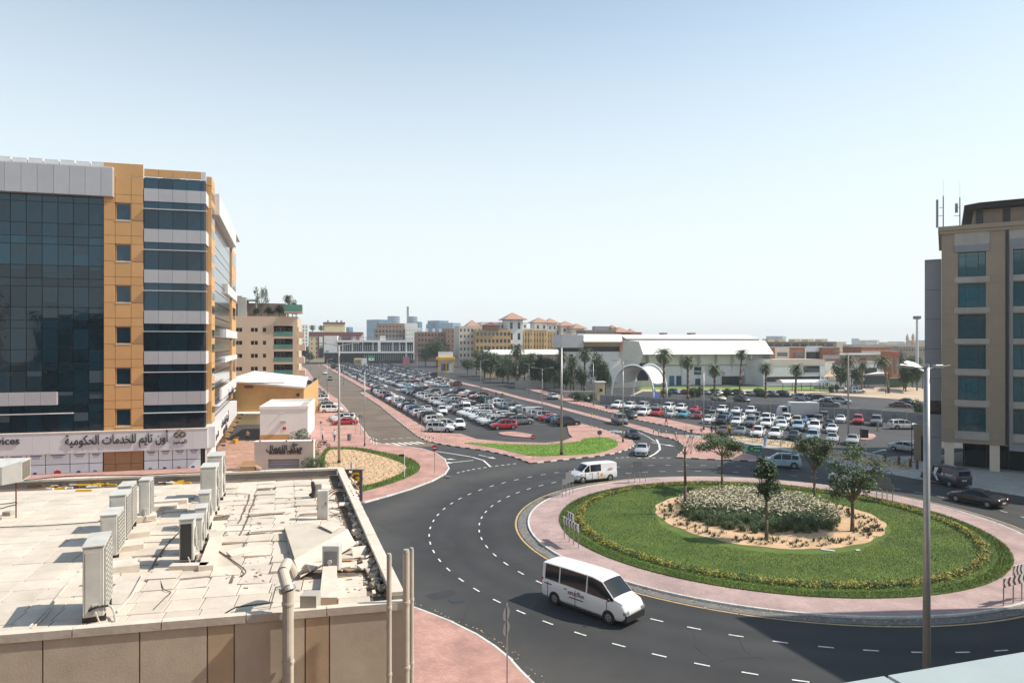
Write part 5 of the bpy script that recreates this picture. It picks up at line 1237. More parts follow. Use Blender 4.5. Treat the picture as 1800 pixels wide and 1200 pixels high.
# ---- the side street face
sf = thing("x","x","x"); bpy.data.objects.remove(sf)
class SF:
    P = OF.P; a = math.atan2(side_dir.y, side_dir.x)
SFc = Fac(362, 82, math.degrees(SF.a))
def sx_(v): return SFc.x(v)
sroot_T = Matrix.Rotation(SF.a-OF.a, 4, 'Z')
def spanel(s0, s1, z0, z1, mat, name='panel', y=-.0, th=.12, gap=.02):
    m = MB(); m.T = sroot_T; m.box(s0+gap, y, z0+gap, s1-gap, y+th, z1-gap); return m.build(name, M[mat], off)
s372, s405, s412 = sx_(366.5), sx_(405.5), SL
s368 = sx_(370.5); s373 = sx_(372.5)
for lev in range(-1, 6):
    t = FL[lev] if lev >= 0 else Z352(316.5); b = (FL[lev]-per*.675) if lev >= 0 else Z352(336); bot = (FL[lev+1] if lev < 5 else BANDT) if lev >= 0 else FL[0]
    if lev == 5: b = BANDT
    spanel(.1, s372, b, t, 'glassg' , 'glass_pane', y=.12, th=.05)
    if lev < 5: spanel(.0, s372, bot, b, 'cladw', y=-.02, th=.3, gap=.012)
    spanel(s372, s373, bot, t, 'clado', y=-.35, th=.6)
    for q in (.35,.72):
        spanel(s372+.4, s373-.4, t-per*q, t-per*(q-.22), 'glass', 'glass_pane', y=-.37, th=.03)
spanel(s372, s373, Z352(316), Z352(300), 'clado', y=-.35, th=.6)
ns = 9
for i in range(ns):
    a = s373+(s405-s373)*i/ns; b = s373+(s405-s373)*(i+1)/ns
    for lev in range(0, 6):
        t = FL[lev]; bot = FL[lev+1] if lev < 5 else BANDT+.4
        for (u0,u1) in ((0,.33),(.33,.75),(.75,1)):
            spanel(a,b,t-(t-bot)*u1,t-(t-bot)*u0,'glassg','glass_pane',y=.0,th=.05,gap=.05)
    spanel(a,b,FL[0],Z352(322),'cladw',y=-.9,th=1.1,gap=.01)
spanel(s373,SL,Z352(322),Z352(318),'cladw','parapet_cap',y=-.9,th=1.1,gap=0)
for lev in range(0,6):
    bot = FL[lev+1] if lev<5 else BANDT+.4
    spanel(s405,SL,bot,FL[lev],'clado',y=-.2,th=.4); spanel(s405+1.5,SL-1.5,FL[lev]-per*.6,FL[lev]-per*.15,'glass','glass_pane',y=-.22,th=.03)
for (x,y0,y1) in ((395,487,507),(392,566,584),(390,640-24,640-12)):
    s0 = sx_(x); spanel(s0, SL-.5, SFc.z(x,y1+9), SFc.z(x,y0+12), 'cladw','balcony_band', y=-.45, th=.45, gap=0)
for x,y in ((383,640),(372,710)):
    pass
# white side signs
spanel(sx_(372),sx_(402),SFc.z(372,703),SFc.z(372,683),'cladw','sign_board',y=-1.2,th=.25)
spanel(sx_(370),sx_(404),SFc.z(372,712)-.1,SFc.z(372,712)+.05,'cladw','sunshade',y=-1.0,th=1.0)
spanel(0.0,s405,BANDB,BANDT+.2,'cladw','band_panel',y=-1.0,th=1.1,gap=.0)
spanel(0.0,sx_(378),.1,BANDB,'white','shop_wall',y=-.1,th=.2); spanel(sx_(380),sx_(388),.1,BANDB,'glass','shop_window',y=-.02,th=.05)
spanel(sx_(389),SL,.1,BANDB,'tilebrown','brown_wall',y=-.6,th=.8)
def stext(s, size, mat, s_, z_, y=-1.05, name='sign_letters', sx=1.0):
    o = put_text(s, size, mat, off, (0,0,0), 0, name, .04, .01); o.matrix_local = sroot_T @ Matrix.Translation((s_, y, z_)) @ Matrix.Rotation(R(90),4,'X') @ Matrix.Scale(sx,4,(1,0,0)); return o
stext(arabic("خدمات سريعة"), 1.5, 'signk', sx_(391), SFc.z(391,686)-.2, -1.24, sx=1.2)
stext(arabic("أون تايم للخدمات"), 1.35, 'signk', sx_(382), bz+.55, -1.04, sx=1.3); stext("ONE TIME", .95, 'signk', sx_(382), bz-.75, -1.04, sx=1.6)
stext(arabic("المميز"), .9, 'signk', sx_(366), bz, -1.04, sx=1.6)
for k in range(3):
    m = MB(); m.T = sroot_T; m.cyl((sx_(388)+k*1.4,-2.0,.1),(sx_(388)+k*1.4,-2.0,.7),.25,.4,10); m.build("planter", M['gymy'] if k==0 else M['rust'], off)
for k in range(7):
    m = MB(); m.T = sroot_T; m.cyl((3+k*6.5,-.9,BANDB),(3+k*6.5,-1.6,BANDB-.2),.05,.05,6); m.box(2.8+k*6.5,-1.9,BANDB-.3,3.2+k*6.5,-1.5,BANDB-.1); m.build("floodlight", M['dark'], off)
# ================================================================ tan building at the right
TF = Fac(1655, 82, 147.7-180)                          # local x runs towards the viewer (right)
tan_ = thing("tan_stone_building", "tan stone office building in shade at the right edge with teal windows", "building", TF.P, TF.a)
tz = lambda x,y: TF.z(x,y)
TW = 36.0; TD = 20.0; TH = tz(1690,404); T0z = tz(1655,776)
cols = [(1684,1733),(1781,1835),(1885,1945)]
rowsy = [(443,486),(498,540),(552,595),(606,648),(661,703),(716,758)]
xs = [0]; 
for a,b in cols: xs += [TF.x(a), TF.x(b)]
xs.append(TW); zs = [T0z]
for a,b in reversed(rowsy): zs += [tz(1708,b), tz(1708,a)]
zs.append(TH)
holes = {(i,j) for i in range(1,len(xs)-1,2) for j in range(1,len(zs)-1,2)}
m = MB(); wall_open(m, xs, zs, holes, .35); m.add([(0,0,T0z),(0,0,TH),(0,TD,TH),(0,TD,T0z)],[(0,3,2,1)][::1]); m.add([(0,0,T0z),(TW,0,T0z),(TW,TD,T0z),(0,TD,T0z)],[(0,3,2,1)]); m.add([(TW,0,T0z),(TW,TD,T0z),(TW,TD,TH),(TW,0,TH)],[(0,1,2,3)]); m.add([(0,TD,T0z),(TW,TD,T0z),(TW,TD,TH),(0,TD,TH)],[(3,2,1,0)]); m.build("wall", M['tanstone'], tan_)
m = MB(); m.box(.0,.0,TH-.6,TW,TD,TH-.58); m.build("roof", M['concrete'], tan_)
for (i,j) in sorted(holes):
    w, h = xs[i+1]-xs[i], zs[j+1]-zs[j]
    m = MB(); m.box(0,.03,0,w,.06,h,0)
    for x in (0,w*.27,w*.73,w-.06): m.box(x,0,0,x+.06,.03,h,1)
    for z in (0,h-.06): m.box(.06,.002,z,w-.06,.028,z+.06,1)
    m.box(.06,.003,h*.83,w-.06,.027,h*.83+.05,1); m.box(w*.27+.06,.003,h*.33,w*.73,.027,h*.33+.08,1)
    key = ('tw',i,j); o = m.build("window", [M['glasst'],M['mullion']], tan_, (xs[i],.24,zs[j]))
for (a,b) in cols:                                     # pale spandrels and surrounds
    x0, x1 = TF.x(a)-.35, TF.x(b)+.35
    for j in range(0, len(zs), 2):
        z0 = zs[j]+.12 if j else zs[0]+1.0-.9; z1 = zs[j+1]-.02 if j < len(zs)-1 else zs[-1]
        if j == len(zs)-1: break
        if j == 0: z0 = zs[1]-.95
        m = MB(); m.box(x0,-.10,z0,x1,-.002,z1); m.build("spandrel", M['concrete'], tan_)
    m = MB(); m.box(x0,-.16,zs[-2]+.05,x1,-.002,zs[-2]+.85); m.build("window_hood", M['greystone'], tan_)
x0, x1 = TF.x(1764), TF.x(1776); m = MB(); m.box(TF.x(1767),-.02,T0z+.1,TF.x(1773),.0-.002,TH-.2); m.build("dark_recess", M['dark'], tan_)
m = MB(); m.box(TF.x(1774),-.22,T0z-.5,TW,-.12,T0z+.2); m.build("pale_surround", M['greystone'], tan_)
m = MB(); m.box(TF.x(1775),-.2,T0z+.2,TF.x(1780.5),-.1,tz(1775,432)); m.box(TF.x(1836),-.2,T0z+.2,TF.x(1842),-.1,tz(1775,432)); m.box(TF.x(1775),-.21,tz(1775,432),TF.x(1842),-.09,tz(1775,432)+.8); m.build("pale_surround", M['greystone'], tan_)
m = MB(); m.box(-.35,-.35,TH,TW,TD+.3,TH+.5); m.box(-.2,-.2,TH-.4,TW,-.004,TH-.01); m.build("cornice", M['tanstone'], tan_)
# joints in the stone: recessed courses
m = MB()
for j in range(0,len(zs)-1,2):
    for dz in (0,.9):
        z = zs[j+1]-dz
        for (u0,u1) in ((.02,TF.x(1684)-.36),(TF.x(1733)+.36,TF.x(1766))): m.box(u0,-.012,z,u1,-.003,z+.035)
m.build("stone_joint", M['taupe'], tan_)
# blade wall at the left, lower and set back
m = MB(); bl0 = TF.x(1625)-.6; m.box(TF.x(1625),1.2,0,-.02,6.0,tz(1625,455)); m.build("side_blade", M['greystone'], tan_)
for k in range(7): m = MB(); z = 3.5+k*3.6; m.box(TF.x(1625)+.01,1.17,z,-.03,1.195,z+.04); m.build("blade_joint", M['dark'], tan_)
m = MB(); m.box(TF.x(1625)+.2,1.16,tz(1640,729),-.05,1.19,tz(1640,705)); m.build("blade_window", M['glass'], tan_)
# curved penthouse roof
m = MB(); px0 = TF.x(1695); m.box(px0+1,1.5,TH+.5,TW,TD-1,TH+2.4,0)
for k in range(10): m.box(px0+1.2+k*2.6,1.45,TH+.6,px0+1.9+k*2.6,1.499,TH+2.3,1)
m.build("penthouse", [M['taupe'],M['dark']], tan_)
m = MB(); m.add([(px0,.4,TH+2.4),(TW,.2,TH+2.7),(TW,TD,TH+2.7),(px0,TD,TH+2.4),(px0,.2,TH+2.9),(px0+1.5,.0,TH+3.05),(TW,-.1,TH+3.15),(TW,TD,TH+3.15),(px0,TD,TH+2.95)],[(0,3,2,1),(0,1,6,5,4),(4,5,6,7,8),(0,4,8,3)]); m.build("penthouse_roof", M['dark'], tan_)
# ground floor: recessed dark arcade and columns
m = MB(); m.box(2.2,2.5,0,TW,TD,T0z-.02); m.build("arcade_glass", M['glass'], tan_)
m = MB()
for k in range(9): m.box(2.3+k*2.2,2.44,0,2.4+k*2.2,2.498,T0z-.02)
m.build("arcade_mullion", M['mullion'], tan_)
for x in (.3, TF.x(1740), TF.x(1830), TF.x(1920)): m = MB(); m.box(x,.15,0,x+.95,1.1,T0z); m.build("column", M['beige_l'], tan_)
m = MB(); m.box(-3.0,4.0,0,-.1,4.6,T0z+1.5); m.build("gate_wall", M['tanstone'], tan_)
m = MB(); m.box(-3.2,2.0,0,-3.12,2.08,5.2); m.box(-2.2,3.9,0,-.3,3.99,3.3); m.build("service_door", M['glass'], tan_)
for k,(x,y,h,w) in enumerate(((1658,1.5,4.6,.35),(1688,2.5,4.4,.3))):
    X = TF.x(x); r = thing("telecom_antenna", ("tall panel antenna with paired masts at the tan building's roof corner","shorter antenna mast with a small radio box on the tan building's roof")[k], "antenna", TF.P+Vector((TF.c*X-TF.s*y, TF.s*X+TF.c*y, TH+.5)), TF.a)
    m = MB(); m.cyl((0,0,0),(0,0,h-.6),.06,.06,6); m.build("mast", M['dark'], r)
    m = MB(); (m.box(-.75,-.1,.2,-.5,.15,3.6) if k==0 else m.box(-.5,-.1,2.0,-.2,.15,3.1)); m.build("antenna_panel", M['greystone'], r)
    m = MB(); m.cyl((-.6,0,1.6),(.0,0,1.6),.03,.03,5); m.cyl((-.4,0,2.6),(.0,0,2.6),.03,.03,5); m.cyl((0,0,h-.6),(0,0,h+1.3),.015,.01,4); m.build("bracket", M['dark'], r)

# blinds behind some panes of the curtain wall and roof clutter on both blocks
random.seed(61)
M['blind'] = pm("window_blind", (0.035,0.065,0.08), .4)
for k in range(26):
    i = random.randrange(1,len(cx)-1); (z0,z1) = random.choice(rows[3:]); 
    if z1-z0 < 1.4: continue
    f_ = random.uniform(.25,.8); m = MB(); m.box(cx[i]+.06, .093, z1-(z1-z0)*f_, cx[i+1]-.06, .099, z1-.05); m.build("blind", M['blind'], off)
for k in range(4):
    x = XL+6+k*4.2; m = MB(); m.bev(x,6,Z352(317),x+2.0,8,Z352(317)+2.2,.05); m.build("roof_unit", M['acw'], off)
for k in range(4):
    m = MB(); m.bev(6+k*4,3,TH+.5,7.6+k*4,4.4,TH+1.6,.05); m.build("roof_unit", M['acw'], tan_)
# ================================================================ buildings beyond the junction
def bld(name, label, px_, d, ang, cat="building"):
    f = Fac(px_, d, ang); return f, thing(name, label, cat, f.P, f.a)
def pbox(root, name, x0,y0,z0,x1,y1,z1, mat, T=None):
    m = MB(); m.T = T; m.box(x0,y0,z0,x1,y1,z1); return m.build(name, M[mat], root)
GA = 18.4
# ---- beige roof-garden apartments
f, r = bld("apartment_building", "beige apartment building with green glass balconies and a planted roof terrace", 380, 168, 15)
W_ = f.x(523); H_ = f.z(470,556); fl = 3.23; zb0 = f.z(395,575)
xs_w = [f.x(v) for v in (414,419.5,440.5,447.5,462)]
nf = 6
xs = [0]+sorted(sum([[v, v+w] for v,w in ((f.x(414),.75),(f.x(420),.75),(f.x(441),.75),(f.x(447.5),.75),(f.x(462),.75),(f.x(481),f.x(514)-f.x(481)))],[]))+[W_]
zs = [0]; tops = [f.z(440,576)-i*fl for i in range(nf)]
hs = set()
rowsz = sorted([(t-1.0, t) for t in tops])
for a,b in rowsz: zs += [a,b]
zs.append(H_)
for i in (1,3,5,7,9):
    for j in range(nf): hs.add((i,2*j+1))
m = MB(); wall_open(m, xs[:-2]+[f.x(479)], zs, hs, .2); m.build("wall", M['beige'], r)
for (i,j) in sorted(hs): link("window", window_mesh(xs[i+1]-xs[i], 1.0, 'glassfar','mullion'), r, (xs[i], .14, zs[j]))
zs2 = [0]
for k in range(nf): t = tops[nf-1-k]; zs2 += [t-2.0, t+.55]
zs2.append(H_)
bx0, bx1 = f.x(481), f.x(514.5)
m = MB(); wall_open(m, [f.x(479),bx0,bx1,W_], zs2, {(1,2*j+1) for j in range(nf)}, 2.2); m.build("balcony_wall", M['beige'], r)
for k in range(nf):
    t = tops[k]
    pbox(r, "balcony_rail", bx0+.02,-.05,t-1.95,bx1-.02,.02,t-.9, 'balg')
    link("balcony_door", window_mesh(2.2,2.1,'glassfar','cladw',(2,1)), r, (bx0+.4,2.1,t-1.9)); link("window", window_mesh(1.3,2.0,'glassfar','mullion',(1,1)), r, (bx1-1.6,2.1,t-1.9))
    pbox(r, "side_balcony", W_-.02, .4, t-2.5, W_+1.6+.25*(k%2), 5.5, t-.95, 'beige')
    pbox(r, "side_opening", W_+.004, .8, t-.94, W_+.05, 5.0, t+.3, 'dark')
shell(r, W_, 26, H_, 'beige', par=.35)
g2 = f.x(412); 
pbox(r, "penthouse", -3, 6, H_-.3, f.x(500), 20, H_+3.6, 'taupe'); pbox(r, "penthouse", f.x(415), 3.0, H_-.3, f.x(430), 10, H_+4.9, 'concrete')
pbox(r, "pergola_roof", f.x(424), 4, H_+4.2, f.x(449), 9, H_+4.5, 'cladw')
for v in (425, 447): pbox(r, "pergola_post", f.x(v), 4.1, H_, f.x(v)+.25, 4.35, H_+4.2, 'cladw')
pbox(r, "roof_deck", W_-3.2, -1.0, H_+.9, W_+1.2, 5, H_+1.3, 'beige'); pbox(r, "deck_rail", W_-3.1, -1.05, H_+1.32, W_+1.15, -.98, H_+3.0, 'balg'); pbox(r, "deck_rail", W_+1.12, -.97, H_+1.32, W_+1.19, 5, H_+3.0, 'balg')
pbox(r, "roof_rail", f.x(395), 5.9, H_+3.7, f.x(420), 6.0, H_+5.4, 'greystone')
APT = (f, r, H_, W_)
# ---- orange walled shed and white cube
f, r = bld("orange_shed", "long shed with white roof and bare orange side wall behind the driveway", 400, 127, 10)
W_ = f.x(534); hL, hR = f.z(413,673), f.z(533,683)
m = MB(); m.add([(0,0,0),(W_,0,0),(W_,0,hR),(0,0,hL+.2)],[(0,1,2,3)]); m.add([(W_,0,0),(W_,26,0),(W_,26,hR+.6),(W_,0,hR)],[(0,1,2,3)]); m.build("wall", M['orange'], r)
m = MB(); m.add([(-.5,-.4,hL+.2),(W_+.3,-.4,hR),(W_-2.5,28,hR+.6),(-.5,28,hL+.8),(-.5,-.4,hL+.55),(W_+.3,-.4,hR+.35),(W_-2.5,28,hR+.95),(-.5,28,hL+1.15)],[(4,5,6,7),(0,1,5,4),(1,2,6,5),(3,2,1,0),(0,4,7,3)]); m.build("roof", M['white'], r)
pbox(r, "downpipe", f.x(466),-.2,0,f.x(466)+.35,-.02,5.0,'orange'); pbox(r, "wall_duct", f.x(430),-.25,hL-.9,f.x(445),-.05,hL-.55,'rust'); pbox(r, "wall_light", W_-1.3,-.3,hR-1.4,W_-.8,-.02,hR-.9,'dark')
pbox(r, "rainwater_gutter", -.5,-.55,hL-.08,f.x(500),-.42,hL+.12,'concrete')
f, r = bld("white_annexe", "low white annexe block with slotted roof corner beside the sign wall", 457, 105, 12)
W_ = f.x(541); H_ = f.z(457,720)
pbox(r, "wall", 0,0,0,W_,14,H_,'white'); pbox(r, "roof_parapet", -.1,-.1,H_,W_+.1,.3,H_+.5,'white'); pbox(r, "roof_parapet", -.1,.32,H_,.2,14,H_+.5,'white'); pbox(r, "roof_parapet", W_-.2,.32,H_,W_+.1,14,H_+.5,'white'); pbox(r,"roof_parapet",.22,13.7,H_,W_-.22,14,H_+.5,'white')
pbox(r, "skylight", W_-1.6,3,H_+.02,W_-.5,12,H_+.1,'concrete'); pbox(r, "plinth_band", -.05,-.05,0,W_*.62,-.002,.9,'orange'); pbox(r, "fire_sign", f.x(497),-.06,f.z(497,755),f.x(503),-.003,f.z(497,750),'signr'); pbox(r, "wall_lamp", f.x(494),-.4,f.z(498,742),f.x(503),-.003,f.z(498,739),'concrete')
pbox(r, "drain_spout", f.x(494),-.3,H_-.6,f.x(494)+.15,-.003,H_-.5,'cladw')
f, r = bld("driveway_wall", "low cream wall closing the driveway behind the terrace", 412, 124, 10)
pbox(r, "wall", 0,0,0,f.x(459),9,f.z(430,722)-.6,'cream'); pbox(r, "coping", -.05,-.1,f.z(430,722)-.6,f.x(459)+.02,9,f.z(430,722)-.45,'white')
for k in range(9):
    pass
# ---- business centre sign wall
f, r = bld("sign_wall", "cream gate wall carrying the Business Centre lettering above a grey grille", 447, 80, 6)
W_ = f.x(551); H_ = f.z(447,777)
m = MB(); x0, x1, zt_ = f.x(471), f.x(526), f.z(500,806)
wall_open(m, [0,x0,x1,W_], [0,.3,zt_,H_], {(1,1)}, .5); m.add([(W_,0,0),(W_,1.0,0),(W_,1.0,H_),(W_,0,H_)],[(0,1,2,3)]); m.add([(0,0,H_),(W_,0,H_),(W_,1.0,H_),(0,1.0,H_)],[(0,1,2,3)]); m.add([(0,1,0),(0,0,0),(0,0,H_),(0,1,H_)],[(0,1,2,3)]); m.add([(W_,1,0),(0,1,0),(0,1,H_),(W_,1,H_)],[(0,1,2,3)]); m.build("wall", M['cream2'] if 'cream2' in M else M['beige_l'], r)
pbox(r, "coping", -.05,-.05,H_,W_+.05,1.05,H_+.08,'white'); pbox(r, "grille", x0,.45,.3,x1,.5,zt_,'greystone')
for k in range(8): pbox(r, "grille_slat", x0,.40,.4+k*.28,x1,.449,.5+k*.28,'cladg')
put_text("BUSINESS CENTRE", .55, 'signk', r, ((x0+x1)/2+.2,-.12,f.z(498,795)), 0, 'sign_letters', .05, .012, sx=.82)
put_text(arabic("مركز الاعمال"), .85, 'signk', r, ((x0+x1)/2+.1,-.12,f.z(498,787)), 0, 'sign_letters', .05, .01, sx=1.0)
put_text(arabic("مركز"), .40, 'signk', r, (x1-.5,-.12,f.z(498,780.5)), 0, 'sign_letters', .05, .01)
for k in range(3): pbox(r, "top_lamp", .6+k*3,-.12,H_+.08,.75+k*3,.0,H_+.2,'dark')
# ---- generic distant blocks
def block(name, label, x0, x1, yt, d, ang, mat, depth=25, nx=5, nz=4, wfrac=.5, hfrac=.5, glass='glassfar', frame='mullion', side=0, zmin=2, mull=(1,1), par=.5, top=.6, mat2=None, bot=0, z0=0):
    f, r = bld(name, label, x0, d, ang); W = f.x(x1); H = f.z((x0+x1)/2, yt)
    dx = W/nx; dz = (H-zmin-top)/nz
    grid_face(r, W, H, dx*(1-wfrac)/2, dx, dx*wfrac, nx, zmin+dz*(1-hfrac)/2, dz, dz*hfrac, nz, mat, glass, frame, mull)
    if side:
        n = side; sdx = depth/n; grid_face(r, depth, H, sdx*.3, sdx, sdx*.4, n, zmin+dz*(1-hfrac)/2, dz, dz*hfrac, nz, mat2 or mat, glass, frame, mull, T=side_T(W))
    shell(r, W, depth, H, mat, par=par, right=not side)
    return f, r, W, H
block("far_white_tower", "slim white tower with pink-tinged top beyond the avenue's left end", 526, 541, 570.5, 700, GA, 'white', 14, 3, 9, .35, .5)
block("far_grey_tower", "grey pencil tower behind the slim white tower", 519, 526, 571, 760, GA, 'greystone', 14, 2, 9, .6, .4)
f, r, W, H = block("hotel_building", "cream hotel with maroon top band and small square windows at the avenue end", 544, 600, 583, 540, GA, 'cream', 22, 7, 6, .28, .32, side=0)
pbox(r, "maroon_band", -.3,-.4,H-3.4,W+16,-.003,H-.2,'maroon'); pbox(r, "maroon_strip", f.x(558.5),-.35,4,f.x(561),-.003,H-3.5,'maroon'); pbox(r, "maroon_strip", f.x(567.5),-.35,4,f.x(570),-.003,H-3.5,'maroon')
pbox(r, "white_screen", f.x(561),-.3,H-11,f.x(567),-.003,H-4,'white'); pbox(r, "dark_glazing", f.x(560.5),-.28,4,f.x(567.5),-.003,H-13,'glass')
pbox(r, "east_wing", W+.02,1.5,0,f.x(640),20,H-.5,'cream'); pbox(r, "maroon_panel", f.x(597),1.2,H-8.5,f.x(617),1.49,H-3,'maroon')
pbox(r, "red_frontage", f.x(620),.2,8,f.x(638.5),1.4,H-.2,'white'); pbox(r, "red_panel", f.x(626),-.1,8,f.x(632),.19,H-.4,'red'); pbox(r, "red_cap", f.x(620),-.1,H-2.2,f.x(638.5),.19,H-.1,'red')
pbox(r, "roof_block", f.x(570),4,H,f.x(607),16,H+6.5,'cream'); pbox(r, "roof_block_band", f.x(569.5),3.5,H+6.5,f.x(607.5),16.5,H+7.8,'maroon')
for v in (576,592,600): pbox(r, "roof_tank", f.x(v),8,H+7.81,f.x(v+3),10,H+9.5,'greystone')
# white low modern block
f, r = bld("white_mall", "long white two-storey modern block with deep dark window bands behind the far car rows", 569.5, 500, 12)
W_ = f.x(727); H_ = f.z(640,597); HL = f.z(580,590)
pbox(r, "white_slab", 0,0,f.z(580,620),f.x(593),20,HL,'white'); pbox(r, "base_glazing", .3,.6,0,W_,20,f.z(600,619.5),'glass')
pbox(r, "upper_glazing", f.x(593.2),1.2,f.z(640,617)-.5,W_-.3,20,H_-.6,'glass')
pbox(r, "roof_fascia", f.x(593),-.4,f.z(640,601.5),W_,20.5,H_-.2,'white'); pbox(r, "lower_fascia", f.x(593),-1.2,f.z(640,620.5),W_,1.19,f.z(640,617.5),'white')
for v in (602,619,637,655,690,702): pbox(r, "column", f.x(v),-.2,f.z(640,617)+.2,f.x(v)+.5,.7,f.z(640,601.6),'white')
pbox(r, "white_pier", f.x(664),-.6,f.z(640,617.4),f.x(669),.9,f.z(640,601.6),'white'); pbox(r, "white_pier", f.x(713),-.6,2,f.x(715),.9,f.z(640,601.6),'white')
for k in range(34): v = 594+k*3.9; pbox(r, "curtain_strip", f.x(v),1.1,f.z(640,616.8),f.x(v)+.7,1.199,f.z(640,606),'greystone')
for k in range(24): v = 640+k*3.6; pbox(r, "shop_mullion", f.x(v),.5,2,f.x(v)+.4,.599,f.z(640,622),'concrete')
pbox(r, "roof_beam", f.x(593),2,f.z(640,593.5),f.x(706),3,f.z(640,592.5),'greystone')
for v in (594,625,660,704): pbox(r, "roof_post", f.x(v),2,H_-.2,f.x(v)+.4,2.4,f.z(640,593.6),'greystone')
pbox(r, "roof_box", f.x(668),4,H_-.2,f.x(678),8,H_+3.0,'white'); pbox(r, "green_logo", f.x(573),-.15,f.z(580,618),f.x(578),-.003,f.z(580,616),'signg'); 
f, r = bld("green_screen", "bright green advertising screen standing before the dark shopfront", 647, 470, 12, "screen")
W_ = f.x(658); pbox(r, "screen_face", 0,0,f.z(650,634.5),W_,.6,f.z(650,624.5),'signg'); pbox(r, "white_logo", W_*.1,-.08,f.z(650,633.5),W_*.9,-.003,f.z(650,629),'signw'); pbox(r, "dark_mark", W_*.4,-.12,f.z(650,632),W_*.65,-.081,f.z(650,630),'signk'); pbox(r, "post", W_*.4,.2,0,W_*.6,.5,f.z(650,634.6),'dark')
f, r = bld("kiosk_building", "small cream kiosk with dark shutters among the farthest cars", 622.5, 460, 12)
pbox(r, "wall", 0,0,0,f.x(645),10,f.z(630,630),'cream'); pbox(r, "white_end", f.x(636),-.1,0,f.x(645),-.003,f.z(630,629.5),'white'); pbox(r, "shutter", f.x(624),-.1,1,f.x(634),-.003,f.z(630,632),'brown')
# taupe frame building + its white side
f, r, W, H = block("framed_building", "taupe frame building with big dark openings above the white block", 659, 712.5, 577, 640, 14, 'taupe', 26, 9, 5, .68, .62, zmin=6)
pbox(r, "upper_storey", f.x(664),3,H-.2,f.x(711),22,f.z(690,568),'brown')
for k in range(7): pbox(r, "small_window", f.x(667+k*6),2.9,H+1,f.x(669.5+k*6),2.99,H+2.6,'glassfar')
pbox(r, "tall_frame", f.x(706),-1.2,8,f.x(707),-.3,H-1.5,'orange')
block("white_apartments", "white apartment block joined to the taupe frame building's sunny side", 712.8, 741, 576, 640, 14, 'white', 24, 6, 6, .22, .35, zmin=6)
f, r = bld("white_penthouse", "taller white stair block behind the white apartments", 712, 668, 14); pbox(r, "wall", 0,0,0,f.x(734),16,f.z(720,568),'white')
# brown apartments
f, r, W, H = block("brown_apartments", "brown brick apartment block with rows of balconies behind the dark trees", 734, 786, 583, 560, 14, 'brown', 26, 9, 5, .62, .50, zmin=3)
f, r, W, H = block("brown_apartments", "taller brown stair bay joined to the brown apartment block", 785, 806, 577, 556, 14, 'brown', 26, 3, 6, .30, .40, zmin=3)
for v in (750,762,774): pbox(r, "roof_hut", f.x(v),4,H-2.8,f.x(v+3.5),8,H-.1,'white')
# curved blue glass towers, far
def tower(label, x0, x1, yt, d, bands, curved=True, mast=None, white=True):
    c = GD((x0+x1)/2, d+40); rr = (x1-x0)/2/F*d; H = ZP(yt, d); r = thing("glass_tower", label, "tower", c, R(10), "far blue glass towers")
    n = 22 if curved else 4; m = MB(); per_ = H/bands
    ro = R(45) if not curved else 0; k2 = rr*(1.35 if not curved else 1.0)
    for b in range(bands):
        m = MB(); T = Matrix.Rotation(ro,4,'Z'); m.T = T
        m.cyl((0,0,b*per_),(0,0,(b+.72)*per_),k2,k2,n); m.build("glass_band", M['towerglass'], r)
        m = MB(); m.T = T; m.cyl((0,0,(b+.72)*per_+.001),(0,0,(b+1)*per_-.001),k2*(1.03 if white else .99),k2*(1.03 if white else .99),n); m.build("floor_band", M['cladg'] if white else M['towerglass'], r)
    if mast: m = MB(); m.box(-rr*1.15,-rr,0,-rr*.75,-rr*.5,H+ (mast)); m.build("mast_core", M['greystone'], r)
tower("wide blue glass slab tower at the left of the far skyline", 650, 683, 561, 1500, 14, False, white=False)
tower("curved blue tower with white floor bands behind the wide glass slab", 681, 703, 554.5, 1520, 16)
tower("round blue tower with a tall grey mast on the skyline", 716, 734, 555, 1500, 16, mast=22)
tower("short blue tower right of the mast tower", 733, 741, 564.5, 1480, 12, False, white=False)
tower("stepped blue office tower, middle one of the far group", 756, 784, 562.5, 1500, 13, False, white=False)
tower("lower pale-banded wing right of the stepped blue tower", 783, 806, 566.5, 1480, 12, False)
tower("low blue block left of the stepped blue tower", 751, 764, 568.5, 1490, 11, False, white=False)
tower("small blue-grey tower above the hotel roof", 610, 619, 574, 1300, 10, False, white=False)
tower("pale blue office slab above the arena's far end", 1350, 1379, 590.5, 1900, 8, False)
tower("faint pale tower group far right of the arena", 1498, 1510, 594.5, 2300, 8, False)
tower("faint pale slab behind the school roofs", 1511, 1543, 597.5, 2400, 6, False)
tower("pale turquoise slab beside the minarets", 1563, 1590, 600, 2100, 5, False)
# ---- the moorish apartment complex with hipped red roofs
def hip(root, x0,y0,x1,y1,z,h,ov=1.2,mat='rooftile',name="roof"):
    m = MB(); a = (x0-ov,y0-ov,z); b = (x1+ov,y0-ov,z); c = (x1+ov,y1+ov,z); d = (x0-ov,y1+ov,z); e = ((x0+x1)/2,(y0+y1)/2,z+h)
    m.add([a,b,c,d,e,(a[0],a[1],z-.3),(b[0],b[1],z-.3),(c[0],c[1],z-.3),(d[0],d[1],z-.3)],[(0,1,4),(1,2,4),(2,3,4),(3,0,4),(0,5,6,1),(1,6,7,2),(2,7,8,3),(3,8,5,0),(8,7,6,5)]); return m.build(name, M[mat], root)
f, r, W, H = block("white_apartments", "white apartment wing with square dark windows left of the ochre-fronted complex", 807, 846, 573, 430, 14, 'beige_l', 20, 6, 6, .45, .45, zmin=1.5)
hip(r, f.x(824), 3, f.x(843), 12, H+.1, 4.2); pbox(r, "roof_tower", f.x(825),4,H-.3,f.x(842),11,H+.1,'white')
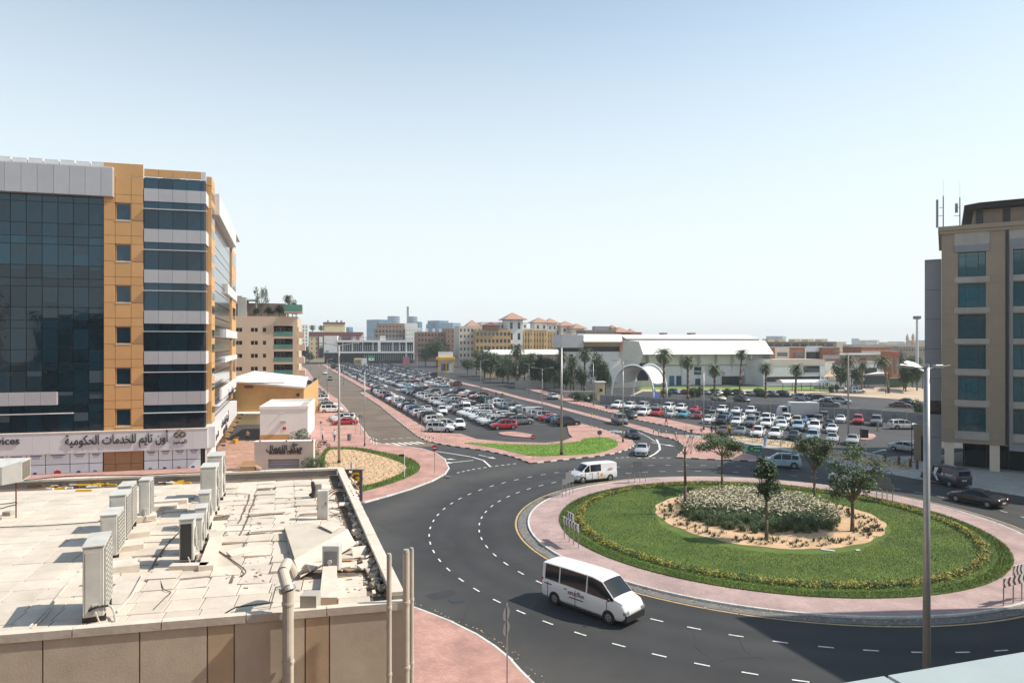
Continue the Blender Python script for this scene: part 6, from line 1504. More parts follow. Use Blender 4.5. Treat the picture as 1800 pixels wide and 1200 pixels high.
f, r, W, H = block("ochre_apartments", "ochre-fronted apartment block with stepped parapet and dark red gable roof", 836, 898, 579, 425, 14, 'orange', 8, 9, 5, .62, .5, zmin=1, glass='glasst')
pbox(r, "gable_block", f.x(850),-1,H-.2,f.x(878),5,H+2.6,'brown'); hip(r, f.x(851),-.8,f.x(877),5,H+2.6,2.2,.8,'maroon')
f, r, W, H = block("tall_white_apartments", "tall pale block rising behind the ochre-fronted apartments", 846, 926, 566, 438, 14, 'white', 20, 12, 6, .45, .42, zmin=2.5)
f, r, W, H = block("corner_tower", "white corner tower with tall window slots and a red hipped roof", 892, 919, 561, 432, 14, 'white', 14, 2, 4, .35, .62, zmin=2, side=2)
hip(r, 0,0,W,14,H,4.6,2.4)
for i,(a,b,yt,yr,lab) in enumerate(((921,936,580,0,"yellow balcony-fronted wing with narrow arches, first beside the corner tower"),(937,961,580.5,0,"broad yellow wing with tall pilasters in the complex's sunny street"),(962,974,583,0,"narrow yellow wing between two white towers"),(975,988,585,0,"last yellow wing before the arena roof"))):
    f, r, W, H = block("yellow_apartments", lab, a, b, yt, 440+i*16, 14, 'yellow', 16, 3 if b-a < 18 else 5, 5, .34, .5, zmin=2, side=0)
    for k in range(3 if b-a < 18 else 5):
        w5 = W/(3 if b-a<18 else 5); pbox(r, "pilaster", k*w5-.3,-.9,0,k*w5+.35,-.003,H-1.5+.6*(k%2),'yellow')
    pbox(r, "roof_parapet", -.2,-.5,H,W+.2,.5,H+.8,'beige_l')
for i,(a,b,yt,lab,d) in enumerate(((940,962,566.5,"red-roofed white tower behind the yellow wings",470),(963,979,567.5,"second red-roofed tower tucked right behind the first",480),(987,1009,572.5,"red-roofed turret above the arena's left roof",480),(1010,1027,577,"low red-roofed turret beside the long grey terrace",470))):
    f, r, W, H = block("roof_tower", lab, a, b, yt, d, 14, 'white', 12, 2, 5, .35, .45, zmin=2); hip(r, 0,0,W,12,H,3.6,1.8)
    if i in (0,2): pbox(r, "roof_terrace", f.x(a-4),-4,0,f.x(b-5),-.2,H-4.5,'beige_l')
f, r, W, H = block("grey_terrace_building", "long grey roof terrace with dark openings behind the arena", 1029, 1083, 580, 330, 16, 'taupe', 12, 9, 1, .7, .5, zmin=17, par=.3, top=.5)
pbox(r, "top_parapet", f.x(1048),2,H,f.x(1082),5,H+1.9,'greystone')
f, r, W, H = block("pink_turret_house", "pinkish house with small red turrets at the arena roof's left end", 1083, 1128, 583.5, 335, 16, 'redbrick', 14, 5, 1, .5, .5, zmin=17, top=.5)
hip(r, f.x(1084),0,f.x(1108),10,H,2.6,.8); hip(r, f.x(1076),1,f.x(1084),5,H+2.2,1.4,.4); pbox(r, "turret", f.x(1076),1,H-4,f.x(1084),5,H+2.2,'beige'); hip(r, f.x(1109),1,f.x(1118),6,H,1.8,.5)
# ================================================================ the white arena
f, r = bld("white_arena", "large white arena hall with folded sloping roof edges", 1112, 238, 12, "arena")
W_ = f.x(1352); He = f.z(1230,622.5); Ht = f.z(1230,598); Htt = f.z(1230,588)
# lower wall, set back under the eaves
nb = 8; bw = W_/nb
for k in range(nb):
    pbox(r, "wall_bay", k*bw+.05,3.0,0,(k+1)*bw-.05,3.4,He+.5,'white' if k not in (7,) else 'cladw')
    m = MB(); m.add([(k*bw-.25,2.9,0),(k*bw+.25,2.9,0),(k*bw+.25,2.9,He*.55),(k*bw-.25,2.9,He*.55),(k*bw-.25,.8,He*.8),(k*bw+.25,.8,He*.8),(k*bw+.25,.8,He),(k*bw-.25,.8,He),(k*bw+.25,3,He),(k*bw-.25,3,He),(k*bw+.25,3,0),(k*bw-.25,3,0)],[(0,1,2,3),(3,2,5,4),(4,5,6,7),(1,10,8,6,5,2),(0,3,4,7,9,11)]); m.build("buttress", M['cladw'], r)
pbox(r, "ribbon_gutter", 0,2.7,He*.62,W_,2.99,He*.66,'concrete')
# slanted fascia roof
m = MB(); m.add([(-.5,-1.2,He),(W_+.5,-1.2,He),(W_+.5,4.5,Ht),(-.0,4.5,Ht),(W_+.5,3,He-.3),(-.5,3,He-.3)],[(0,1,2,3),(5,4,1,0)]); m.build("sloping_fascia", M['white'], r)
m = MB(); m.add([(-.5,5.0,Ht+.56),(W_-1,5.0,Ht+.56),(W_-4,7.5,Htt),(-2,7.5,Htt),(W_-4,42,Htt+.4),(-2,42,Htt+.4)],[(0,1,2,3),(3,2,4,5)]); m.build("upper_roof", M['white'], r)
pbox(r, "roof_step", -.0,4.9,Ht-.9,W_-1,5.15,Ht+.55,'taupe')
m = MB(); m.add([(W_+.5,-1.2,He),(W_+1.2,-1.2,He),(W_+1.2,4.5,Ht),(W_+.5,4.5,Ht),(W_+.5,40,Ht),(W_+.5,40,0),(W_+.5,3,0)],[(0,1,2,3),(0,3,4,5,6)]); m.build("gable_end", M['cladw'], r)
for (v0,v1,y0,y1,mt) in ((1183,1191.5,661,677,'blue_door'),(1195.5,1204,661,677,'blue_door2'),(1227,1239.5,645,659,'glass'),(1229,1238,666,676.5,'blue_door3'),(1152.5,1163,640,653,'glass'),(1154,1164,661,673,'blue_door3'),(1276,1311,662,676.5,'glass')):
    M.setdefault('blue_door', pm('blue_door', (.01,.16,.27), .5)); M.setdefault('blue_door2', pm('navy_door', (.01,.05,.12), .5)); M.setdefault('blue_door3', pm('dark_blue_door', (.01,.03,.07), .5))
    pbox(r, "door" if 'door' in mt else "window", f.x(v0),2.85,f.z(v0,y1) if y1 < 676 else .0,f.x(v1),2.99,f.z(v0,y0), mt)
pbox(r, "entrance_glazing", f.x(1119)-.0,2.6,0,f.x(1145),2.95,He*.72,'glass'); pbox(r, "canopy", f.x(1278),1.4,f.z(1290,661),f.x(1330),2.98,f.z(1290,653.5),'white')
pbox(r, "end_wing", f.x(1312),.6,0,W_,2.98,He*.55,'cladw')
for v in (1196,1248): pbox(r, "roof_vent", f.x(v),14,Htt+.2,f.x(v+7),18,Htt+.9,'taupe')
# left folded block
f2, r2 = bld("white_arena_wing", "white arena wing with raised angular roof block left of the main hall", 988, 225, 12, "arena")
W2 = f2.x(1094); a1 = f2.x(1026)
zt_, zm_, zl_ = f2.z(1010,588), f2.z(1010,611), f2.z(1010,641)
pbox(r2, "corner_block", 0,0,zm_,a1,12,zt_,'cladg'); 
m = MB(); m.add([(a1,-.8,f2.z(1060,600.5)),(W2,-.8,f2.z(1060,600.5)),(W2+1,4,zt_+.2),(a1-1,4,zt_+.2),(W2+1,30,zt_+.6),(a1-1,30,zt_+.6)],[(0,1,2,3),(3,2,4,5)]); m.build("sloping_fascia", M['white'], r2)
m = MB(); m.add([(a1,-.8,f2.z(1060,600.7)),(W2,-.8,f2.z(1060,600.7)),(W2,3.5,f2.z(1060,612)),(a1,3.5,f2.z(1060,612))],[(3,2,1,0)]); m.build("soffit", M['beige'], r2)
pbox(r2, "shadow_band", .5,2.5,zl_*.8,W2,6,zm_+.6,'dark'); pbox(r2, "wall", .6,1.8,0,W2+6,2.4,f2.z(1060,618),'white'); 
m = MB(); z5 = f2.z(1100,600); m.add([(W2,-1,z5+.5),(W2+5.5,-1,z5),(W2+7.5,0,z5-4.5),(W2+5.5,2,z5-11),(W2+3,2,z5-13),(W2,2,z5-8),(W2,8,z5+.6),(W2+5.5,8,z5)],[(0,5,4,3,2,1),(0,1,7,6)]); m.build("folded_buttress", M['cladw'], r2)
pbox(r2, "lower_window", f2.x(1003),1.7,zl_+1,f2.x(1010),1.79,zl_+3.4,'glass'); pbox(r2,"base_wall",.6,1.5,0,W2+12,1.79,2.2,'concrete')
# low white-roofed hall among the trees
f, r = bld("low_white_hall", "long low hall with pale peaked roof seen over the trees", 851, 300, 14)
W_ = f.x(988); zz_ = f.z(900,623); z2 = f.z(900,614.5)
pbox(r, "wall", .5,.5,0,W_,14,zz_,'beige'); m = MB(); m.add([(-.5,-.5,zz_),(W_,-.5,zz_),(W_,7,z2),(1,7,z2),(W_,15,zz_),(-.5,15,zz_)],[(0,1,2,3),(3,2,4,5)]); m.build("roof", M['white'], r)
M["faded_red"] = pm("faded_red_print", (0.42,0.16,0.17), .8)
# ================================================================ school and low blocks at the right
def boxb(name, label, x0, x1, yt, d, ang, mat, depth=12, bands=(), cat="building"):
    f, r = bld(name, label, x0, d, ang, cat); W = f.x(x1); H = f.z((x0+x1)/2, yt); pbox(r, "wall", 0,0,0,W,depth,H,mat)
    pbox(r, "roof_edge", -.1,-.1,H,W+.1,depth+.1,H+.25,'concrete')
    for (nm,a,b,y0,y1,mt) in bands: pbox(r, nm, f.x(a),-.12-.02*random.random(),f.z(a,y1),f.x(b),-.003,f.z(a,y0),mt)
    return f, r, W, H
f, r, W, H = boxb("long_terrace_row", "long grey flat-roofed terrace row behind the red school", 1347, 1470, 601, 330, 12, 'taupe', 12, [("dark_opening",1348+k*15,1359+k*15,604,608,'glassfar') for k in range(8)])
for v in (1352,1371,1399,1422,1446): pbox(r, "roof_room", f.x(v),1,H,f.x(v+11),6,H+1.5,'cream')
boxb("school_building", "red and white school front with strip windows and a signboard", 1361, 1445, 611, 262, 12, 'redbrick', 16, [("white_bay",1362,1387,611,631,'beige_l'),("strip_window",1366,1384,619,626,'glassg'),("strip_window",1396,1414,619,626,'glassg'),("signboard",1417,1445,608,618,'cladw'),("dark_glazing",1417.5,1444,618.5,629.5,'glass'),("white_post",1414.5,1416.5,611,631,'white')])
boxb("ribbed_red_block", "ribbed red-brown block right of the school signboard", 1446, 1476, 611, 264, 12, 'redbrick', 14, [("rib",1447+k*3,1448+k*3,612,623,'brown') for k in range(9)]+[("pale_base",1446,1476,624,631,'concrete')])
boxb("white_wing", "long white lower wing with strip glazing before the red school", 1342, 1450, 633, 240, 12, 'white', 14, [("dark_glazing",1412,1440,643,654,'glass'),("dark_base",1347,1445,662,671,'glassfar'),("roof_slope",1344,1450,633,642,'beige_l'),("white_post",1441,1444,642,672,'white')])
boxb("sloped_hall", "low grey hall with shallow white roof beside the red block", 1475, 1565, 624, 275, 12, 'taupe', 14, [("glazing",1480,1494,629,633,'glassfar'),("glazing",1512,1522,629,633,'glassfar'),("white_line",1475,1565,620,622,'white')])
boxb("curved_red_hall", "curved rust-red hall with pale fascia near the minarets", 1514, 1566, 610, 300, 12, 'redbrick', 12, [("pale_fascia",1514,1566,617,620,'beige_l')])
boxb("orange_tower_house", "orange-red stair tower at the school's right end", 1568, 1580, 618, 262, 12, 'redbrick', 6, [("red_top",1567,1581,618,626,'red'),("glass_strip",1572,1576,626,655,'glassg')])
boxb("white_low_block", "low white block with dark windows between palms", 1466, 1555, 637, 246, 12, 'white', 10, [("dark_window",1520,1541,646,657,'glassfar'),("red_band",1467,1524,633,636.5,'redbrick'),("dark_base",1500,1555,660,676,'glassfar'),("banner",1496,1520,664,669,'signw')])
boxb("garden_wall", "white garden wall strip behind the palms", 1456, 1486, 668, 236, 12, 'white', .4)
boxb("green_fence", "green mesh fence around the playground at the right", 1562, 1590, 665, 232, 12, 'signg2' if 'signg2' in M else 'leaf_g', .2, cat="fence")
boxb("far_low_houses", "band of low sandy houses along the horizon at the right", 1500, 1640, 606, 480, 8, 'beige', 12, [("window_dot",1505+k*6,1507+k*6,609,612,'glassfar') for k in range(20)])
boxb("ridge_houses", "line of low grey-brown houses behind the minarets", 1580, 1640, 609, 420, 8, 'tanstone', 12, [("window_dot",1583+k*5,1585+k*5,613,616,'glassfar') for k in range(10)])
# far low strip filling the horizon between groups
random.seed(31)
for k in range(26):
    x0 = 640+k*40+random.uniform(-10,10); w = random.uniform(12,34); boxb("distant_house", f"{random.choice(['pale','sandy','grey','cream'])} distant low house on the horizon, {ordn(k+1)} from the left end", x0, x0+w, 598+random.uniform(0,4), 900+random.uniform(-80,120), 10, random.choice(['beige','beige_l','concrete','cream']), 14)["".__class__ and 1].__setitem__('group', 'distant low houses on the horizon')
# minarets
for (x,yt,lab) in ((1595,585,"left one of the two slim sandy minarets"),(1605,583.5,"right and taller one of the two sandy minarets")):
    d = 560; c = GD(x,d); H = ZP(yt,d); r = thing("minaret", lab, "minaret", c, 0)
    m = MB(); m.cyl((0,0,0),(0,0,H-9),1.5,1.3,8); m.build("shaft", M['beige'], r); m = MB(); m.cyl((0,0,H-9),(0,0,H-8.2),2.3,2.3,8); m.cyl((0,0,H-5.2),(0,0,H-4.6),1.8,1.8,8); m.build("balcony", M['beige'], r)
    m = MB(); m.cyl((0,0,H-8.2),(0,0,H-5.2),1.1,1.0,8); m.cyl((0,0,H-4.6),(0,0,H-3),1.0,1.1,8); m.cyl((0,0,H-3),(0,0,H-.8),1.1,.15,8); m.cyl((0,0,H-.8),(0,0,H),.12,.05,5); m.build("finial", M['beige'], r)
# floodlight mast
d = 300; c = GD(1612,d); H = ZP(553,d); r = thing("floodlight_mast", "tall floodlight mast beside the minarets", "mast", c, 0)
m = MB(); m.cyl((0,0,0),(0,0,H-2),.75,.42,10); m.build("mast", M['cladw'], r)
m = MB(); m.cyl((0,0,H-2),(0,0,H-1.8),1.3,1.3,10)
for k in range(8): a = k*math.pi/4; m.box(math.cos(a)*1.2-.3,math.sin(a)*1.2-.3,H-1.8,math.cos(a)*1.2+.3,math.sin(a)*1.2+.3,H-.6)
m.build("lamp_ring", M['greystone'], r)
# ================================================================ tent arch, shade sails, canopies, walls, kiosk
ta = thing("tent_arch", "white tensile canopy on two leaning blue and white arches", "canopy", GD(1112,186), R(-12))
def arch(w, h, y0, y1, n=22): return [Vector((-w*math.cos(math.pi*t/n), y0+(y1-y0)*math.sin(math.pi*t/n), h*math.sin(math.pi*t/n)**.8)) for t in range(n+1)]
A1 = arch(5.6,9.0,0,1.4); A2 = [p+Vector((4.6,7.0,0)) for p in arch(4.6,9.1,0,1.2)]
for nm,A,lab in (("front",A1,0),("rear",A2,1)):
    m = MB(); m.tube([p+Vector((0,-.28,0)) for p in A],.26,6); m.build("arch_tube", M['signw'], ta); m = MB(); m.tube([p+Vector((0,.28,-.3)) for p in A],.12,6); m.build("arch_tube", M['signb'], ta)
    m = MB()
    for i in range(0,len(A)-1): m.cyl(A[i]+Vector((0,-.28,0)),A[i+1]+Vector((0,.28,-.3)),.05,.05,4)
    m.build("lattice", M['steel'], ta)
m = MB(); n = len(A1); K = 6; v = []
for k in range(K+1):
    t = k/K
    for i in range(3,n): p = A1[i].lerp(A2[i],t); p.z -= 1.6*math.sin(math.pi*t)*math.sin(math.pi*i/(n-1)); v.append(p)
w_ = n-3; m.add(v,[(k*w_+i,k*w_+i+1,(k+1)*w_+i+1,(k+1)*w_+i) for k in range(K) for i in range(w_-4)]); m.build("membrane", M['tent'], ta, smooth=True)
m = MB(); m.add([v[w_-4],v[w_-1],v[(K//2)*w_+w_-1],v[w_-3]],[(0,1,2,3)]); m.build("blue_panel", M['signb'], ta)
def sail(name, lab, pts, mat='shade', posts=(0,1,2,3), cat="shade sail"):
    P_ = [GD(x,d)+Vector((0,0,z)) for x,d,z in pts]; r = thing(name, lab, cat, (0,0,0)); c = sum(P_,Vector())/len(P_); c.z += .9 if len(P_) > 3 else 0
    m = MB(); m.add(P_+[c],[(i,(i+1)%len(P_),len(P_)) for i in range(len(P_))]); m.build("fabric", M[mat], r)
    for i in posts:
        m = MB(); p = P_[i]; m.cyl((p.x,p.y,0),(p.x,p.y,p.z),.12,.12,6); m.build("post", M['dark'], r)
sail("shade_sail", "tan peaked shade canopy in front of the school", ((1447,224,3.9),(1497,220,4.9),(1486,232,4.6),(1455,234,4.3),(1462,238,6.0)))
sail("shade_sail", "cream sagging shade sail beside the leaning palm", ((1520,228,4.6),(1562,224,5.2),(1556,234,3.9),(1526,236,3.8)), 'tent')
sail("shade_sail", "large cream shade roof at the far right above the trees", ((1588,215,9.0),(1625,203,6.6),(1622,222,7.4),(1594,230,9.2)), 'tent')
f, r = bld("car_canopy", "long low beige car canopy on thin posts beside the grass", 1375, 214, 3, "canopy")
W_ = f.x(1460); m = MB()
for k in range(6):
    a = math.pi*k/6; b = math.pi*(k+1)/6; m.add([(0,2.4-2.4*math.cos(a),2.6+.9*math.sin(a)),(W_,2.4-2.4*math.cos(a),2.6+.9*math.sin(a)),(W_,2.4-2.4*math.cos(b),2.6+.9*math.sin(b)),(0,2.4-2.4*math.cos(b),2.6+.9*math.sin(b))],[(0,1,2,3)])
m.build("fabric", M['tent'], r)
for k in range(6): m = MB(); m.cyl((.3+k*(W_-.6)/5,.2,0),(.3+k*(W_-.6)/5,.2,2.7),.09,.09,6); m.build("post", M['dark'], r)
# compound wall with medallions and red posters
a = GD(1055,171); b = GD(1640,125.5); L_ = (b-a).length; cw = thing("compound_wall", "long grey compound wall with round emblems and square vents behind the side lot", "wall", a, math.atan2(b.y-a.y,b.x-a.x))
npn = 17
for k in range(npn):
    x0, x1 = k*L_/npn, (k+1)*L_/npn
    m = MB(); m.box(x0+.02,0,0,x1-.02,.2,2.1+(.12 if k%4==2 else 0)); m.build("wall_panel", M['greystone'], cw)
    m = MB(); m.box(x0-.12,-.08,0,x0+.12,-.002,2.25); m.build("pier", M['concrete'], cw)
    c = x0+L_/npn*.5; m = MB(); m.cyl((c,-.002,1.25),(c,-.05,1.25),.42,.42,14,0); m.cyl((c,-.051,1.25),(c,-.07,1.25),.2,.2,8,1); m.build("emblem", [M['signback'],M['greystone']], cw)
    c = x0+L_/npn*.93
    if k < 12: m = MB(); m.box(c-.45,-.05,.55,c+.45,-.002,1.75); m.build("vent_square", M['taupe'], cw)
    else: m = MB(); m.box(c-2.2,-.02,1.22,c-.9,-.003,1.28); m.build('wall_script', M['signback'], cw)
f, r = bld("compound_wall", "low pale garden wall left of the tent arch behind the pink pavement", 990, 186, -14, "wall")
pbox(r, "wall", 0,0,0,f.x(1056),.25,1.9,'concrete'); pbox(r, "coping", -.02,-.06,1.9,f.x(1056),.31,2.02,'white')
f, r = bld("garden_fence", "white wall and planting strip behind the junction of the median road", 905, 226, 10, "wall"); pbox(r, "wall", 0,0,0,f.x(990),.25,2.6,'concrete')
f, r = bld("gate_kiosk", "small cream ticket kiosk beside the tent arch", 1050, 180, 10, "kiosk"); pbox(r, "wall", 0,0,0,2.1,2,4.6,'cream'); pbox(r, "window", .6,-.06,2.2,1.4,-.003,3.0,'glass'); pbox(r, "roof", -.3,-.3,4.6,2.4,2.3,4.85,'white')
f, r = bld("petrol_kiosk", "yellow-canopied kiosk behind the dark rounded tree", 769, 345, 10, "kiosk"); W_ = f.x(800)
pbox(r, "canopy", -.5,-1,6.6,W_,6,8.0,'gymy'); pbox(r, "upper_board", .5,.5,8.01,W_-1,3,10.6,'signw'); pbox(r, "shop", 1,3,0,W_-1,9,6.0,'cladw'); pbox(r,"window",2,2.9,1,W_-3,2.99,4.5,'glassg')
for k in range(3): pbox(r, "post", .4+k*3.8,-.6,0,.8+k*3.8,-.2,6.6,'gymy')
boxb("red_banner", "faded red banner at the far end of the lot", 708, 720, 628, 460, 12, 'faded_red', .3, cat="banner")
# ================================================================ vegetation
def leaf_quad(mb, p, s, mi, flat=.0):
    a = random.uniform(0,6.283); b = random.uniform(-1.2,1.2)
    u = Vector((math.cos(a)*math.cos(b), math.sin(a)*math.cos(b), math.sin(b)*.7)); w = Vector((-math.sin(a), math.cos(a), random.uniform(-.6,.6))).normalized()
    u *= s; w *= s*random.uniform(.35,.6)
    mb.add([p-u, p+w*.9, p+u, p-w*.9], [(0,1,2,3)], mi)
def crown_blobs(mb, blobs, per, s, mats=2, hollow=.55):
    for (c, rx, ry, rz) in blobs:
        # leaf clumps on and inside the blob
        for k in range(per):
            d = Vector((random.gauss(0,1),random.gauss(0,1),random.gauss(0,1))).normalized(); t = hollow+(1-hollow)*random.random()**.5
            q = Vector(c)+Vector((d.x*rx*t,d.y*ry*t,d.z*rz*t)); mi = random.randrange(mats)
            for j in range(7):
                leaf_quad(mb, q+Vector((random.gauss(0,s),random.gauss(0,s),random.gauss(0,s*.8))), s*random.uniform(.6,1.1), mi)
def branches(mb, base, tips, r0):
    for t in tips:
        mid = base.lerp(t,.5)+Vector((random.uniform(-.2,.2),random.uniform(-.2,.2),.15)); mb.cyl(base, mid, r0*.5, r0*.32, 6); mb.cyl(mid, t, r0*.32, r0*.1, 5)
# ---- roundabout trees
def young_tree(label, base, ytop, ybot, halfw, n, leaf='leaf_o', dens=1.0, trunk_r=.11, bare=False, d_=None, name="roundabout_tree", s=.13, group="young trees on the roundabout"):
    p = G(*base) if d_ is None else GD(base[0], d_); d = p.y; r = thing(name, label, "tree", (p.x,p.y,.15), 0, group)
    zt, zb = ZP(ytop,d), ZP(ybot,d); hw = halfw/F*d
    m = MB(); m.cyl((0,0,-.05),(.03,0,zb*.5),trunk_r*1.25,trunk_r,9); m.cyl((.03,0,zb*.5),(0,0,zb+.3),trunk_r,trunk_r*.8,9); m.cyl((0,0,zb+.3),(.05,0,(zt+zb)/2 if not bare else zb+.9),trunk_r*.8,trunk_r*.4,8)
    tips = []; base_ = Vector((0,0,zb+.1))
    for k in range(9 if not bare else 12):
        a = k*2.4; h = random.uniform(.1,.8); tips.append(Vector((math.cos(a)*hw*random.uniform(.5,.9), math.sin(a)*hw*random.uniform(.5,.9), zb+(zt-zb)*h)))
    branches(m, base_, tips, trunk_r*(.3 if bare else 1.1))
    m.build("trunk", M['bark'], r, smooth=True)
    mb = MB()
    if bare:
        for t in tips:
            for j in range(5):
                e = t+Vector((random.uniform(-.4,.4),random.uniform(-.4,.4),random.uniform(.1,.8))); mb.cyl(base_.lerp(t,.7), e, .012, .004, 4)
        mb.build("twigs", M['bark'], r); return r
    for t in tips:
        blobs = [(t+Vector((random.uniform(-.2,.2),0,random.uniform(-.1,.3))), hw*.36, hw*.36, (zt-zb)*.17)]
        crown_blobs(mb, blobs, int(n*dens), s, 2, .1)
    crown_blobs(mb, [((0,0,(zt*.6+zb*.4)), hw*.5, hw*.5, (zt-zb)*.34)], int(n*1.6*dens), s, 2, .1)
    tag(mb.build("crown", [M[leaf],M['leaf_g' if leaf=='leaf_o' else 'leaf_d']], r), kind=None); return r
random.seed(17)
young_tree("almost leafless young tree with bare twigs at the roundabout's left", (1204,906), 748, 805, 26, 0, bare=True, trunk_r=.12)
young_tree("broad-topped young tree behind the feather grass, left of centre", (1269,866), 762, 805, 40, 60, s=.15)
young_tree("slim dark young tree in front of the feather grass", (1347,952), 806, 880, 21, 46, 'leaf_g', s=.13)
young_tree("young tree behind the feather grass on its right side", (1431,880), 762, 832, 28, 56, s=.15)
young_tree("bushiest young tree at the right edge of the sand bed", (1498,938), 775, 888, 45, 58, s=.15, trunk_r=.14)
# ---- palms
def frond(mb, a, elev, L, mi=0, n=9, wl=.55):
    u = Vector((math.cos(a), math.sin(a), 0)); p = Vector((0,0,0)); e = elev; pts = [p]
    for k in range(n):
        p = p+(u*math.cos(e)+Vector((0,0,1))*math.sin(e))*(L/n); e -= (.17+.03*k); pts.append(p)
    s = Vector((-u.y,u.x,0))
    for k in range(1,n+1):
        t = k/n; w = wl*(math.sin(math.pi*min(1,t*.85+.15)))**.7*(1.08-t*.35)
        dirn = (pts[k]-pts[k-1]).normalized()
        for q in (0,.5):
            c = pts[k-1].lerp(pts[k],q)
            for sg in (-1,1):
                tip = c+s*sg*w+dirn*w*.55+Vector((0,0,-.25*w)); mb.add([c-dirn*.05, c+dirn*.07, tip],[(0,1,2)],mi)
    mb.tube(pts[::3], .02, 3, mi)
palm_me = []
for v in range(3):
    random.seed(40+v); mb = MB()
    for k in range(46):
        t = k/46; frond(mb, k*2.399, 1.35-2.1*t+random.uniform(-.1,.1), random.uniform(2.3,2.9), 0 if t < .8 else 1)
    o = mb.build("crown", [M['palm'],M['bark_p']]); palm_me.append(o.data); bpy.data.objects.remove(o)
def palm(label, x, ybase, ytop, d, lean=0, sc=1.0, group="date palms", name="date_palm", rad=.22):
    p = GD(x,d); zc_ = ZP(ytop,d)-1.0*sc; r = thing(name, label, "palm tree", p, random.random()*6, group)
    m = MB(); lx = lean; n = 7
    for k in range(n): a0 = k/n; a1 = (k+1)/n; m.cyl((lx*a0**1.5,0,zc_*a0),(lx*a1**1.5,0,zc_*a1),rad*(1.25-.35*a0)*sc,rad*(1.15-.35*a1)*sc,8)
    m.cyl((lx,0,zc_-.9*sc),(lx,0,zc_+.1),rad*1.2*sc,rad*1.7*sc,8); r.rotation_euler.z = 0
    m.build("trunk", M['bark_p'], r, smooth=True); o = link("crown", random.choice(palm_me), r, (lx,0,zc_), random.random()*6); o.scale = (sc,sc,sc*.95); return r
random.seed(50)
PL = [(1167,613,180,0,1.45,"tallest palm, right beside the white tent arch"),(1209,625,183,0,1.35,"palm before the blue arena doors"),(1256,640,180,0,1.25,"short palm between the blue doors and the canopy"),(1300,614,182,.6,1.05,"tall thin-crowned palm in the middle of the arena front"),(1346,638,186,0,1.2,"palm at the arena's right corner"),(1398,640,190,.4,1.25,"palm just above the long beige car canopy"),(1491,624,205,0,1.5,"large palm behind the dark street pole"),(1515,636,210,.3,1.1,"small palm right of the large one by the sails"),(1562,626,205,-1.8,1.55,"leaning palm by the green fence"),
 (909,605,232,0,1.7,"big dark palm standing over the low white hall"),(935,620,240,0,1.3,"second palm right of the big dark one"),(1027,613,215,.3,1.5,"palm before the arena wing's dark band"),(990,618,222,-.3,1.3,"palm left of the arena wing's corner"),(1008,626,205,0,1.1,"short palm at the arena wing's foot"),(838,614,300,0,1.4,"distant palm left of the low white hall"),(1590,638,225,0,1.2,"palm half hidden by the tan building's blade wall"),(1604,640,232,0,1.1,"last palm beside the blade wall")]
for x,yt,d,ln,sc,lab in PL: palm(lab, x, 0, yt, d, ln, sc)
# ---- broad dense trees
tree_me = []
for v in range(3):
    random.seed(60+v); mb = MB(); bl = []
    for k in range(11): a = k*2.4; q = random.uniform(.15,.75); bl.append(((math.cos(a)*q*.62,math.sin(a)*q*.62,.62+random.uniform(-.22,.26)), .34,.34,.24))
    crown_blobs(mb, bl, 52, .055, 2, .55); o = mb.build("crown", [M['leaf_d'],M['leaf_g']]); tree_me.append(o.data); bpy.data.objects.remove(o)
def tree(label, x, ytop, d, halfw, sc_z=None, mats=None, name="dense_tree", group="dense trees along the median road", z0=0, me=None):
    p = GD(x,d); p.z = z0; H = ZP(ytop,d)-z0; hw = halfw/F*d; r = thing(name, label, "tree", p, 0, group)
    m = MB(); m.cyl((0,0,-.1),(0,0,H*.5),max(.12,H*.03),max(.08,H*.02),7); branches(m, Vector((0,0,H*.3)), [Vector((math.cos(k*1.3)*hw*.5,math.sin(k*1.3)*hw*.5,H*random.uniform(.5,.75))) for k in range(5)], max(.12,H*.03)); m.build("trunk", M['bark'], r)
    o = link("crown", me or random.choice(tree_me), r, (0,0,0), random.random()*6); o.scale = (hw*1.05,hw*1.05,H); return r
random.seed(70)
TL = [(768,601,430,24,"pale green spreading tree beside the brown apartments"),(748,612,440,14,"smaller tree at the brown apartments' left corner"),(786,618,420,14,"low tree left of the yellow kiosk"),(822,634,330,15,"dark rounded tree in front of the yellow kiosk"),(852,617,290,18,"tree at the left end of the low white hall"),(874,626,285,16,"second dark tree before the low white hall"),(893,630,262,20,"broad tree under the big dark palm"),(922,628,258,20,"bright bushy tree in front of the low hall"),(947,626,250,18,"tree right of the bright bushy one"),(966,632,242,16,"dark tree before the garden wall"),(984,630,232,14,"tree at the left of the arena wing"),(1003,641,214,14,"low yellow-green tree under the palms"),(1022,648,208,12,"small tree beside the arena wing wall"),(1051,628,205,17,"round tree left of the tent arch"),(1064,642,200,10,"narrow dark tree behind the tent arch"),(1478,642,215,18,"round tree behind the dark street pole"),(1505,648,218,14,"second round tree beside the shade sails"),(1592,648,212,14,"dark tree at the green fence's end"),(1612,645,216,14,"dark tree by the tan building's blade wall"),(1604,628,330,16,"far grey-green tree below the minarets"),(545,622,520,9,"dark tree at the avenue's far left end"),(536,612,560,10,"tall dark tree behind the far avenue end"),(1580,620,350,12,"far tree left of the floodlight mast")]
for x,yt,d,hw,lab in TL: tree(lab, x, yt-2, d, hw*1.35)
for k,(x,yt,d,hw) in enumerate(((862,626,275,20),(884,640,255,18),(908,640,240,20),(940,644,236,18),(958,646,226,16),(975,640,222,16),(995,650,210,14))): tree(f"lower dark tree of the mass before the low white hall, {['first','second','third','fourth','fifth','sixth','last'][k]} from the kiosk side", x, yt, d, hw*1.2)
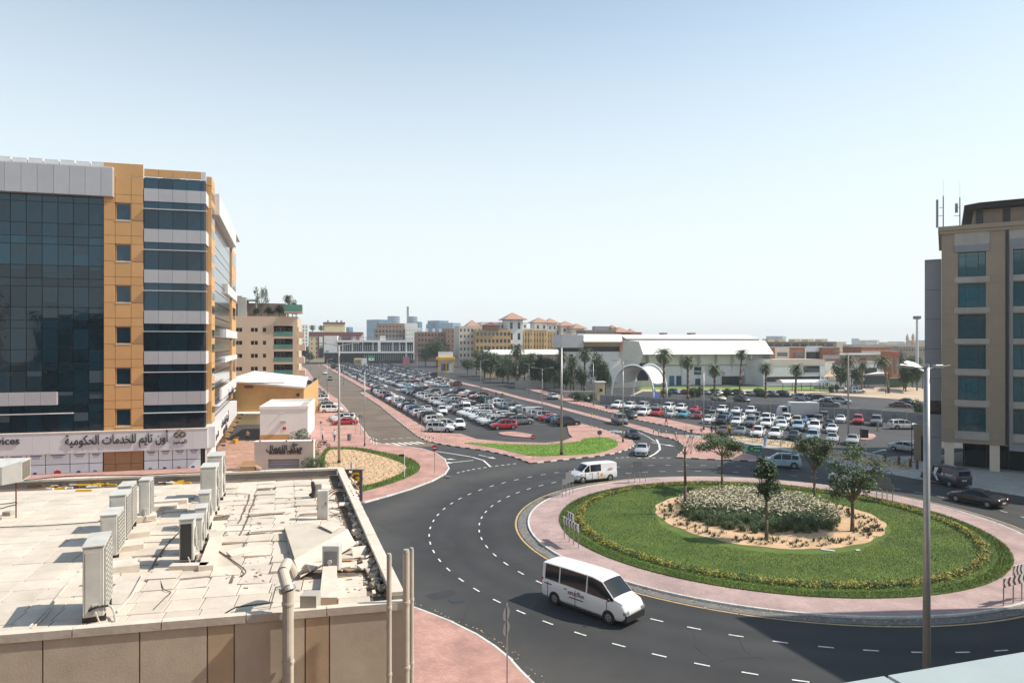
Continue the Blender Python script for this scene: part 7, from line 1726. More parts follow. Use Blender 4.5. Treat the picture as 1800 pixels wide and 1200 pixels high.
# roof garden of the apartments
f_, r_, HA, WA = APT
def roofpt(px_, dy): X = f_.x(px_); return f_.P+Vector((f_.c*X-f_.s*dy, f_.s*X+f_.c*dy, HA))
def roof_tree(label, px_, dy, ytop, halfw, me=None, name="roof_tree", palm_=False):
    q = roofpt(px_,dy); H = ZP(ytop,q.y)-HA; hw = halfw/F*q.y; r = thing(name, label, "tree" if not palm_ else "palm tree", q, 0)
    m = MB(); m.cyl((0,0,-.1),(0,0,H*(.6 if not palm_ else .8)),.12,.07,7)
    if not palm_: branches(m, Vector((0,0,H*.35)), [Vector((math.cos(k*1.3)*hw*.6,math.sin(k*1.3)*hw*.6,H*random.uniform(.6,.85))) for k in range(6)], .15)
    m.build("trunk", M['bark'], r)
    if palm_: o = link("crown", palm_me[0], r, (0,0,H*.8)); o.scale = (.75,.75,.75)
    else: o = link("crown", me or random.choice(tree_me), r, (0,0,0), 1.0); o.scale = (hw,hw,H)
    return r
random.seed(77)
sp_me = MB()
for k in range(8): a = k*2.4; crown_blobs(sp_me, [((math.cos(a)*.55,math.sin(a)*.55,.72+.2*math.sin(k)),.24,.24,.13)], 22, .06, 2, .2)
o = sp_me.build("crown", [M['leaf_o'],M['leaf_d']]); sparse = o.data; bpy.data.objects.remove(o)
roof_tree("sparse open-branched tree on the apartment roof", 456, 5, 506, 17, sparse); roof_tree("palm on the apartment roof terrace", 505, 2.5, 516, 10, None, "roof_palm", True)
roof_tree("bushy tree under the roof palm", 513, 3, 530, 14); roof_tree("dark shrub spilling over the apartment roof edge", 490, 2, 537, 13, None, "roof_shrub"); roof_tree("low hedge shrub in the middle of the roof garden", 470, 3, 540, 12, None, "roof_shrub"); roof_tree("low hedge shrub near the roof pergola", 448, 4, 541, 9, None, "roof_shrub"); roof_tree("light green shrub beside the glass roof deck", 520, 1.5, 541, 9, None, "roof_shrub")
for k,(x,d,yt) in enumerate(((549,540,569),(564.5,548,571))):
    H = ZP(583,540); r = thing("roof_palm", ("left small palm on the cream hotel roof","right small palm on the cream hotel roof")[k], "palm tree", GD(x,d)+Vector((0,0,H-.5)), 0); m = MB(); m.cyl((0,0,0),(0,0,4.2),.3,.25,6); m.build("trunk", M['bark_p'], r); o = link("crown", palm_me[k], r, (0,0,4.2)); o.scale = (1.6,1.6,1.4)
# big shrub behind the sign wall
bp = GD(528,84); r = thing("oleander_bush", "tall flowering bush behind the sign wall's right end", "bush", bp, 0)
mb = MB(); crown_blobs(mb, [((0,0,2.0),1.8,1.5,1.9),((.9,.2,1.5),1.3,1.2,1.5),((-.6,0,3.0),1.1,1.1,1.3),((.3,0,3.5),.9,.9,1.0),((1.6,-.5,.9),1.2,1.3,1.0)], 210, .10, 2, .5)
for k in range(260):
    d = Vector((random.gauss(0,1),random.gauss(0,1),abs(random.gauss(0,1)))).normalized(); leaf_quad(mb, Vector((d.x*1.6,d.y*1.4,2.6+d.z*1.7)), .07, 2)
mb.build("foliage", [M['leaf_o'],M['leaf_g'],M['plume']], r)
m = MB(); branches(m, Vector((0,0,0)), [Vector((math.cos(k*1.3)*1.0,math.sin(k*1.3)*.8,2.5)) for k in range(6)], .12); m.build("stem", M['bark'], r)
q = GD(556,82); r = thing("hedge", "loose green hedge running from the bush toward the low roof", "hedge", q, 0); mb = MB()
crown_blobs(mb, [((x*1.0-1.5, -x*1.1, .8), 1.0, 1.0, .9) for x in range(0,4)], 150, .10, 2, .4); mb.build("foliage", [M['leaf_g'],M['leaf_d']], r)
for k,(x,d,h,w,lab) in enumerate(((1216,188,2.6,2.2,"shrub left of the second arena palm"),(1228,190,3.2,2.6,"broad shrub beside the blue arena door"),(1255,190,2.6,2.0,"round shrub under the short palm"),(1278,188,2.8,2.0,"shrub left of the arena canopy"),(1170,192,2.2,3.0,"low hedge clump by the tent arch"),(1336,192,2.4,3.4,"hedge clump at the arena's right corner"),(1015,176,2.6,3.4,"yellow-green hedge behind the pink pavement"),(1036,174,2.2,2.6,"second yellow-green hedge behind the pink pavement"),(1461,206,2.6,1.4,"small clipped shrub beside the car canopy"),(1470,206,3.0,1.3,"taller clipped shrub beside the car canopy"),(588,395,3.0,4.2,"dark shrubs before the white block's left end"),(1614,142,3.2,2.4,"dark shrub at the end of the compound wall"))):
    r = thing("shrub", lab, "shrub", GD(x,d), 0, "garden shrubs"); o = link("foliage", tree_me[k%3], r, (0,0,-h*.35), k); o.scale = (w*.9,w*.9,h*1.25); m = MB(); m.cyl((0,0,0),(0,0,h*.5),.08,.05,5); m.build("stem", M['bark'], r)
# ---- grass plots near the arena
sheet("arena_verge", px([(1120,684),(1130,680),(1340,680),(1470,680),(1480,686),(1330,684),(1190,684)]), 0.03, M['grass_bright'])
sheet("playground_lawn", px([(1560,672),(1590,664),(1620,655),(1620,664),(1600,675),(1560,680)]), 0.05, M['grass_bright'])
# ---- lawn blades and tufts (numpy-free, cheap triangles)
def blades(name, n, sampler, h, w, mat, parent=None, lean=.5, label=None, cat=None):
    mb = MB(); v = []; f = []; mi = []
    for k in range(n):
        s = sampler()
        if s is None: continue
        x, y, z, hh, m_ = s; a = random.random()*6.283; dx, dy = math.cos(a)*w, math.sin(a)*w; lx, ly = random.gauss(0,lean)*h, random.gauss(0,lean)*h; i = len(v)
        v += [(x-dx,y-dy,z),(x+dx,y+dy,z),(x+lx,y+ly,z+h*hh)]; f.append((i,i+1,i+2)); mi.append(m_)
    mb.v, mb.f, mb.m = v, f, mi; o = mb.build(name, mat, parent); return tag(o, label, cat, kind="stuff")
random.seed(90)
def s_lawn():
    a = random.random()*6.283; r = math.sqrt(random.uniform(8.6**2,(RK-2.6)**2))
    if (RC.x+r*math.cos(a)-BC.x)**2+(RC.y+r*math.sin(a)-BC.y)**2 < 88: return None
    return (RC.x+r*math.cos(a), RC.y+r*math.sin(a), .18, random.uniform(.5,1.4), 0)
blades("lawn_grass", 120000, s_lawn, .085, .016, [M['blade']], label="mown grass of the roundabout lawn", cat="grass")
def s_edge():
    a = random.random()*6.283; r = RK-2.5-random.random()*.9
    return (RC.x+r*math.cos(a), RC.y+r*math.sin(a), .16, random.uniform(.6,1.6), 0)
blades("lawn_edge_grass", 26000, s_edge, .10, .018, [M['blade']], label="longer grass fringe around the roundabout lawn", cat="grass")
L2 = [(p.x,p.y) for p in smooth(lawn2)]; xs_ = [p[0] for p in L2]; ys_ = [p[1] for p in L2]
def s_l2():
    p = (random.uniform(min(xs_),max(xs_)), random.uniform(min(ys_),max(ys_)))
    return (p[0],p[1],.15,random.uniform(.5,1.5),0) if inside(p,L2) else None
blades("island_grass", 16000, s_l2, .12, .03, [M['grass_bright']], label="bright grass of the central island", cat="grass")
# ---- flower ring
mb = MB(); random.seed(91)
for k in range(6000):
    a = random.random()*6.283; amp = random.gauss(0,.21)
    rr_ = RK-4.2+amp*.9; z = .2+max(0,(.34-abs(amp)*.55))*random.random()**.5*1.15; gap = .5+.5*math.sin(a*37+3*math.sin(a*11))
    if random.random() < .12*gap: continue
    p = Vector((RC.x+rr_*math.cos(a), RC.y+rr_*math.sin(a), z))
    yel = random.random() < (.62 if math.sin(a*23)+math.sin(a*61) > -.5 else .30) and z > .24
    for j in range(4): leaf_quad(mb, p+Vector((random.gauss(0,.07),random.gauss(0,.07),random.gauss(0,.04))), .075, 1 if yel else (0 if j%2 else 2))
tag(mb.build("flower_border", [M['leaf_g'],M['leaf_y'],M['leaf_d']]), "ring of clipped yellow-flowering border plants around the lawn", "flower border", kind="stuff")
# ---- feather grass mass
FG = Vector((21.3,59.2,0)); FR = 6.4
mb = MB(); random.seed(92); v = []; f = []; mi = []
for c in range(760):
    a = random.random()*6.283; q = FR*math.sqrt(random.random()); cx_, cy_ = FG.x+q*math.cos(a)*1.03, FG.y+q*math.sin(a)
    ht = random.uniform(.75,1.25)*(1.0 if q < FR-.7 else .75)
    for k in range(34):
        t = random.random()*6.283; out = random.uniform(.15,.75)*ht; w = .012; bx_, by_ = cx_+random.gauss(0,.08), cy_+random.gauss(0,.08)
        hh = ht*random.uniform(.6,1.0); dx, dy = -math.sin(t)*w, math.cos(t)*w; ux, uy = math.cos(t), math.sin(t); i = len(v)
        v += [(bx_-dx,by_-dy,.2),(bx_+dx,by_+dy,.2),(bx_+ux*out*.45+dx*1.3,by_+uy*out*.45+dy*1.3,.2+hh*.75),(bx_+ux*out*.45-dx*1.3,by_+uy*out*.45-dy*1.3,.2+hh*.75),(bx_+ux*out,by_+uy*out,.2+hh*random.uniform(.55,.95))]
        f += [(i,i+1,i+2,i+3),(i+3,i+2,i+4)]; mi += [0,0]
mb.v, mb.f, mb.m = v, f, mi
tag(mb.build("feather_grass", [M['fgrass']]), "arching green leaves of the ornamental grass mass", "ornamental grass", kind="stuff")
mb = MB(); v = []; f = []; mi = []
for c in range(7600):
    a = random.random()*6.283; q = FR*math.sqrt(random.random())*1.02; x, y = FG.x+q*math.cos(a)*1.03, FG.y+q*math.sin(a)
    if (x-FG.x)*.5+(y-FG.y) < -FR*.75+random.random()*3.0: continue
    if x > FG.x+1.5 and random.random() < .55: continue
    z = .2+random.uniform(.85,1.35)*(1 if q < FR-.6 else .8); t = random.random()*6.283; L_ = random.uniform(.20,.36); ux, uy = math.cos(t)*L_, math.sin(t)*L_; uz = random.uniform(-.3,.6)*L_; w = .030
    i = len(v); v += [(x,y,z),(x+ux*.5-uy*w*4,y+uy*.5+ux*w*4,z+uz*.5+w),(x+ux,y+uy,z+uz),(x+ux*.5+uy*w*4,y+uy*.5-ux*w*4,z+uz*.5-w)]; f.append((i,i+1,i+2,i+3)); mi.append(0)
mb.v, mb.f, mb.m = v, f, mi
tag(mb.build("feather_plumes", [M['plume']]), "pale feathery plumes over the ornamental grass", "grass plumes", kind="stuff")
# ---- small plants in the sand bed and irrigation lines
mb = MB(); random.seed(93)
for c in range(330):
    a = random.random()*6.283; q = random.uniform(6.9,8.9); x, y = BC.x+q*math.cos(a), BC.y+q*math.sin(a)
    s = random.uniform(.5,1.2)
    for k in range(16):
        t = random.random()*6.283; L_ = .22*s; p = Vector((x+math.cos(t)*.05,y+math.sin(t)*.05,.2)); e = p+Vector((math.cos(t)*L_*.7,math.sin(t)*L_*.7,L_*random.uniform(.6,1.5))); n_ = Vector((-math.sin(t),math.cos(t),0))*.03*s
        mb.add([p,p.lerp(e,.5)+n_,e,p.lerp(e,.5)-n_],[(0,1,2,3)],random.choice((0,0,1)))
tag(mb.build("bed_plants", [M['leaf_d'],M['leaf_g']]), "small spiky plants dotted over the roundabout sand bed", "bed plants", kind="stuff")
for (x,y,w_) in ((1455,967,.9),(1508,967,.35)):
    p = G(x,y,.2); m = MB(); m.bev(-w_/2,-.12,0,w_/2,.12,.06,.015); tag(m.build("paving_slab", M['cladw'], None, p, -.45 if w_ > .5 else 0), ("pale rectangular slab lying at the bed's near edge" if w_>.5 else "tiny pale stone right of the rectangular slab"), "slab")
# ---- planting rows in the west sand bed
mb = MB(); random.seed(94)
for i in range(-30,60):
    for j in range(-4,60):
        p = AB(-8+i*.62, 66+j*.62+.3*(i%2)); x, y = p.x+random.gauss(0,.12), p.y+random.gauss(0,.12)
        if not inside((x,y), BED2): continue
        s = random.uniform(.5,1.3)
        for k in range(7): leaf_quad(mb, Vector((x+random.gauss(0,.09*s),y+random.gauss(0,.09*s),.2+random.random()*.12*s)), .075*s, random.choice((0,1,2)))
tag(mb.build("bed_plants", [M['leaf_o'],M['leaf_g'],M['leaf_d']]), "rows of small drought-dry plants in the west sand bed", "bed plants", kind="stuff")
BB = [(p.x,p.y) for p in smooth(bed)]; xb = [p[0] for p in BB]; yb = [p[1] for p in BB]
def s_b():
    p = (random.uniform(min(xb),max(xb)), random.uniform(min(yb),max(yb)))
    return (p[0],p[1],.15,random.uniform(.5,1.5),0) if inside(p,BB) and not inside(p,BED2) else None
blades("border_grass", 30000, s_b, .2, .03, [M['blade']], label="rough grass border round the west sand bed", cat="grass")
E8 = [(p.x,p.y) for p in smooth(b8)]; mb = MB(); random.seed(95)
for k in range(900):
    p = (random.uniform(min(q[0] for q in E8),max(q[0] for q in E8)), random.uniform(min(q[1] for q in E8),max(q[1] for q in E8)))
    if not inside(p,E8): continue
    s = random.uniform(.5,1.4)
    for j in range(8): leaf_quad(mb, Vector((p[0]+random.gauss(0,.2*s),p[1]+random.gauss(0,.2*s),.2+random.random()*.35*s)), .11*s, random.choice((0,1,2)))
tag(mb.build("bed_plants", [M['leaf_o'],M['leaf_g'],M['leaf_d']]), "scrubby plants in the long bed before the side lot", "bed plants", kind="stuff")
# ================================================================ street furniture
def lamp(label, base, ytop, r0, arms, mat='steel', d=None, al=1.8, group="street lamps", arm_up=.25):
    p = G(*base) if d is None else GD(base[0], d); H = ZP(ytop,p.y); r = thing("street_lamp", label, "street lamp", p, 0, group)
    m = MB(); m.cyl((0,0,0),(0,0,.5),r0*1.35,r0*1.3,12); m.build("base", M['dark'], r)
    m = MB(); m.cyl((0,0,.45),(0,0,H),r0,r0*.62,12); m.build("pole", M[mat], r, smooth=True)
    for a in arms:
        dx, dy = math.cos(a)*al, math.sin(a)*al
        m = MB(); m.cyl((0,0,H-.05),(dx,dy,H+arm_up),r0*.38,r0*.3,7); m.build("arm", M[mat], r)
        m = MB(); m.T = Matrix.Translation((dx,dy,H+arm_up)) @ Matrix.Rotation(a,4,'Z'); m.bev(-.1,-.16,-.06,.75,.16,.08,.03); m.build("lamp_head", M[mat] if mat != 'polebeige' else M['steel'], r)
    return r
lamp("tallest lamp post, standing behind the low roof's back corner", (596,816), 607, .16, (math.pi*.98,.08), 'polebeige', al=1.7)
lamp("lamp post beside the first west bay bollards", (641,785), 653, .09, (math.pi/2,), al=.9)
lamp("slim lamp post on the avenue's left side by the second bay", (575,693), 632, .09, (0,), al=.9)
lamp("slim lamp post farther up the avenue's left side", (560.5,668), 634, .08, (0,), al=.9); lamp("thin far lamp post on the avenue's left side", (545,652), 622, .07, (0,), al=.9)
lamp("lamp post among the far cars left of the brown apartments", (733,662), 622, .10, (0,math.pi), al=1.1)
lamp("thick lamp post at the front edge of the island lawn", (987,801), 611, .18, (), 'steel')
lamp("lamp post at the island lawn's right end", (1095,778), 636, .11, (math.pi,0), al=.8)
lamp("double-armed lamp post on the median behind the dark van row", (953,728), 648, .10, (math.pi,0), al=1.6)
lamp("double-armed lamp post beside the green banner on the median", (845,699), 634, .10, (math.pi,0), al=1.4)
lamp("lamp post by the hedge left of the tent arch", (1043,713), 638, .09, (), al=1)
lamp("lamp post at the far side of the low white hall road", (777,668), 616, .08, (0,), al=1); lamp("lamp post before the green trees of the low hall", (930,693), 640, .08, (0,math.pi), al=1)
lamp("lamp post at the side lot's near corner above the crossing", (1237,756), 655, .12, (math.pi*.95,), 'steel', al=.9)
lamp("dark street pole in front of the side lot's right end", (1491,778), 621, .15, (math.pi*.95,), 'concrete', al=1.2)
lamp("thin lamp post far back on the avenue verge", (604,676), 640, .07, (0,), al=.8); lamp("thin lamp post in the far parking block", (668,664), 633, .07, (0,), al=.8)
lp = thing("street_lamp", "big grey near pole with two long arms crossing the right building", "street lamp", GD(1629,26), 0, "street lamps")
H = ZP(645,26); m = MB(); m.cyl((0,0,0),(0,0,H),.15,.10,18); m.build("pole", M['steel'], lp, smooth=True)
for sgn,L_ in ((-1,.55),(1,.95)):
    m = MB(); m.cyl((0,0,H-.08),(sgn*L_,.1,H+(.0 if sgn<0 else .06)),.035,.025,8); m.build("arm", M['steel'], lp)
m = MB(); m.T = Matrix.Translation((-.55,.1,H)) @ Matrix.Rotation(.12,4,'Y'); m.bev(-.50,-.13,-.05,.06,.13,.06,.02); m.build("lamp_head", M['steel'], lp)
m = MB(); m.bev(.30,-.06,H-.03,.62,.16,H+.09,.02); m.build("lamp_head", M['steel'], lp)
m = MB(); m.cyl((0,0,H),(0,0,H+.12),.11,.09,12); m.build("cap", M['steel'], lp)
# ---- signs
def sign(label, base, yc, rad, kind, rot=0, d=None, pole='steel', name="road_sign"):
    p = G(*base) if d is None else GD(base[0],d); z = ZP(yc,p.y); s = rad/F*p.y; r = thing(name, label, "road sign", p, rot)
    m = MB(); m.cyl((0,.03,0),(0,.03,z+s*.6),.035,.035,7); m.build("post", M[pole], r)
    m = MB()
    if kind == 'noentry': m.cyl((0,-.02,z),(0,0.0,z),s,s,20,0); m.box(-s*.7,-.03,z-s*.18,s*.7,-.0201,z+s*.18,1); mats = ['signr','signw']
    elif kind == 'noentryback': m.cyl((0,-.02,z),(0,0,z),s,s,20,0); m.cyl((0,-.03,z),(0,-.0201,z),s*.72,s*.72,18,1); m.add([(-s*.4,-.035,z+s*.4),(s*.4,-.035,z+s*.4),(0,-.035,z-s*.5)],[(0,2,1)],0); mats = ['signr','signw']
    elif kind == 'round': m.cyl((0,-.02,z),(0,0,z),s,s,20,0); mats = ['signback']
    elif kind == 'tri': m.add([(-s,-.02,z+s*.7),(s,-.02,z+s*.7),(0,-.02,z-s),(-s,0,z+s*.7),(s,0,z+s*.7),(0,0,z-s)],[(0,2,1),(3,4,5),(0,1,4,3),(1,2,5,4),(2,0,3,5)],0); mats = ['signback']
    elif kind == 'yel': m.add([(0,-.02,z+s*1.2),(s*1.2,-.02,z),(0,-.02,z-s*1.2),(-s*1.2,-.02,z),(0,0,z+s*1.2),(s*1.2,0,z),(0,0,z-s*1.2),(-s*1.2,0,z)],[(0,3,2,1),(4,5,6,7),(0,1,5,4),(1,2,6,5),(2,3,7,6),(3,0,4,7)],0); m.cyl((0,-.03,z+s*.35),(0,-.0201,z+s*.35),s*.16,s*.16,8,1); m.box(-s*.18,-.03,z-s*.5,s*.18,-.0201,z+s*.15,1); mats = ['signy','signk']
    elif kind == 'blue': m.box(-s,-.02,z-s,s,0,z+s,0); m.box(-s*.5,-.03,z-s*.5,s*.5,-.0201,z+s*.3,1); mats = ['signb','signw']
    elif kind == 'green': m.box(-s*.45,-.04,z-s*1.6,s*.45,.0,z+s*1.6,0); m.box(-s*.2,-.05,z-s*1.1,s*.2,-.0401,z+s*1.1,1); mats = ['signg','signw']
    elif kind == 'edge': m.box(-.02,-s*.5,z-s,.02,s*.5,z+s,0); mats = ['signback']
    m.build("sign_plate", [M[k] for k in mats], r); return r
sign("red no-entry sign on the pink wedge pavement beside the avenue mouth", (764,834), 787, 5.2, 'noentry')
sign("red no-entry sign at the front tip of the island lawn", (937,809), 768, 4.0, 'noentry'); sign("round sign seen from behind at the island lawn's right part", (1054,798), 760, 4.2, 'round')
sign("triangular give-way sign seen from behind on the splitter island", (1215,800), 757, 4.0, 'tri'); sign("red and white sign beside the give-way sign on the splitter island", (1233,784), 755, 3.2, 'noentryback')
sign("red and white round sign before the front row of the side lot", (1323.5,781), 754, 3.4, 'noentryback'); sign("small red round sign in the middle of the side lot's second row", (1218,743), 730, 3.0, 'noentryback')
sign("fluorescent crossing sign by the first west bay", (625,765), 735, 2.6, 'yel'); sign("blue information sign behind the fluorescent crossing sign", (633.5,766), 732, 2.4, 'blue')
sign("fluorescent crossing sign behind the zebra at the lot's near end", (775.6,772), 733, 2.6, 'yel'); sign("fluorescent crossing sign by the island lawn's far right corner", (1040,753), 727, 2.2, 'yel')
sign("fluorescent crossing sign beside the side lot's corner lamp", (1250,762), 729, 2.6, 'yel'); sign("fluorescent crossing sign behind the broad-topped tree", (1372.5,792), 753, 2.8, 'yel')
sign("dark sign seen edge-on at the row end above the zebra", (741,764), 727, 3.2, 'round'); sign("tall green banner sign on the median near the dark cars", (853,713), 704, 4.5, 'green'); sign("green banner sign at the pink pavement before the white cars", (1170,741), 721, 4.5, 'green')
sign("green vertical banner beside the second west bay", (541.5,712), 699, 5.0, 'green'); sign("dark street sign on the narrow verge of the outer carriageway", (1066,735), 715, 2.6, 'round'); sign("red round sign at the far parking island", (746,678), 667, 2.6, 'noentryback')
sign("small sign post among the parked bays of the avenue", (564,770), 742, 2.0, 'round'); sign("thin post sign near the red parked coupe", (612,744), 728, 2.0, 'round')
# leaning street-name post in the bed, pole with two plates at the bottom
p = G(711,842); r = thing("street_name_post", "short white street-name post in the west sand bed", "sign", p, 0); z = ZP(797,p.y); m = MB(); m.cyl((0,0,0),(0,0,z+.3),.04,.04,8); m.build("post", M['signw'], r); m = MB(); m.box(-.62,-.03,z-.28,-.04,.0,z-.05); m.build("sign_plate", M['signk'], r)
r = thing("sign_post", "grey sign post with two plates seen from behind at the bottom centre", "road sign", GD(891.5,29), 0); H = ZP(1060,29)
m = MB(); m.cyl((0,0,0),(0,0,H),.033,.033,10); m.build("post", M['steel'], r)
for z in (H-.45, H-1.08): m = MB(); m.T = Matrix.Rotation(R(62),4,'Z'); m.cyl((-.0,.035,z),(-.0,.055,z),.29,.29,20); m.build("sign_plate", M['signback'], r)
# green direction board
p = G(1318,801); r = thing("direction_sign", "green direction board with white lettering beside the splitter island", "road sign", p, R(-8)); z0, z1 = ZP(794,p.y), ZP(782,p.y); w = 20/F*p.y
m = MB(); m.box(-.0,-.03,z0,w,0,z1,0); m.add([(0,-.03,z0),(-.45,-.03,(z0+z1)/2),(0,-.03,z1),(0,0,z0),(-.45,0,(z0+z1)/2),(0,0,z1)],[(0,2,1),(3,4,5),(0,1,4,3),(1,2,5,4)],0); m.build("board", M['signg'], r)
zm_ = (z0+z1)/2; m = MB(); m.box(w*.35,-.04,zm_+.14,w*.9,-.031,zm_+.26); m.box(w*.35,-.04,zm_-.28,w*.85,-.031,zm_-.18); m.build('board_script', M['signw'], r); m = MB(); m.add([(w*.05,-.04,zm_),(w*.22,-.04,zm_+.25),(w*.22,-.04,zm_-.25)],[(0,2,1)]); m.build('arrow', M['signy'], r)
for x in (.15,w-.15): m = MB(); m.cyl((x,.04,0),(x,.04,z0+.3),.04,.04,7); m.build("post", M['steel'], r)
# chevron boards
def chevron(label, a, b, h, front=True, d=None):
    pa = G(*a,.12); pb = G(*b,.12); ang = math.atan2(pb.y-pa.y, pb.x-pa.x); L_ = (pb-pa).length; r = thing("chevron_sign", label, "chevron sign", pa, ang)
    for t in (0,.35,.66,1.0): m = MB(); m.cyl((L_*t,0,0),(L_*t,0,h if t in (0,1.0) else h+.45),.035,.035,7); m.build("post", M['steel'], r)
    def board(x0,x1,z0,z1,n):
        m = MB(); m.box(x0,-.08,z0,x1,-.045,z1,0)
        if front:
            w = (x1-x0)/n
            for k in range(n):
                c = x0+w*k; zm = (z0+z1)/2
                m.add([(c+.02,-.084,z0),(c+w*.5,-.084,z0),(c+w*.15,-.084,zm),(c-w*.3+.02 if k else c,-.084,zm),(c+.02,-.084,z1),(c+w*.5,-.084,z1)],[(0,1,2,3),(3,2,5,4)],1)
        m.build("board", [M['signw'] if front else M['signback'], M['chev']], r)
    board(-.15,L_+.15,h-.55,h-.02,6); m_ = L_*.5; board(m_-.55,m_+.55,h+.0,h+.55,3)
chevron("chevron boards on the roundabout's left, seen from the front", (992,947), (1017,963), 1.75, True)
chevron("back of the chevron boards beside the white panel van", (988.5,874), (1007,867), 1.75, False); chevron("back of the chevron boards behind the panel van near the yield line", (1105.5,849), (1134.5,847), 1.75, False)
chevron("red-and-white chevron boards at the far right of the roundabout", (1764,1064), (1812,1050), 1.6, True); chevron("shaded chevron boards behind the bushy roundabout tree", (1541,879), (1569,884), 1.75, False)
# bollards
bo = MB(); bo.cyl((0,0,.1),(0,0,.95),.09,.09,10,0); bo.cyl((0,0,.95),(0,0,1.02),.09,.05,10,0); bo.cyl((0,0,.62),(0,0,.8),.095,.095,10,1); o_ = bo.build("bollard", [M['signw'],M['chev']]); bol = o_.data; bpy.data.objects.remove(o_)
names = ["leftmost","middle","rightmost"]
for k,(x,y) in enumerate(((651,780),(656,781.5),(661,783))): o = link("bollard", bol, None, G(x,y)); tag(o, f"white banded bollard at the zebra's west end, {names[k]} of three", "bollard", "bollards at the crossings")
for k,(x,y) in enumerate(((748,775),(755,776.5),(762,778))): o = link("bollard", bol, None, G(x,y)); tag(o, f"white banded bollard at the zebra's east end, {names[k]} of three", "bollard", "bollards at the crossings")
for k,(x,y) in enumerate(((1149,765.5),(1158,767),(1171,767.5),(1188,770.5))): o = link("bollard", bol, None, G(x,y)); tag(o, f"bollard on the splitter island's narrow tip, {['first','second','third','fourth'][k]} from the left", "bollard", "bollards at the crossings")
r = thing("guard_rail", "dark low guard rail with posts in front of the shaded bed", "railing", (0,0,0)); pts = px([(1555,813),(1580,817),(1600,821),(1612,824)],.12)
for p in pts: m = MB(); m.bev(p.x-.12,p.y-.12,.1,p.x+.12,p.y+.12,1.15,.03); m.build("post", M['rust'], r)
for a_,b_ in zip(pts[:-1],pts[1:]): m = MB(); m.cyl(a_+Vector((0,0,.75)),b_+Vector((0,0,.75)),.03,.03,5); m.build("rail", M['dark'], r)
p = G(614,775); m = MB(); m.cyl((p.x,p.y,.1),(p.x,p.y,1.1),.3,.33,10); tag(m.build("litter_bin", M['signback']), "dark round litter bin in front of the red parked coupe", "bin")
p = G(1519,770); m = MB(); m.bev(p.x-.5,p.y-.4,.1,p.x+.5,p.y+.4,1.5,.05); tag(m.build("waste_container", M['dark']), "black waste container at the end of the side lot rows", "container")
r = thing("barrier", "short white railing on the west pavement between the two bays", "railing", G(528,708), R(8)); 
for k in range(4): m = MB(); m.box(k*1.9,-.05,0,k*1.9+.1,.05,1.0); m.build("post", M['beige_l'], r)
for z in (.45,.9): m = MB(); m.box(.1,-.03,z,5.7,.03,z+.1); m.build("rail", M['beige_l'], r)
# ================================================================ people
def figure(pose):
    vs = []; ed = []; rd = []
    def P_(x,y,z,r): vs.append((x,y,z)); rd.append(r); return len(vs)-1
    st = .20 if pose == 'walk' else .05
    pel = P_(0,0,.95,.135); wa = P_(0,.0,1.12,.125); ch = P_(0,0,1.34,.15); ne = P_(0,.0,1.50,.06); hd0 = P_(0,.01,1.60,.085); hd = P_(0,.015,1.69,.10); ht = P_(0,.0,1.76,.06)
    ed += [(pel,wa),(wa,ch),(ch,ne),(ne,hd0),(hd0,hd),(hd,ht)]
    for s in (-1,1):
        h_ = P_(s*.09,0,.88,.10); k_ = P_(s*.10,s*st*.6,.49,.065); a_ = P_(s*.10,s*st*1.2-.03,.09,.045); t_ = P_(s*.11,s*st*1.2+.13,.05,.04); ed += [(pel,h_),(h_,k_),(k_,a_),(a_,t_)]
        sh = P_(s*.19,0,1.42,.065); el = P_(s*.25,-s*st*.5-.02,1.14,.045); wr = P_(s*.25,-s*st*.9+.08,.91,.034); hn = P_(s*.25,-s*st*1.0+.11,.83,.04); ed += [(ch,sh),(sh,el),(el,wr),(wr,hn)]
    me = bpy.data.meshes.new("body"); me.from_pydata(vs, ed, []); o = bpy.data.objects.new("body", me); COL.objects.link(o)
    o.modifiers.new("s",'SKIN'); sk = me.skin_vertices[0].data
    for i, r_ in enumerate(rd): sk[i].radius = (r_, r_*(.8 if i in (0,1,2) else 1))
    sk[0].use_root = True; ss = o.modifiers.new("u",'SUBSURF'); ss.levels = 1; bpy.context.view_layer.update()
    m2 = bpy.data.meshes.new_from_object(o.evaluated_get(bpy.context.evaluated_depsgraph_get())); bpy.data.objects.remove(o); return m2
POSES = {k: figure(k) for k in ('stand','walk')}
def person(label, base, rot=0, pose='stand', top='cl_white', legs='cl_black', robe=False, z=.12, group=None, hair='hair'):
    p = G(*base, z); me = POSES[pose].copy(); me.materials.clear()
    for k in ('skin', top, legs, hair): me.materials.append(M[k])
    for f_ in me.polygons:
        c = f_.center; x = abs(c.x); f_.use_smooth = True
        if c.z > 1.53: mi = 3 if (c.z > 1.70 or (c.y < -.03 and c.z > 1.58)) else 0
        elif c.z < .10: mi = 3
        elif c.z < .96 and x < .20: mi = 1 if robe else 2
        elif x > .20 and c.z < 1.02: mi = 1 if robe and c.z > .93 else 0
        else: mi = 1
        f_.material_index = mi
    r = thing("person", label, "person", p, rot, group); link("body", me, r)
    if robe:
        m = MB(); n = 12; pr = [(1.2,.17),(.9,.19),(.5,.22),(.12,.27)]; v = [(math.cos(2*math.pi*i/n)*q,math.sin(2*math.pi*i/n)*q*.8,z_) for z_,q in pr for i in range(n)]
        m.add(v,[(k*n+i,k*n+(i+1)%n,(k+1)*n+(i+1)%n,(k+1)*n+i)[::-1] for k in range(3) for i in range(n)]); m.build("robe", M[top], r, smooth=True)
    return r
person("person in pale shirt and dark trousers standing on the driveway", (435,776), 0, 'stand', 'cl_tan'); person("person in black walking by the green banner", (550,728.5), 1.2, 'walk', 'cl_black')
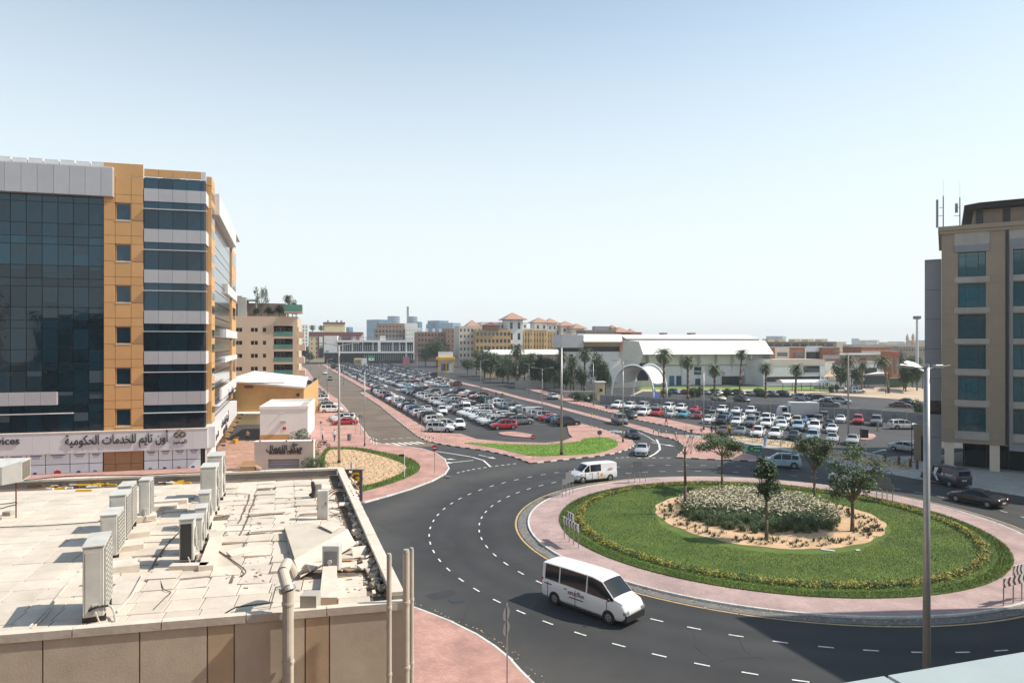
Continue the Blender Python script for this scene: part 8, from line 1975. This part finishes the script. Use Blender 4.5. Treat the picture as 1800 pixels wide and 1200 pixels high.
person("person in white shirt standing beside the motorcycle", (567,774), 2.0, 'stand'); person("person in white with dark trousers stepping from the red coupe", (588,775), .5, 'walk', 'cl_white', 'cl_navy')
person("person in dark red shirt crossing toward the splitter island", (1171,746), 1.8, 'walk', 'cl_red'); person("left one of two people in black at the side lot crossing", (1251,766), 0, 'stand', 'cl_black', 'cl_grey'); person("right one of two people in black at the side lot crossing", (1257.5,767), .3, 'walk', 'cl_black', 'cl_grey')
person("person in long pale blue robe walking by the long bed", (1345,784), 0, 'walk', 'cl_blue', 'cl_blue', True); person("person in grey walking in the side lot's open end", (1543,758), .4, 'walk', 'cl_grey', 'cl_grey', z=.012)
person("dark-clothed person walking by the tan building's column", (1640,811), 1.4, 'walk', 'cl_black'); person("person in yellow vest between the front row cars", (1281,763), 0, 'stand', 'cl_yellow', 'cl_navy'); person("left one of two distant people on the sand lot", (1557,692), 0, 'stand', 'cl_tan', z=.02); person("right one of two distant people on the sand lot", (1563,691), .5, 'walk', 'cl_black', z=.02)
person("person by the black car behind the tall dark cars", (1252,730), 0, 'stand', 'cl_black', 'cl_navy', z=.012); person("person in white on the pink pavement by the hedge", (1034,708), 0, 'stand', 'cl_white')
person("person in teal beside the hedge", (1009,705), .6, 'walk', 'cl_blue'); person("person walking on the inner pavement beside the yellow rider", (872,699), 1.0, 'walk', 'cl_navy', z=.01)
# motorcycles
def motorcycle(label, base, rot, col='chev'):
    p = G(*base,.12); r = thing("motorcycle", label, "motorcycle", p, rot)
    for x in (-.68,.70):
        m = MB(); pts = [(x+.29*math.cos(t*math.pi/8),0,.31+.29*math.sin(t*math.pi/8)) for t in range(17)]; m.tube(pts,.05,6); o = m.build("wheel", M['tyre'], r)
        m = MB(); m.cyl((x,-.03,.31),(x,.03,.31),.12,.12,10)
        for k in range(6): m.cyl((x,0,.31),(x+.27*math.cos(k),0,.31+.27*math.sin(k)),.012,.012,4)
        m.build("hub", M['rim'], o)
    m = MB(); m.bev(-.15,-.13,.3,.3,.13,.62,.04); m.build("engine", M['steel'], r); m = MB(); m.bev(-.05,-.15,.66,.42,.15,.92,.07); m.build("fuel_tank", M[col], r)
    m = MB(); m.bev(-.75,-.13,.72,-.06,.13,.84,.04); m.build("seat", M['trim'], r); m = MB(); m.cyl((.70,0,.31),(.42,0,.98),.035,.03,7); m.cyl((-.68,0,.31),(-.1,0,.45),.03,.03,6); m.build("fork", M['steel'], r)
    m = MB(); m.cyl((.38,-.34,1.05),(.38,.34,1.05),.02,.02,6); m.build("handlebar", M['dark'], r); m = MB(); m.cyl((.5,0,.9),(.58,0,.9),.09,.08,10); m.build("headlight", M['lampw'], r); return r
motorcycle("dark red motorcycle parked on the west pavement", (569,786), R(-15))
mt = motorcycle("motorcycle with a yellow-jacketed rider on the inner carriageway", (883,697), R(-50), 'trim'); mt.location.z = .01
rd_ = person("rider in yellow jacket on the motorcycle near the median", (883,697.6), R(140)-math.pi/2, 'stand', 'cl_yellow', 'cl_black', z=.0); rd_.location.z = -.02

# sand and litter blown against the kerbs
random.seed(505); sd_ = MB()
for k in range(900):
    a = random.uniform(1.2,6.2); r_ = RK+.25+abs(random.gauss(0,.35)); s = random.uniform(.02,.07)
    sd_.T = Matrix.Translation((RC.x+r_*math.cos(a), RC.y+r_*math.sin(a), .019)) @ Matrix.Rotation(random.random()*6,4,'Z'); sd_.box(-s,-s*.5,0,s,s*.5,.012,random.choice((0,0,1,2)))
for (p,q) in zip(P9[2:-1],P9[3:]):
    for k in range(9):
        c = p.lerp(q,random.random())+Vector((random.uniform(.15,.6),random.uniform(.15,.6),0)); s = random.uniform(.02,.06)
        sd_.T = Matrix.Translation((c.x,c.y,.019)) @ Matrix.Rotation(random.random()*6,4,'Z'); sd_.box(-s,-s*.5,0,s,s*.5,.012,random.choice((0,1,2)))
sd_.T = None
tag(sd_.build("kerb_litter", [M['sand'],M['leaf_o'],M['debris']]), "dry leaves and sand grains scattered along the roundabout gutter", "litter", kind="stuff")
# ================================================================ air
m = MB(); m.box(-3200,-60,-1.9,3200,3100,75); hz_ = m.build("haze", [])
hm = bpy.data.materials.new("haze"); hm.use_nodes = True; nt = hm.node_tree; nt.nodes.clear(); ov = nt.nodes.new("ShaderNodeOutputMaterial"); pv = nt.nodes.new("ShaderNodeVolumePrincipled")
pv.inputs["Color"].default_value = (0.90,0.95,1,1); pv.inputs["Density"].default_value = 0.00022; pv.inputs["Anisotropy"].default_value = 0.2; nt.links.new(pv.outputs[0], ov.inputs["Volume"])
hz_.data.materials.append(hm); tag(hz_, "pale warm haze over the district", "haze", kind="stuff")
